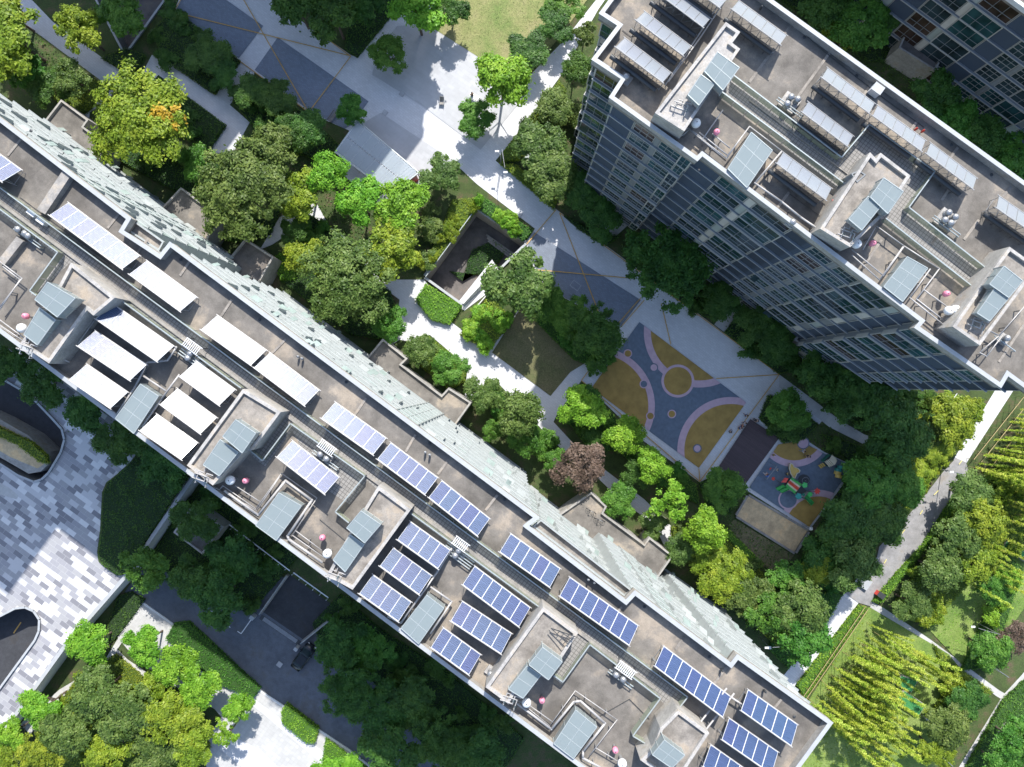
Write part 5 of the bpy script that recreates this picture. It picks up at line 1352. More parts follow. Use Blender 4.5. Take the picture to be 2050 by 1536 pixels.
# lower level trees (foot 3 m down)
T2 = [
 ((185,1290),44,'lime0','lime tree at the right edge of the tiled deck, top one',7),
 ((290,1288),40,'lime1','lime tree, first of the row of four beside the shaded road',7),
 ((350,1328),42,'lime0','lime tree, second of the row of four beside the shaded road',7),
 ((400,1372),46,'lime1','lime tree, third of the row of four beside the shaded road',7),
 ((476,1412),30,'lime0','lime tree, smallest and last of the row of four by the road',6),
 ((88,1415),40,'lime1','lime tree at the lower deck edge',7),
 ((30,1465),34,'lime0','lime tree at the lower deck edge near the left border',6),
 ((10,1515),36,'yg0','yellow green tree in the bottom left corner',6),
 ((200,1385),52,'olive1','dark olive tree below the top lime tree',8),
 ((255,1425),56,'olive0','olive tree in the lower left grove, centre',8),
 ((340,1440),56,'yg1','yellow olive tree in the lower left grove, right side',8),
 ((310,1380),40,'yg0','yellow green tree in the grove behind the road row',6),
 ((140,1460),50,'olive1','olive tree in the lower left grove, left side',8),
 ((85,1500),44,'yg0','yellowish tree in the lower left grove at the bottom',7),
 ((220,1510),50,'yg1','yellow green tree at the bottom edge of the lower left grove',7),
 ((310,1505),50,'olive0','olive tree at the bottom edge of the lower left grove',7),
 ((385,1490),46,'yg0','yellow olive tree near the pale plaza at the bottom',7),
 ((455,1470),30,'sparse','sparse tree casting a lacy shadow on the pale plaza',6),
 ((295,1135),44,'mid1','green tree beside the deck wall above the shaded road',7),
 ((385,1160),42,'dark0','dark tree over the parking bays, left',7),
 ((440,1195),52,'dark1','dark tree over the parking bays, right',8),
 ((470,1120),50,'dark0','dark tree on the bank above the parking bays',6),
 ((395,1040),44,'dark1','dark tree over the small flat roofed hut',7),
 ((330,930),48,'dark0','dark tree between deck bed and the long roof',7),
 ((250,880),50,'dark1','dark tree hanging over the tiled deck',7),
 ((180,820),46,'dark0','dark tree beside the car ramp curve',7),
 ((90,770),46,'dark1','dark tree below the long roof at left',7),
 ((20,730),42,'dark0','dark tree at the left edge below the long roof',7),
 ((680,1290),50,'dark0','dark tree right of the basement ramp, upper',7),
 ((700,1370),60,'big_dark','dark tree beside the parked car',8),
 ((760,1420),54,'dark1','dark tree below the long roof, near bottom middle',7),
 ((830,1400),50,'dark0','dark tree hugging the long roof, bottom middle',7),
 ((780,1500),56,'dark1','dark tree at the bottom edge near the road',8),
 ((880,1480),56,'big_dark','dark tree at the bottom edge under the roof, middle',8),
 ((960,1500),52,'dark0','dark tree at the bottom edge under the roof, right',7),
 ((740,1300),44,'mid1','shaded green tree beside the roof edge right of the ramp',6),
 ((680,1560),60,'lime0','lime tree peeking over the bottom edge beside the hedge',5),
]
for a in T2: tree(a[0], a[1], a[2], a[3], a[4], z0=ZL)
# ---- clipped hedges and planted blocks
def inpoly(x, y, poly):
    c = np.zeros(len(x), bool); n = len(poly); j = n-1
    for i in range(n):
        xi, yi = poly[i]; xj, yj = poly[j]
        c ^= ((yi > y) != (yj > y)) & (x < (xj-xi)*(y-yi)/((yj-yi) if yj != yi else 1e-9)+xi); j = i
    return c
def area_px(p): return abs(sum(p[i][0]*p[(i+1) % len(p)][1]-p[(i+1) % len(p)][0]*p[i][1] for i in range(len(p))))/2
def hedge_leaves(poly, z0, h, dens, size, rough=0.12, mat='mid', seed=0, lumps=0.0, sides=True, cut=()):
    rs = np.random.RandomState(seed)
    xs = [p[0] for p in poly]; ys = [p[1] for p in poly]
    A_ = area_px(poly); n = int(A_*dens*(max(xs)-min(xs))*(max(ys)-min(ys))/max(A_, .1))
    x = rs.uniform(min(xs), max(xs), n); y = rs.uniform(min(ys), max(ys), n); k = inpoly(x, y, poly)
    for c_ in cut: k &= ~inpoly(x, y, c_)
    x, y = x[k], y[k]
    wob = np.sin(x*1.3+seed)*np.sin(y*1.1+seed*2)*0.5+np.sin(x*2.9+y*2.1)*0.3
    z = z0+h*(1+lumps*wob)+rs.normal(0, rough, len(x))
    cen = np.stack([x, y, z], 1); nr = np.tile([0, 0, 1.0], (len(x), 1)); va = [np.clip(0.5+0.25*wob+rs.uniform(-.3, .3, len(x)), 0, 1)]
    cs = [cen]; ns = [nr]
    if sides:
        for i in range(len(poly)):
            p = np.array(poly[i]); q = np.array(poly[(i+1) % len(poly)]); L = np.linalg.norm(q-p); m = int(L*h*dens*1.1)
            if m < 1: continue
            t = rs.uniform(0, 1, m)[:, None]; s = p+(q-p)*t; d = (q-p)/L
            nn = np.array([d[1], -d[0], .2])
            c = np.concatenate([s+nn[:2]*rs.normal(0.0, rough*.7, (m, 1)), (z0+rs.uniform(.02, 1, m)*h)[:, None]], 1)
            cs.append(c); ns.append(np.tile(nn, (m, 1))); va.append(rs.uniform(0.1, 0.9, m))
    cen = np.concatenate(cs); nr = np.concatenate(ns)
    return leaf_mesh('foliage', leaf_arrays(cen, nr, size, rs=rs), [LM[mat]], None, np.concatenate(va))
hs_ = [0]
CORE = {k: flat('light blocking core '+k, v, 0.95) for k, v in {'lime':(.05,.12,.012),'yg':(.06,.10,.01),'mid':(.025,.07,.01),'olive':(.04,.065,.018),'dark':(.014,.035,.009),'purple':(.06,.03,.03)}.items()}  # dark tones for the solid boxes added inside the hedges
def hedge(px, h, mat, label, z0=0.0, group='clipped hedges', dens=34, size=0.11, lumps=0.14, name='hedge', cat='hedge', rough=0.07):
    hs_[0] += 1
    poly = [tuple(p) for p in ccw(PL(px, z0+h))]
    c = sum((Vector(p) for p in poly), Vector((0, 0)))/len(poly)
    root = empty(name, (c.x, c.y, z0), label, cat, group)
    lp = [(p[0]-c.x, p[1]-c.y) for p in poly]
    b = MB(); b.prism([tuple(v) for v in offset_poly(lp, 0.12)], 0, h*0.86); b.build('light_block_core', CORE[mat], root)  # solid dark box added under the leaves to block light
    me = hedge_leaves(lp, 0, h, dens, size, rough, mat, hs_[0], lumps)
    o = bpy.data.objects.new('foliage', me); COL.objects.link(o); o.parent = root
    return root
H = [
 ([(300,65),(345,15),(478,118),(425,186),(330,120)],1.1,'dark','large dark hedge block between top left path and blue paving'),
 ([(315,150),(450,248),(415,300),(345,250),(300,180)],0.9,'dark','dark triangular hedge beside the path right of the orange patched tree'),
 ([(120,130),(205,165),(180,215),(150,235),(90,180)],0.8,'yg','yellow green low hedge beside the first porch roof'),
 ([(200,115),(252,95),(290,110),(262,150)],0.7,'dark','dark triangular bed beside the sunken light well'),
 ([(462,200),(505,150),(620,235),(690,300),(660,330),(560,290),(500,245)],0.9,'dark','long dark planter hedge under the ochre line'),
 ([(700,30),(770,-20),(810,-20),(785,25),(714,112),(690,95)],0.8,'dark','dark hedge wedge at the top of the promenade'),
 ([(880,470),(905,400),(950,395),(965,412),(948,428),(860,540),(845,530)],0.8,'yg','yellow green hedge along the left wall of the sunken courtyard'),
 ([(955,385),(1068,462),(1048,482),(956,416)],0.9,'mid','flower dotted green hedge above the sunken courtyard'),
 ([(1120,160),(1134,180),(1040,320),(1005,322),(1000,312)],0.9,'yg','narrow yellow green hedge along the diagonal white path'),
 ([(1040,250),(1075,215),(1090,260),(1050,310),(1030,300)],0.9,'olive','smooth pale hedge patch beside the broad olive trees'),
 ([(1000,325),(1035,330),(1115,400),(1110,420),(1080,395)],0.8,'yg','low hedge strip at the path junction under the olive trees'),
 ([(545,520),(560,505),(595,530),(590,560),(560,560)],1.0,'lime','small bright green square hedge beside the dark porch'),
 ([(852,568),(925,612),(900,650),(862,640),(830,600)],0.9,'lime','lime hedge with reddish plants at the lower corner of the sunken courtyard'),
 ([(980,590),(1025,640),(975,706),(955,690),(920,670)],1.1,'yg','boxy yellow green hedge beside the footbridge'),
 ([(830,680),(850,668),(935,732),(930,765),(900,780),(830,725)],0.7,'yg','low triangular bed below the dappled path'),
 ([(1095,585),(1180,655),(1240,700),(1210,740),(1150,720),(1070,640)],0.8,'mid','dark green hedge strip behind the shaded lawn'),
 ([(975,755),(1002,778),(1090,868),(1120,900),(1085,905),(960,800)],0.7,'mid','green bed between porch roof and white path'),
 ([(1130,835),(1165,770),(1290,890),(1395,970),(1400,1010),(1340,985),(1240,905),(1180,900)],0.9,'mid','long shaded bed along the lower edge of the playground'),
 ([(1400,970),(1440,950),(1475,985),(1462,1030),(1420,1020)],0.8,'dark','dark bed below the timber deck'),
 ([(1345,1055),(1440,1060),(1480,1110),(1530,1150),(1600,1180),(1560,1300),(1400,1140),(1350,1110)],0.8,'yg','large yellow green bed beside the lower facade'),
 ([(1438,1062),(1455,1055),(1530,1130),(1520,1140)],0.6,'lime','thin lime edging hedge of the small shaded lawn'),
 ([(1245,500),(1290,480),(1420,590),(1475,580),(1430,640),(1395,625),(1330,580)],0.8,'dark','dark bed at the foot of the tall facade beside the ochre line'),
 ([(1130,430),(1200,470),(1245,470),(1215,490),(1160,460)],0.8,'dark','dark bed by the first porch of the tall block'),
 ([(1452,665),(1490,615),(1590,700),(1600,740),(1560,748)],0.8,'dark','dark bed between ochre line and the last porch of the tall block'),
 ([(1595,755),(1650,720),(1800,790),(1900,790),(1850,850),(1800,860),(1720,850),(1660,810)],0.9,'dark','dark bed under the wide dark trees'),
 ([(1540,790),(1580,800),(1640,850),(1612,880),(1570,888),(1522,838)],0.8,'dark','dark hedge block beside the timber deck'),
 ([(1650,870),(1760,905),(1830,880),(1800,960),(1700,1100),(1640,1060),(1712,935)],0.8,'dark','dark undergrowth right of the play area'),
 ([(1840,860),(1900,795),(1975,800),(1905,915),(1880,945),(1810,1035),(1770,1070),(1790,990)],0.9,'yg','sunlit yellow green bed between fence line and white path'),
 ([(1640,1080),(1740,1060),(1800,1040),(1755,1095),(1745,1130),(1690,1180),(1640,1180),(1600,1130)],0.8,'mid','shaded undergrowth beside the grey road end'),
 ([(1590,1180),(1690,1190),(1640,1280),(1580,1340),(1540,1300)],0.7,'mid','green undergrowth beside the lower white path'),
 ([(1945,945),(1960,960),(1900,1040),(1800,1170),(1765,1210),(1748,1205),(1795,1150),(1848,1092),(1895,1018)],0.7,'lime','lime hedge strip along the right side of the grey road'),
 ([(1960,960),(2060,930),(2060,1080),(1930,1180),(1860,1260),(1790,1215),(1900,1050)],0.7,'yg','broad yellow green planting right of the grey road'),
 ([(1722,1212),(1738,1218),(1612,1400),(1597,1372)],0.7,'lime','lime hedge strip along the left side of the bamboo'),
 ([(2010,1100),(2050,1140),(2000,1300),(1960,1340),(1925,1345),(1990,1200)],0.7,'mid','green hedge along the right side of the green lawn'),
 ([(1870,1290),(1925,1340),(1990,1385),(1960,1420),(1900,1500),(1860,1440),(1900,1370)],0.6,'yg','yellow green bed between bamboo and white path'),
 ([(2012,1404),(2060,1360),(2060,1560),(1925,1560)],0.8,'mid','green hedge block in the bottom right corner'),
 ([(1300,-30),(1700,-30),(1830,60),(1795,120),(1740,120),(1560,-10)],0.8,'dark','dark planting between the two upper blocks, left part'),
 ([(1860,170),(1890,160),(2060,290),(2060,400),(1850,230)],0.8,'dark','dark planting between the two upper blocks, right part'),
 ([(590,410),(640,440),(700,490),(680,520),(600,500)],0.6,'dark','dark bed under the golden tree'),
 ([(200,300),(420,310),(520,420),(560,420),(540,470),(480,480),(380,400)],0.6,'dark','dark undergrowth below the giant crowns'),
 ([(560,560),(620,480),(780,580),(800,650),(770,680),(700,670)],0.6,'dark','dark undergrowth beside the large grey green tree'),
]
for a in H: hedge(*a)
H2 = [
 ([(345,1250),(375,1245),(520,1380),(505,1400),(430,1370),(330,1280)],0.9,'mid','dark green hedge along the shaded road behind the lime row'),
 ([(562,1425),(572,1410),(637,1460),(630,1490),(612,1490),(563,1450)],1.0,'lime','short clipped hedge box between road and pale plaza'),
 ([(650,1480),(760,1560),(640,1560)],0.9,'lime','hedge wedge at the bottom edge beside the road'),
 ([(235,1195),(262,1185),(290,1200),(265,1235),(230,1280),(200,1300)],0.5,'dark','dark bed under the deck wall corner'),
 ([(300,1120),(370,1000),(440,960),(600,1110),(500,1230),(440,1210),(380,1190)],0.6,'dark','dark bank between the hut and the basement ramp'),
 ([(625,1250),(680,1190),(760,1260),(900,1350),(1050,1480),(1000,1560),(900,1560),(700,1310),(640,1290)],0.6,'dark','dark bank right of the ramp below the long roof'),
 ([(150,1360),(230,1310),(300,1370),(400,1440),(420,1500),(380,1560),(30,1560),(80,1460)],0.7,'yg','yellow green undergrowth of the lower left grove'),
]
for a in H2: hedge(a[0], a[1], a[2], a[3], z0=ZL)
hedge(BED, 0.7, 'dark', 'dark hedge bed with wavy outline on the tiled deck', z0=0.2)
hedge([(-40,838),(0,858),(60,885),(90,912),(92,930),(75,925),(30,890),(-40,860)], 1.0, 'yg', 'sunlit clipped hedge on the ramp planter island', z0=0.3)
hedge([(905,545),(925,560),(945,500),(990,480),(1015,500),(985,545),(950,550)], 0.5, 'dark', 'dark square bed on the floor of the sunken courtyard', z0=-4.2)
# ---- free shrubs dotted through the beds
SB = [(420,720,650,640),(60,120,200,230)]
sr = random.Random(4)
def shrubs(region, n, key, label, group, z0=0.0, rp=(14, 24)):
    xs = [p[0] for p in region]; ys = [p[1] for p in region]; k = 0
    while k < n:
        x = sr.uniform(min(xs), max(xs)); y = sr.uniform(min(ys), max(ys))
        if inpoly(np.array([x]), np.array([y]), region)[0]:
            tree((x, y), sr.uniform(*rp), key, label, sr.uniform(1.3, 2.4), z0, group, 'shrub', 'shrub'); k += 1
shrubs(H[27][0], 16, 's_yg', 'loose yellow green shrub in the sunlit bed between fence line and white path', 'shrubs of the sunlit bed')
shrubs(H[31][0], 26, 's_yg', 'loose yellow green shrub in the broad planting right of the grey road', 'shrubs right of the grey road')
shrubs(H[19][0], 16, 's_olive', 'rounded olive shrub in the large bed beside the lower facade', 'shrubs beside the lower facade')
shrubs(H[26][0], 14, 's_dark', 'dark shaded shrub right of the play area', 'shrubs right of the play area')
shrubs(H[28][0], 12, 's_mid', 'shaded green shrub beside the grey road end', 'shrubs beside the grey road end')
shrubs(H[24][0], 14, 's_dark', 'dark shrub under the wide dark trees', 'shrubs under the wide dark trees')
shrubs(H[17][0], 12, 's_mid', 'green shrub along the lower edge of the playground', 'shrubs below the playground')
shrubs(H[16][0], 8, 's_mid', 'green shrub between porch roof and white path', 'shrubs by the stepped porch')
shrubs(H[41][0], 10, 's_dark', 'dark shrub beside the large grey green tree', 'shrubs under the large grey tree') if len(H) > 41 else None
shrubs(H[39][0], 10, 's_dark', 'dark shrub below the giant crowns', 'shrubs below the giant crowns')
shrubs(H2[6][0], 26, 's_yg', 'yellow green shrub in the lower left grove', 'shrubs in the lower left grove', ZL)
shrubs(H2[5][0], 26, 's_dark', 'dark shrub on the bank right of the ramp', 'shrubs on the right bank', ZL)
shrubs(H2[4][0], 16, 's_dark', 'dark shrub on the bank above the parking bays', 'shrubs above the parking bays', ZL)
shrubs(H[33][0], 8, 's_lime', 'bright shrub along the right side of the green lawn', 'shrubs beside the green lawn')
shrubs(H[34][0], 8, 's_yg', 'yellow green shrub between bamboo and white path', 'shrubs by the bamboo')
shrubs(H[7][0], 7, 's_lime', 'bright shrub above the sunken courtyard', 'shrubs above the sunken courtyard', 0, (10, 15))
shrubs(H[6][0], 7, 's_yg', 'yellow green shrub beside the left wall of the sunken courtyard', 'shrubs left of the sunken courtyard', 0, (10, 16))
shrubs([(1130,170),(1165,200),(1130,300),(1060,330),(1040,320)], 10, 's_olive', 'grey olive shrub beside the tall block corner', 'shrubs at the tall block corner')
shrubs([(820,420),(905,380),(880,470),(850,520),(830,470)], 6, 's_olive', 'olive shrub on bare soil left of the sunken courtyard', 'shrubs on bare soil')
for i_, ky, lb in ((0,'s_dark','dark low shrub on the large hedge block at top'),(1,'s_dark','dark low shrub in the triangular hedge right of the orange patch'),(4,'s_dark','dark low shrub in the long planter under the ochre line'),(21,'s_dark','dark low shrub at the foot of the tall facade'),(23,'s_dark','dark low shrub beside the last porch of the tall block'),(25,'s_dark','dark low shrub in the block beside the timber deck'),(38,'s_mid','green low shrub under the golden tree'),(13,'s_lime','bright low shrub on the boxy hedge beside the footbridge'),(15,'s_mid','green low shrub behind the shaded lawn')):
    shrubs(H[i_][0], 8, ky, lb, lb.replace('shrub', 'shrubs', 1))
# ---- bamboo: leaning canes with feathery tufts
def bamboo_mesh(seed):
    rs = np.random.RandomState(seed); b = MB(); L = 6.5; tip = None; pts = []
    a = rs.uniform(-.2, .2); lean = 1.15
    prev = Vector((0, 0, 0))
    for i in range(1, 7):
        t = i/6; p_ = Vector((lean*L*0.30*t**1.8, a*t, L*t*(1-.06*t))); b.tube(prev, p_, .045*(1.15-t), .045*(1.15-t-.14), n=4); prev = p_; pts.append(p_)
    cane = b.mesh('cane', [flatm('bamboo cane', (.34, .27, .12))])
    cs = []; 
    for i in range(1, 6):
        k = 70+22*i; p_ = np.array(pts[i]); d = rs.normal(0, 1, (k, 3)); d /= np.linalg.norm(d, axis=1)[:, None]
        cs.append(p_+d*rs.uniform(.05, .5, (k, 1))*np.array([1.5, .55, .9]))
    c = np.concatenate(cs); nr = np.tile([0.3, 0, .9], (len(c), 1))
    return cane, leaf_mesh('foliage', leaf_arrays(c, nr, .15, .3, rs=rs), [LM['bamboo']])
_fl = {}
def flatm(n_, c):
    if n_ not in _fl: _fl[n_] = flat(n_, c, .6)
    return _fl[n_]
BM = [bamboo_mesh(s) for s in (1, 2, 3, 4)]
bz = random.Random(9)
def bamboo(px, label, group, ang=None, sc=1.0, z0=0.0):
    p = P(*px, z0); o = empty('bamboo', (p.x, p.y, z0), label, 'bamboo', group, rz=(-0.35 if ang is None else ang)+bz.uniform(-.3, .3), sc=sc*bz.uniform(.6, 1.15))
    cn, fo = BM[bz.randrange(4)]
    for nm, me in (('cane', cn), ('foliage', fo)):
        q = bpy.data.objects.new(nm, me); COL.objects.link(q); q.parent = o
grove = [(1735,1225),(1800,1270),(1860,1330),(1800,1420),(1760,1500),(1700,1545),(1620,1545),(1640,1460),(1610,1400)]
cnt = 0
for row in range(16):
    for j in range(13):
        t = row/15; x0 = 1730-118*t; y0 = 1232+185*t
        x = x0+j*10.5+bz.uniform(-8, 8); y = y0+j*7.4+bz.uniform(-9, 9)
        if inpoly(np.array([x]), np.array([y]), grove)[0] and not (1765 < x < 1860 and 1335 < y < 1440) and bz.random() > .12:
            bamboo((x, y), 'leaning bamboo cane with feathery yellow tuft in the grove at the lower right', 'bamboo grove at the lower right'); cnt += 1
for row in range(12):
    for j in range(7):
        x = 2045-95*row/11+j*16+bz.uniform(-5, 5)-10; y = 815+120*row/11+j*9+bz.uniform(-5, 5)
        if x < 2075: bamboo((x, y), 'leaning bamboo cane among poles at the right edge', 'bamboo row at the right edge', -.2)
for k in range(14):
    bamboo((1900+bz.uniform(0, 110), 1090+bz.uniform(-60, 70)), 'leaning bamboo cane over the green lawn', 'bamboo at the green lawn', -.6)
for k in range(20):
    bamboo((2000+bz.uniform(0, 60), 985+bz.uniform(-40, 90)), 'leaning bamboo cane right of the golden olive tree', 'bamboo right of the golden tree', -.4)
CUT = [PL(v) for v in PAVE.values()]+[PL(v) for v in (SAND, RUB, PIT, NPIT, PLAY, [(1502,839),(1560,877),(1492,970),(1437,937)], [(1691,1187),(1743,1214),(1842,1094),(1940,945),(1914,917),(1807,1046)])]
# grass tufts over lawns: uncountable
def tufts(poly, dens, size, mat, z0=0.08):
    wp = [tuple(p) for p in ccw(PL(poly))]
    me = hedge_leaves(wp, z0, 0.04, dens, size, .03, mat, 5, 0, False); o = bpy.data.objects.new('grass', me); COL.objects.link(o); o['kind'] = 'stuff'
tufts([(1850,1250),(1905,1160),(2000,1080),(2090,1100),(2090,1160),(2000,1290),(1925,1330)], 10, .09, 'lime')
tufts(grove, 10, .11, 'yg')
tufts([(872,60),(905,-20),(1120,-20),(1100,60),(1050,145),(979,128)], 4, .07, 'olive')
def groundcover(poly, dens, size, mat, z0=0.1):
    wp = [tuple(p) for p in ccw(PL(poly))]
    me = hedge_leaves(wp, z0, 0.1, dens, size, .08, mat, 8, 0.5, False, cut=CUT); o = bpy.data.objects.new('ground_cover', me); COL.objects.link(o); o['kind'] = 'stuff'
for poly in ([(-20,10),(80,75),(200,165),(175,225),(100,200),(-20,110)], [(480,240),(520,250),(690,310),(780,390),(870,480),(845,545),(760,515),(620,455),(520,400),(420,310)], [(1060,330),(1140,180),(1180,330),(1230,420),(1120,420)],
             [(1250,470),(1560,700),(1590,740),(1560,748),(1240,500)], [(1560,770),(1660,740),(1900,790),(1760,1070),(1640,1060),(1714,935),(1600,880)], [(1480,970),(1620,1060),(1700,1080),(1600,1340),(1330,1110),(1400,1010)], [(1480,-30),(1830,60),(2060,220),(2060,400),(1500,20)]):
    groundcover(poly, 9, .14, 'dark')
# ============================================================= COURTYARD OBJECTS
# glass garage canopy
cz_ = 3.2
q = [P(x, y, cz_) for x, y in [(716,244),(836,346),(784,386),(673,304)]]
root = empty('glass_canopy', (q[0]+q[2])/2*Vector((1,1,0)) if False else (((q[0]+q[2])/2).x, ((q[0]+q[2])/2).y, 0), 'long glass roofed canopy with white slats and a red end wall beside the promenade', 'canopy')
def atq(q, u, v): return q[0].lerp(q[1], u).lerp(q[3].lerp(q[2], u), v)
b = MB()
for i in range(25): b.tube(atq(q, i/24, 0), atq(q, i/24, 1), .075, n=4)
for j in (0, .35, .7, 1): b.tube(atq(q, 0, j)-Vector((0,0,.08)), atq(q, 1, j)-Vector((0,0,.08)), .07, n=4)
part('slat', b, M['white'], root)
for i in range(8):
    for j in range(2):
        cs = [atq(q, (i+.01)/8, j/2+.01), atq(q, (i+.99)/8, j/2+.01), atq(q, (i+.99)/8, j/2+.49), atq(q, (i+.01)/8, j/2+.49)]; up = Vector((0,0,.02)); zo = Vector((0,0,.06))
        b = MB(); b.add([p+zo for p in cs]+[p+zo+up for p in cs], [(0,1,2,3),(7,6,5,4),(0,4,5,1),(1,5,6,2),(2,6,7,3),(3,7,4,0)]); part('glass_pane', b, M['canopyglass'], root)
for (u, v) in [(0,0),(.33,0),(.66,0),(1,0),(0,1),(.33,1),(.66,1),(1,1)]:
    p = atq(q, u, v); b = MB(); b.box(p.x-.07, p.x+.07, p.y-.07, p.y+.07, 0, cz_-.15); part('post', b, M['white'], root)
p, r_ = atq(q, .985, .05), atq(q, .985, .95); b = MB(); d = (r_-p).normalized(); nn = Vector((-d.y, d.x, 0))*.08
b.prism([(p-nn).xy, (r_-nn).xy, (r_+nn).xy, (p+nn).xy], .05, cz_-.25); part('end_wall', b, M['red'], root)
b = MB(); fr = [atq(q, -.01, -.03), atq(q, 1.01, -.03), atq(q, 1.01, 1.03), atq(q, -.01, 1.03)]
for i in range(4): b.tube(fr[i], fr[(i+1) % 4], .10, n=4)
part('gutter', b, M['steel'], root)
# footbridge railings at the sunken courtyard
railing([(927,608),(985,545)], 'white railing on the left side of the footbridge by the sunken courtyard', z0=.05, h=1.05, group='courtyard railings', mat='white')
railing([(945,625),(1000,560)], 'white railing on the right side of the footbridge by the sunken courtyard', z0=.05, h=1.05, group='courtyard railings', mat='white')
railing([(852,554),(951,420)], 'grey railing on the left wall of the sunken courtyard', z0=.3, h=.9, group='courtyard railings', glass=False)
b = MB(); b.prism(ccw(PL([(985,520),(1012,560),(930,622),(912,612)])), -.15, .06); struct('footbridge', b, M['pave'])
# wooden bench row inside the sunken courtyard
root = empty('bench', P(1005,505,-4.2), 'long grey slatted bench against the wall of the sunken courtyard', 'bench')
for k in range(3):
    b = MB(); a = P(973+k*2, 470+k*6, -3.7); c = P(1030+k*0, 510+k*6, -3.7); d = (c-a).normalized(); nn = Vector((-d.y, d.x, 0))*.14
    b.prism([(a-nn).xy, (c-nn).xy, (c+nn).xy, (a+nn).xy], -3.78+k*.001, -3.7+k*.001); part('slat', b, M['kerb'], root)
b = MB()
for t in (.05, .35, .65, .95): s = P(975,476,-4.2).lerp(P(1030,516,-4.2), t); b.box(s.x-.08, s.x+.08, s.y-.25, s.y+.25, -4.2, -3.79)
part('leg', b, M['dark'], root)
# small flat roofed hut by the lower road
root = empty('hut', P(395,1060,ZL), 'small flat roofed grey hut under dark trees beside the deck wall', 'hut')
pp = ccw(PL([(347,1066),(386,1010),(448,1055),(405,1110)], ZL+3.3)); b = MB(); b.prism(pp, ZL, ZL+3); part('wall', b, M['render'], root)
ip = offset_poly(pp, .25); b = MB()
for i in range(4): j = (i+1) % 4; b.prism([Vector(pp[i]), Vector(pp[j]), ip[j], ip[i]], ZL+3.002, ZL+3.35)
part('parapet', b, M['block_white'], root)
b = MB(); b.prism(ip, ZL+3.001, ZL+3.03); part('roof', b, M['roof'], root)
# raised bed corner boxes: ticket posts beside the ramp
def bollard(px, label, z0=0.0, h=.9, r=.12, mat='white', name='bollard', group=None):
    p = P(*px, z0); o = empty(name, (p.x, p.y, z0), label, name.replace('_', ' '), group)
    b = MB(); b.tube((0,0,0), (0,0,h), r, r*.9, n=12); b.build('post', M[mat], o); b = MB(); b.lathe((0,0,h), [(r*1.15,0),(r*1.15,.05),(0.01,.09)], 12); b.build('cap', M['galv'], o)
def box_thing(name, px, size, label, cat, mat, z0=0.0, rz=-TH, lidmat='coping'):
    p = P(*px, z0); o = empty(name, (p.x, p.y, z0), label, cat, rz=rz); x, y, h = size
    b = MB(); b.box(-x/2, x/2, -y/2, y/2, 0, h); b.build('body', M[mat], o)
    b = MB(); b.box(-x/2-.04, x/2+.04, -y/2-.04, y/2+.04, h+.002, h+.07); b.build('lid', M[lidmat], o); return o
box_thing('gate_post', (510,1232), (.6,.5,1.2), 'white square post at the left mouth of the basement ramp', 'post', 'white', ZL)
box_thing('gate_post', (597,1294), (.5,.45,1.2), 'white square post at the right mouth of the basement ramp', 'post', 'white', ZL)
box_thing('litter_bin', (1757,1188), (1.0,.7,1.0), 'reddish brown double litter bin at the end of the grey road', 'litter bin', 'red', 0.0, lidmat='dark')
box_thing('stone_block', (1725,1163), (2.1,1.5,.5), 'flat grey stone slab beside the grey road end', 'stone block', 'pave_grey')
box_thing('electrical_cabinet', (1064,322), (1.7,1.1,1.1), 'dark mossy box between the clipped hedge and the olive trees', 'cabinet', 'clad_grey', lidmat='clad_green')
box_thing('electrical_cabinet', (1697,1050), (.9,.8,1.1), 'teal cabinet in the dark undergrowth below the playground', 'cabinet', 'pane_teal')
# green synthetic covered vent boxes in the bamboo
turf = groundmat('green synthetic turf', (.03,.16,.05), (.04,.20,.06), (.06,.24,.08), .8)
for px, lb in (([(1804,1352),(1838,1364),(1825,1387),(1797,1374)], 'smaller green topped vent box in the bamboo lawn'), ([(1811,1383),(1853,1412),(1840,1434),(1790,1402)], 'larger green topped vent box with a worn pale corner'), ([(2015,1083),(2060,1110),(2060,1130),(2010,1095)], 'green topped box at the right edge of the photo')):
    pp = ccw(PL(px, .9)); o = empty('vent_box', (*pp[0], 0), lb, 'vent box', 'green topped vent boxes')
    b = MB(); b.prism(pp, 0, .85); part('wall', b, M['render'], o); b = MB(); b.prism(offset_poly(pp, .07), .852, .9); part('turf_top', b, turf, o)
# street lamps
def lamp(px_head, px_foot, label, h=4.0, z0=0.0, group='garden lamps'):
    f = P(*px_foot, z0); hd = P(*px_head, z0+h)
    o = empty('street_lamp', (f.x, f.y, z0), label, 'street lamp', group)
    b = MB(); b.tube((0,0,0), (0,0,h), .06, .045, n=8); b.tube((0,0,0), (0,0,.5), .09, n=8); b.build('post', M['galv'], o)
    l = hd-f; b = MB(); b.tube((0,0,h-.05), (l.x*.8, l.y*.8, h), .035); b.build('arm', M['galv'], o)
    b = MB(); b.box(l.x-.28, l.x+.28, l.y-.12, l.y+.12, h-.04, h+.06); b.build('lamp_head', M['white'], o)
lamp((1012,345), (1006,322), 'thin lamp post at the path junction under the olive trees', 5)
lamp((995,303), (1003,328), 'lamp post at the inner corner of the diagonal path', 4)
lamp((1905,945), (1884,940), 'lamp leaning over the top of the grey road', 5)
lamp((1137,112), (1145,118), 'lamp beside the diagonal path near the tall block', 4)
lamp((1948,1255), (1958,1248), 'white armed lamp on the right side of the green lawn', 4.5)
lamp((1955,1312), (1975,1330), 'lamp with bare arm beside the long hedge at right', 4.5)
lamp((1858,1440), (1845,1432), 'lamp at the corner of the bamboo lawn', 4.5)
lamp((1880,1510), (1868,1500), 'lamp at the bottom edge right of the bamboo', 4.5)
lamp((1535,1297), (1560,1262), 'square headed lamp on a long wire between facade end and white path', 6)
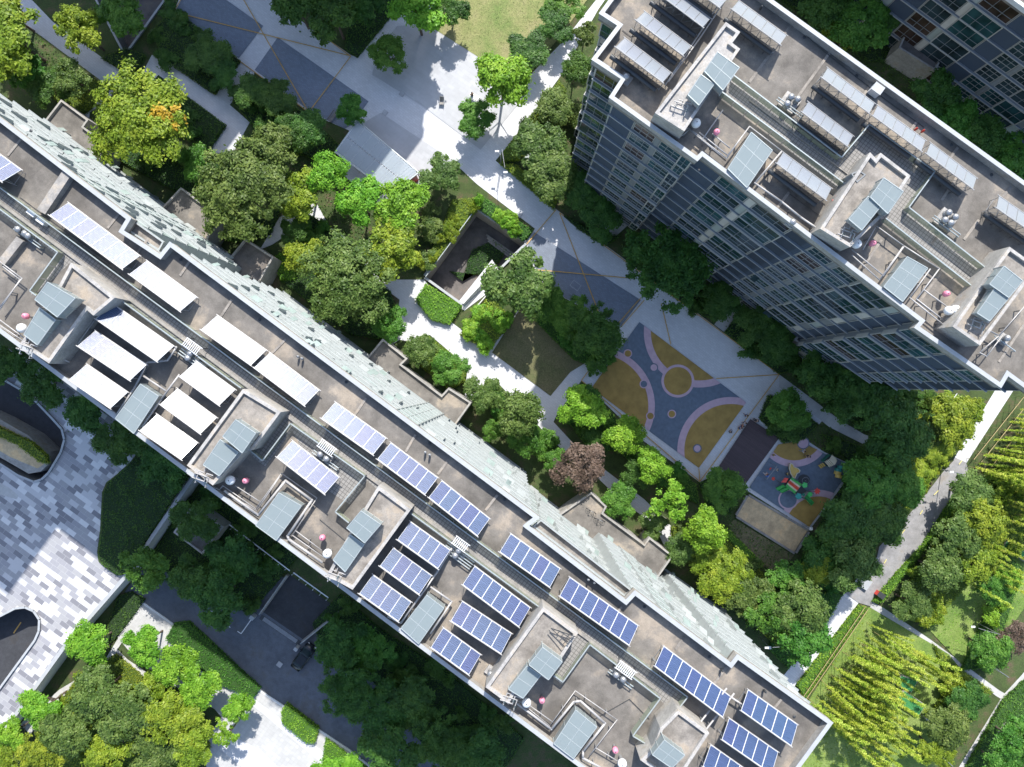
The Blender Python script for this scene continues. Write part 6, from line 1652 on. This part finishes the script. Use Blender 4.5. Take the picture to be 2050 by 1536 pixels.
# white boundary fence line with square lamps
root = empty('fence', P(1830,920,0), 'thin white fence line running up to the tall block through dark trees', 'fence')
b = MB()
for a, c in (((1916,788),(1811,932)), ((1754,985),(1703,1070)), ((1700,1070),(1640,1150))):
    b.tube(P(*a, 2.2), P(*c, 2.2), .06, n=4)
part('top_rail', b, M['white'], root)
b = MB()
for a, c in (((1916,788),(1811,932)), ((1754,985),(1703,1070)), ((1700,1070),(1640,1150))):
    for t in range(7): s = P(*a, 2.2).lerp(P(*c, 2.2), t/6); b.box(s.x-.04, s.x+.04, s.y-.04, s.y+.04, 0, 2.2)
part('post', b, M['galv'], root)
for px, lb in (((1886,833),'square white lamp on the fence line, upper one'), ((1828,910),'square white lamp on the fence line, middle one'), ((1768,991),'square white lamp beside the grey road in shade'), ((1709,1066),'square white lamp lowest on the fence line'), ((1541,1297),'square white lamp near the facade end'), ((1624,1059),'square white lamp at the corner of play area and sandpit')):
    p = P(*px, 3.0); o = empty('lamp_post', (p.x, p.y, 0), lb, 'lamp', 'square white lamps')
    b = MB(); b.tube((0,0,0), (0,0,2.9), .05); b.build('post', M['galv'], o); b = MB(); b.box(-.22,.22,-.2,.2,2.9,3.0); b.build('lamp_head', M['white'], o)
# plaza furniture
def chair(px, label, rz):
    p = P(*px); o = empty('lounge_chair', (p.x, p.y, .06), label, 'chair', rz=rz)
    b = MB(); b.box(-.3,.3,-.3,.3,.40,.44); b.build('seat', M['kerb'], o)
    b = MB(); b.add([(-.3,.3,.44),(.3,.3,.44),(.3,.62,1.0),(-.3,.62,1.0),(-.3,.34,.43),(.3,.34,.43),(.3,.66,.99),(-.3,.66,.99)], [(0,1,2,3),(7,6,5,4),(0,4,5,1),(2,6,7,3),(1,5,6,2),(3,7,4,0)]); b.build('backrest', M['kerb'], o)
    for sx in (-1, 1):
        b = MB(); b.path([(sx*.33,-.3,0),(sx*.33,-.3,.62),(sx*.33,.45,.66),(sx*.33,.35,0)], .025); b.build('arm_frame', M['galv'], o)
chair((885,208), 'single grey lounge chair standing alone on the grey paving', -.1)
p = P(950,198); root = empty('table', (p.x, p.y, .06), 'white cloth covered table beside the compact green tree', 'table', rz=-.5)
b = MB(); b.box(-.75,.75,-.38,.38,.72,.76); b.build('tabletop', M['white'], root)
for sx in (-1,1):
    for sy in (-1,1): b = MB(); b.box(sx*.68-.03, sx*.68+.03, sy*.32-.03, sy*.32+.03, 0, .719); b.build('leg', M['galv'], root)
def bench(px, label, rz, L=1.8):
    p = P(*px); o = empty('bench', (p.x, p.y, .06), label, 'bench', rz=rz)
    for k in range(4): b = MB(); b.box(-L/2, L/2, -.25+k*.13, -.15+k*.13, .42, .46); b.build('slat', M['kerb'], o)
    for k in range(2): b = MB(); b.box(-L/2, L/2, .30, .33, .55+k*.16, .66+k*.16); b.build('back_slat', M['kerb'], o)
    for sx in (-1,1): b = MB(); b.box(sx*L*.42-.03, sx*L*.42+.03, -.22, .28, 0, .419); b.build('leg', M['dark'], o)
bench((668,236), 'weathered bench between dark tree and the canopy top corner', 0.95)
bench((2001,1453), 'brown bench beside the lower right white path', 0.95)
bench((1322,1035) , 'bench on the dappled path beside the olive shrubs', -0.6)
# bicycles leaning on the lower porch roof are drawn as bicycles
def bicycle(px, label, rz, z0):
    p = P(*px, z0); o = empty('bicycle', (p.x, p.y, z0), label, 'bicycle', 'bicycles', rz=rz)
    for x in (-.5, .5):
        b = MB(); n_ = 18
        for i in range(n_):
            a0, a1 = 2*math.pi*i/n_, 2*math.pi*(i+1)/n_; b.tube((x+.33*math.cos(a0), 0, .33+.33*math.sin(a0)), (x+.33*math.cos(a1), 0, .33+.33*math.sin(a1)), .025, n=4)
        for i in range(6): a0 = math.pi*i/6; b.tube((x-.32*math.cos(a0), 0, .33-.32*math.sin(a0)), (x+.32*math.cos(a0), 0, .33+.32*math.sin(a0)), .006, n=3)
        b.build('wheel', M['black'], o)
    b = MB(); b.tube((-.5,0,.33),(-.12,0,.3),.02); b.tube((-.12,0,.3),(.38,0,.75),.02); b.tube((-.12,0,.3),(-.25,0,.8),.02); b.tube((-.25,0,.78),(.36,0,.8),.02); b.tube((-.5,0,.33),(-.23,0,.75),.015); b.tube((.5,0,.33),(.34,0,.95),.02); b.build('frame', M['galv'], o)
    b = MB(); b.tube((.32,-.28,.98),(.32,.28,.98),.02); b.build('handlebar', M['dark'], o)
    b = MB(); b.box(-.38,-.14,-.07,.07,.81,.86); b.build('saddle', M['black'], o)
bicycle((1183,1022), 'bicycle standing on the pale porch roof, left one', -.5, 4.05)
bicycle((1200,1040), 'bicycle standing on the pale porch roof, right one', -.3, 4.05)
bicycle((497,1207), 'bicycle in deep shade beside the parking bays, upper one', -.9, ZL)
bicycle((507,1217), 'bicycle in deep shade beside the parking bays, lower one', -.7, ZL)
# parked car
p = P(610,1312,ZL); car = empty('parked_car', (p.x, p.y, ZL+.02), 'black car parked under the tree at the mouth of the basement ramp', 'car', rz=R(53))
def car_body():
    b = MB(); secs = [(-2.25,.55,.35,.62),(-2.15,.78,.25,.82),(-1.6,.88,.2,.9),(-.9,.9,.2,.93),(.6,.9,.2,.95),(1.5,.88,.2,.86),(2.1,.76,.25,.7),(2.28,.5,.35,.55)]
    rings = []
    for x, w_, z0, z1 in secs: rings.append([(x,-w_,z0),(x,-w_-.02,(z0+z1)/2),(x,-w_*.93,z1),(x,w_*.93,z1),(x,w_+.02,(z0+z1)/2),(x,w_,z0)])
    vs = [v for r in rings for v in r]; fs = []
    for i in range(len(rings)-1):
        for j in range(6): fs.append((i*6+j, i*6+(j+1)%6, (i+1)*6+(j+1)%6, (i+1)*6+j))
    fs += [tuple(range(5,-1,-1)), tuple(range(42,48))]; b.add(vs, fs); return b
cp_ = glassy('black car paint', (.015,.018,.022), .15, .1); 
car_body().build('body', cp_, car, smooth=True)
b = MB(); secs = [(-1.55,.7,.9,.92),(-1.0,.68,.9,1.36),(.1,.68,.9,1.42),(.75,.72,.9,1.3),(1.35,.74,.85,.9)]
rings = [[(x,-w_*1.1,z0),(x,-w_*.85,z1),(x,w_*.85,z1),(x,w_*1.1,z0)] for x, w_, z0, z1 in secs]; vs = [v for r in rings for v in r]; fs = []
for i in range(4):
    for j in range(4): fs.append((i*4+j, i*4+(j+1)%4, (i+1)*4+(j+1)%4, (i+1)*4+j))
fs += [(3,2,1,0),(16,17,18,19)]; b.add(vs, fs); b.build('cabin_glass', M['pane'], car)
b = MB(); b.add([(-.95,-.56,1.385),(.55,-.56,1.39),(.55,.56,1.39),(-.95,.56,1.385),(-.95,-.56,1.43),(.5,-.56,1.435),(.5,.56,1.435),(-.95,.56,1.43)], [(0,3,2,1),(4,5,6,7),(0,1,5,4),(1,2,6,5),(2,3,7,6),(3,0,4,7)]); b.build('roof', cp_, car)
for x in (-1.35, 1.4):
    for s in (-1, 1):
        b = MB(); b.tube((x, s*.72, .32), (x, s*.92, .32), .32, n=18); wl = b.build('wheel', M['black'], car); b = MB(); b.tube((x, s*.9, .32), (x, s*.93, .32), .2, n=14); b.build('rim', M['galv'], wl)
for s in (-1, 1): b = MB(); b.box(2.12, 2.24, s*.6-.12, s*.6+.12, .55, .66); b.build('headlight', M['white'], car)
for s in (-1, 1): b = MB(); b.box(.75,.95, s*1.0-.1, s*1.0+.1, .9, 1.02); b.build('wing_mirror', cp_, car)
p = P(586,1340,ZL)
# ---- play equipment
grn = flat('green play plastic', (.06,.42,.10), .35, var=.06); grn2 = flat('dark green play plastic', (.02,.16,.10), .35, var=.06); yel = flat('yellow play plastic', (.62,.42,.10), .4, var=.06); teal = flat('teal play plastic', (.03,.25,.22), .35); blue = flat('blue play plastic', (.02,.16,.55), .35); crm = flat('cream play plastic', (.62,.56,.42), .5)
PZ = 0.09
cen_ = P(1590,968,1.5); play = empty('climbing_frame', (cen_.x, cen_.y, PZ), 'big green and red climbing frame with roofs and slides', 'climbing frame', rz=-TH)
def L2(px, z): return local(play, P(px[0], px[1], z+PZ))
c0 = P(1480,820); k_ = .1172
def K(x, y): return (1480+x*k_, 820+y*k_)
def pl_quad(name, pts, mat, th=.06):
    vs = [L2(K(x, y), z) for x, y, z in pts]; b = MB(); n_ = len(vs); up = Vector((0,0,-th))
    b.add(vs+[v+up for v in vs], [tuple(range(n_-1,-1,-1)), tuple(range(n_, 2*n_))]+[(i,(i+1)%n_,n_+(i+1)%n_,n_+i) for i in range(n_)]); return b.build(name, mat, play)
# striped pitched roof made of long planks
def lerp2(a, b_, t): return (a[0]+(b_[0]-a[0])*t, a[1]+(b_[1]-a[1])*t)
A1, A2, A3, A4 = (900,1160), (1075,1280), (945,1440), (790,1305)
cols = [grn, crm, M['red'], crm, grn]; cuts = [0,.22,.36,.64,.78,1]
for i in range(5):
    t0, t1 = cuts[i], cuts[i+1]
    zz0 = 3.0-1.0*abs(t0-.5)*2; zz1 = 3.0-1.0*abs(t1-.5)*2
    p0, p1 = lerp2(A1, A4, t0), lerp2(A2, A3, t0); p3, p2 = lerp2(A1, A4, t1), lerp2(A2, A3, t1)
    if i == 2: pl_quad('roof_plank', [(*p0,zz0),(*p1,zz0),(*lerp2(p1,p2,.5),3.0),(*lerp2(p0,p3,.5),3.0)], cols[i]); pl_quad('roof_plank', [(*lerp2(p0,p3,.5),3.0),(*lerp2(p1,p2,.5),3.0),(*p2,zz1),(*p3,zz1)], cols[i])
    else: pl_quad('roof_plank', [(*p0,zz0),(*p1,zz0),(*p2,zz1),(*p3,zz1)], cols[i])
for x, y in ((900,1175),(1065,1285),(945,1425),(800,1305),(730,1260),(860,1170),(1150,1390),(1060,1500)):
    a = L2(K(x, y), 0); b = MB(); b.tube((a.x,a.y,0),(a.x,a.y,2.3),.06,n=8); b.build('post', grn2, play)
pl_quad('platform', [(760,1290,1.2),(900,1165,1.2),(1150,1390,1.2),(1040,1490,1.2)], M['dark'])
pl_quad('red_roof', [(780,1165,2.6),(840,1175,2.6),(800,1250,2.6),(715,1245,2.4)], M['red'])
pl_quad('dark_roof', [(840,1170,2.3),(905,1215,2.3),(880,1280,2.2),(800,1300,2.0),(760,1280,2.1)], M['dark'])
def slide(name, top, bot, zt, wd, mat, parent=play):
    a = L2(K(*top), zt); b_ = L2(K(*bot), .25); d = Vector((b_.x-a.x, b_.y-a.y, 0)).normalized(); nn = Vector((-d.y, d.x, 0)); b = MB(); prev = None; N = 10; vs = []
    for i in range(N+1):
        t = i/N; z = a.z+(b_.z-a.z)*(t**.85) if t < .85 else b_.z+(1-t)*.3; c = Vector((a.x+(b_.x-a.x)*t, a.y+(b_.y-a.y)*t, z))
        vs += [c-nn*wd*.5+Vector((0,0,.2)), c-nn*wd*.42, c+nn*wd*.42, c+nn*wd*.5+Vector((0,0,.2)), c+nn*wd*.5-Vector((0,0,.05)), c-nn*wd*.5-Vector((0,0,.05))]
    fs = []
    for i in range(N):
        for j in range(6): fs.append((i*6+j, i*6+(j+1)%6, (i+1)*6+(j+1)%6, (i+1)*6+j))
    b.add(vs, fs); b.build(name, mat, parent)
slide('green_slide', (1135,1480), (1255,1620), 1.5, .6, grn)
slide('twin_slide', (770,1300), (640,1365), 1.2, .5, grn)
slide('twin_slide', (830,1345), (700,1405), 1.2, .5, grn)
# mushroom-like disc trees on posts
for x, y, r_, m_, z in ((1115,1290,.38,grn,2.4),(1010,1480,.45,teal,2.2),(1205,1450,.35,grn,2.0),(1095,1455,.22,grn2,1.8)):
    a = L2(K(x, y), z); b = MB(); b.tube((a.x,a.y,0),(a.x,a.y,z),.05); n_ = 18
    ringp = [(a.x+r_*(1+.12*math.cos(5*t))*math.cos(t), a.y+r_*(1+.12*math.cos(5*t))*math.sin(t)) for t in [2*math.pi*i/n_ for i in range(n_)]]
    b.prism(ringp, z, z+.1); b.build('leaf_disc', m_, play)
a = L2(K(1330,1395), 2.0); b = MB(); rp = []
for i in range(14): t = 2*math.pi*i/14; r_ = .5 if i % 2 else .3; rp.append((a.x+r_*math.cos(t), a.y+r_*math.sin(t)))
b.prism(rp, 2.0, 2.08); b.build('red_leaf', M['red'], play)
b = MB(); b.tube(L2(K(1160,1400), 2.0), L2(K(1330,1395), 2.0), .04); b.tube(L2(K(740,1280), 2.2), L2(K(600,1180), 2.3), .05); b.build('boom', M['dark'], play)
a = L2(K(590,1185), 2.3); b = MB(); b.lathe((a.x,a.y,2.15), [(.05,.3),(.22,.12),(.26,.0),(.2,-.03)], 14); b.build('bell', M['red'], play)
# yellow leaf slide (forked)
yl = P(*K(930,1040), .8); o = empty('toddler_slide', (yl.x, yl.y, PZ), 'yellow forked slide beside the climbing frame', 'slide', rz=0)
outl = [(870,930),(905,920),(940,950),(950,980),(1010,1000),(1050,1040),(1040,1080),(1000,1100),(965,1180),(930,1175),(880,1100),(860,1010)]
b = MB(); rp = [local(o, P(*K(x, y), 1.0)).xy for x, y in outl]; b.prism([tuple(v) for v in rp], .5, .62); b.build('chute', yel, o)
rp2 = offset_poly(ccw([tuple(v) for v in rp]), .1); rp = ccw([tuple(v) for v in rp]); b = MB()
for i in range(len(rp)): j = (i+1) % len(rp); b.prism([Vector(rp[i]), Vector(rp[j]), rp2[j], rp2[i]], .622, .8)
b.build('rim', crm, o)
b = MB(); 
for i in (0, 5, 8, 10): b.tube((rp2[i].x, rp2[i].y, 0), (rp2[i].x, rp2[i].y, .5), .05)
b.build('leg', grn2, o)
# black rubber disc (trampoline / roundabout)
p = P(*K(1095,1205)); o = empty('roundabout', (p.x, p.y, PZ), 'dark round turntable beside the striped roof', 'roundabout')
b = MB(); b.tube((0,0,.12),(0,0,.2),.85,n=28); b.build('platform', M['dark'], o); b = MB(); b.tube((0,0,0),(0,0,.7),.06); b.build('post', M['galv'], o)
b = MB()
for i in range(20): t0, t1 = 2*math.pi*i/20, 2*math.pi*(i+1)/20; b.tube((.5*math.cos(t0),.5*math.sin(t0),.7),(.5*math.cos(t1),.5*math.sin(t1),.7),.025,n=4)
b.build('grab_ring', M['galv'], o)
# small play house with a cream roof, steps and a tunnel
p = P(*K(1560,880), 1.5); o = empty('play_house', (p.x, p.y, PZ), 'small green play house with cream slatted roof and yellow steps', 'play house', rz=0.75)
b = MB()
for k in range(8): x0 = -.75+k*.19; z = 2.0-.5*abs(k-3.5)/3.5; b.box(x0, x0+.17, -.55, .55, z, z+.06)
b.build('roof', crm, o); b = MB(); b.box(-.7,.7,-.55,-.5,.0,1.35); b.box(-.7,.7,.5,.55,0,1.0); b.build('side_panel', grn2, o)
for sx in (-.68,.68):
    for sy in (-.48,.48): b = MB(); b.box(sx-.04,sx+.04,sy-.04,sy+.04,1.36,1.6); b.box(sx-.041,sx+.041,sy-.041,sy+.041,0,1.36); b.build('post', grn2, o)
b = MB(); b.box(-.7,.7,-.5,.5,.8,.86); b.build('platform', M['dark'], o)
for k in range(3): b = MB(); b.box(-1.0-k*.24, -.8-k*.24, -.3, .3, .6-k*.18, .66-k*.18); b.build('step', yel, o)
p = P(*K(1690,1060), .8); o = empty('play_tunnel', (p.x, p.y, PZ), 'yellow and teal barrel tunnel beside the play house', 'play tunnel', rz=1.35)
for k, m_ in enumerate((yel, yel, teal, teal)):
    b = MB(); n_ = 18; x0 = -.9+k*.45; a0 = -.12*(k-1.5)**2; 
    for i in range(n_):
        t0, t1 = 2*math.pi*i/n_, 2*math.pi*(i+1)/n_
        qd = [(x0,.5*math.cos(t0)+a0,.55+.5*math.sin(t0)),(x0+.44,.5*math.cos(t0)+a0,.55+.5*math.sin(t0)),(x0+.44,.5*math.cos(t1)+a0,.55+.5*math.sin(t1)),(x0,.5*math.cos(t1)+a0,.55+.5*math.sin(t1))]
        q2 = [(x, y*.94+a0*.06, .55+(z-.55)*.94) for x, y, z in qd]; b.add(qd+q2, [(0,1,2,3),(7,6,5,4),(0,3,7,4),(1,5,6,2)])
    b.build('tube_ring', m_, o)
# swing frame shadowy bars
p = P(*K(470,1050)); o = empty('swing', (p.x, p.y, PZ), 'thin metal swing frame at the left side of the play area', 'swing', rz=.9)
b = MB(); b.tube((-1.2,0,1.9),(1.2,0,1.9),.04)
for sx in (-1.2,1.2): b.tube((sx,-.6,0),(sx,0,1.9),.035); b.tube((sx,.6,0),(sx,0,1.9),.035)
b.build('frame', M['galv'], o); 
for sx in (-.5,.5): b = MB(); b.box(sx-.2,sx+.2,-.1,.1,.45,.49); b.tube((sx-.18,0,.49),(sx-.18,0,1.9),.01,n=3); b.tube((sx+.18,0,.49),(sx+.18,0,1.9),.01,n=3); b.build('seat', M['red'], o)
# ---- bamboo support poles
root = empty('support_frame', P(1660,1310), 'long rickety pole frame along the left side of the bamboo grove', 'pole frame')
for k, off in enumerate((0, 6)):
    b = MB(); b.tube(P(1732+off, 1216+off*.7, 1.5), P(1608+off, 1396+off*.7, 1.5), .05, n=5); part('pole', b, flatm('bamboo cane', (.34,.27,.12)), root)
b = MB()
for t in range(14): a = P(1732,1216,1.5).lerp(P(1608,1396,1.5), t/13); b.tube((a.x,a.y,0),(a.x+.1,a.y,1.7),.035,n=4)
part('stake', b, flatm('bamboo cane', (.34,.27,.12)), root)
root = empty('support_frame', P(1990,850), 'pole frame staking the bamboo at the right edge', 'pole frame')
for k, (a, c) in enumerate((((2050,795),(1950,920)), ((2055,812),(1965,925)), ((2060,840),(1985,935)))):
    b = MB(); b.tube(P(*a, 1.6), P(*c, 1.6), .05, n=5); part('pole', b, flatm('bamboo cane', (.34,.27,.12)), root)
b = MB()
for t in range(9): a = P(2050,795,1.6).lerp(P(1950,920,1.6), t/8); b.tube((a.x,a.y,0),(a.x,a.y,1.75),.035,n=4)
part('stake', b, flatm('bamboo cane', (.34,.27,.12)), root)
# ---- people
def person(px, label, rz, shirt, trousers, pose='stand', z0=0.06, s=1.0, hair='hair', name='person'):
    """one continuous skinned body, hair and clothes as children"""
    p = P(px[0], px[1], z0+1.0*s); root = empty(name, (p.x, p.y, z0), label, 'person', rz=rz, sc=s)
    def skin(nm, vs, es, rad, mat, par, sub=1):
        me = bpy.data.meshes.new(nm); me.from_pydata(vs, es, []); o = bpy.data.objects.new(nm, me); COL.objects.link(o)
        md = o.modifiers.new('skin', 'SKIN'); md.use_smooth_shade = True
        for i, r_ in enumerate(rad): me.skin_vertices[0].data[i].radius = (r_, r_) if isinstance(r_, float) else r_
        me.skin_vertices[0].data[0].use_root = True
        o.modifiers.new('sub', 'SUBSURF').levels = sub; o.modifiers['sub'].render_levels = sub
        me.materials.append(mat); o.parent = par; return o
    st = .22 if pose == 'walk' else .04
    if pose == 'sit':
        kn = [(-.1,.42,.48),(.1,.42,.48)]; ft = [(-.1,.45,.05),(.1,.45,.05)]; hip = .5
    else:
        kn = [(-.1,st,.49),(.1,-st*.3,.49)]; ft = [(-.1,st*1.2,.06),(.1,-st*1.6,.08)]; hip = .92
    dz = hip-.92
    V_ = [(0,0,hip),(0,0,hip+.25),(0,.01,hip+.48),(0,.02,hip+.56),(0,.04,hip+.66),
          (-.1,0,hip-.05),kn[0],ft[0],(ft[0][0],ft[0][1]+.16,.035), (.1,0,hip-.05),kn[1],ft[1],(ft[1][0],ft[1][1]+.16,.035),
          (-.19,0,hip+.46),(-.25,.03,hip+.2),(-.22,.22,hip+.04),(.19,0,hip+.46),(.26,-.02,hip+.2),(.24,.16,hip+.02),
          (-.21,.30,hip+.03),(.23,.24,hip+.0)]
    E_ = [(0,1),(1,2),(2,3),(3,4),(0,5),(5,6),(6,7),(7,8),(0,9),(9,10),(10,11),(11,12),(2,13),(13,14),(14,15),(2,16),(16,17),(17,18),(15,19),(18,20)]
    Rr = [(.15,.11),(.13,.10),(.15,.10),.055,.085,.085,.055,.04,.035,.085,.055,.04,.035,.055,.04,.03,.055,.04,.03,.035,.035]
    body = skin('body', V_, E_, [r_ if isinstance(r_, tuple) else float(r_) for r_ in Rr], M['skin'], root, 1)
    c1 = flatm('cloth '+str(shirt), shirt); c2 = flatm('cloth '+str(trousers), trousers)
    skin('shirt', [V_[1],V_[0],V_[2],V_[13],tuple((a+b_)/2 for a, b_ in zip(V_[13],V_[14])),V_[16],tuple((a+b_)/2 for a, b_ in zip(V_[16],V_[17]))], [(0,1),(0,2),(2,3),(3,4),(2,5),(5,6)], [(.155,.125),(.165,.13),(.17,.12),.07,.062,.07,.062], c1, root)
    skin('trousers', [V_[0],V_[5],V_[6],tuple((a*.35+b_*.65) for a, b_ in zip(V_[6],V_[7])),V_[9],V_[10],tuple((a*.35+b_*.65) for a, b_ in zip(V_[10],V_[11]))], [(0,1),(1,2),(2,3),(0,4),(4,5),(5,6)], [(.165,.125),.10,.07,.058,.10,.07,.058], c2, root)
    b = MB(); b.ball((0,.03,hip+.72), .115, seg=12, ring=8, sz=1.12); b.ball((0,.0,hip+.76), .122, m=1, seg=12, ring=8, sz=.95, z0=-.2)
    hd = b.build('head', [M['skin'], M[hair]], root, smooth=True)
    f = MB(); f.ball((-.04,.135,hip+.73), .014, seg=6, ring=4); f.ball((.04,.135,hip+.73), .014, seg=6, ring=4); f.build('eyes', M['black'], hd)
    f = MB(); f.add([(-.015,.14,hip+.73),(.015,.14,hip+.73),(.02,.165,hip+.695),(-.02,.165,hip+.695),(0,.135,hip+.68)], [(0,1,2,3),(3,2,4)]); f.ball((-.12,.03,hip+.71),.025,seg=6,ring=4); f.ball((.12,.03,hip+.71),.025,seg=6,ring=4); f.build('nose_and_ears', M['skin'], hd)
    f = MB(); f.box(-.03,.03,.135,.143,hip+.655,hip+.663); f.build('mouth', M['red'], hd)
    # hands: palm, four fingers and a thumb, slightly curled
    for sgn, (w_, h_) in (('l', (V_[15], V_[19])), ('r', (V_[18], V_[20]))):
        f = MB(); w0 = Vector(h_); d = (Vector(h_)-Vector(w_)).normalized(); sd_ = d.cross(Vector((0,0,1))).normalized()
        for i in range(4):
            a = w0+sd_*(-.027+.018*i); m_ = a+d*(.05+.006*(1.5-abs(i-1.5))); f.tube(a, m_, .009, .008, n=5); f.tube(m_, m_+d*.025-Vector((0,0,.022)), .008, .006, n=5)
        a = w0-d*.03+sd_*.035; f.tube(a, a+sd_*.02+d*.035, .01, .008, n=5); f.build('fingers', M['skin'], root)
    return root
W_ = (.7,.7,.72); K_ = (.03,.03,.035); N_ = (.05,.08,.2); B_ = (.08,.2,.6); Rd = (.5,.06,.05); Y_ = (.65,.5,.06); G_ = (.25,.26,.28)
person((1491,847), 'person in white top standing at the corner of the timber deck', .4, W_, N_)
person((1486,853), 'person in red and dark clothes beside the timber deck corner', 1.4, Rd, K_)
person((1482,857), 'person in blue top at the left edge of the timber deck', 2.0, B_, K_)
person((1463,865), 'person in dark clothes sitting left of the timber deck on the white paving', -1.0, K_, G_, 'sit')
person((1494,832), 'person in dark clothes above the timber deck corner beside a scooter', .1, K_, N_, 'walk')
person((1517,843), 'person in black crouched at the upper edge of the timber deck', 1.0, K_, K_, 'sit')
person((1608,903), 'person in pale top leaning below the pink disc', -2.0, (.5,.6,.72), G_, 'walk')
person((1618,914), 'person in black beside the one in the pale top', .6, K_, K_, 'walk')
person((1549,911), 'child in yellow top at the left edge of the ochre play surface', 1.2, Y_, K_, s=.7, z0=.1)
person((1555,941), 'child in white top between swing and yellow slide', -1.5, W_, G_, 'walk', s=.75, z0=.1)
person((1576,949), 'child in yellow at the foot of the yellow slide', -1.3, Y_, K_, s=.75, z0=.1)
person((1534,950), 'person in orange bending at the swing with a blue ball', .5, (.6,.25,.12), W_, 'walk', s=.9, z0=.1)
person((945,190), 'person in black at the white table on the promenade', .5, K_, K_)
b = MB(); b.ball((0,0,.2), .2, seg=16, ring=10); p = P(*K(478,1130), .2); o = b.build('ball', blue, None, (p.x, p.y, PZ), smooth=True); tag(o, 'bright blue ball at the swing', 'ball')

# service covers let into the paving
for x, y, w_, l_, lb in ((1152,572,1.4,1.0,'pale outlined rectangular cover in the lower blue grey paving'),(1226,648,1.2,.9,'pale outlined cover at the tip of the lower blue grey paving'),(805,188,.7,.7,'small square cover on the paving line left of the lounge chair'),(771,226,.7,.7,'small square cover near the canopy on the paving line'),(1040,430,.7,.7,'square cover at the bottom of the white promenade'),(560,1330,.8,.8,'round looking cover in the shaded road')):
    z0 = ZL if y > 1200 else 0; p = P(x, y, z0); o = empty('service_cover', (p.x, p.y, z0+.1), lb, 'service cover', 'service covers', rz=-TH)
    b = MB(); b.box(-w_/2,w_/2,-l_/2,l_/2,-.09,.012); b.build('frame', M['galv'], o); b = MB(); b.box(-w_/2+.06,w_/2-.06,-l_/2+.06,l_/2-.06,.013,.018); b.build('lid', M['carpet' if y < 1200 and x > 1100 else 'pave_grey'], o)
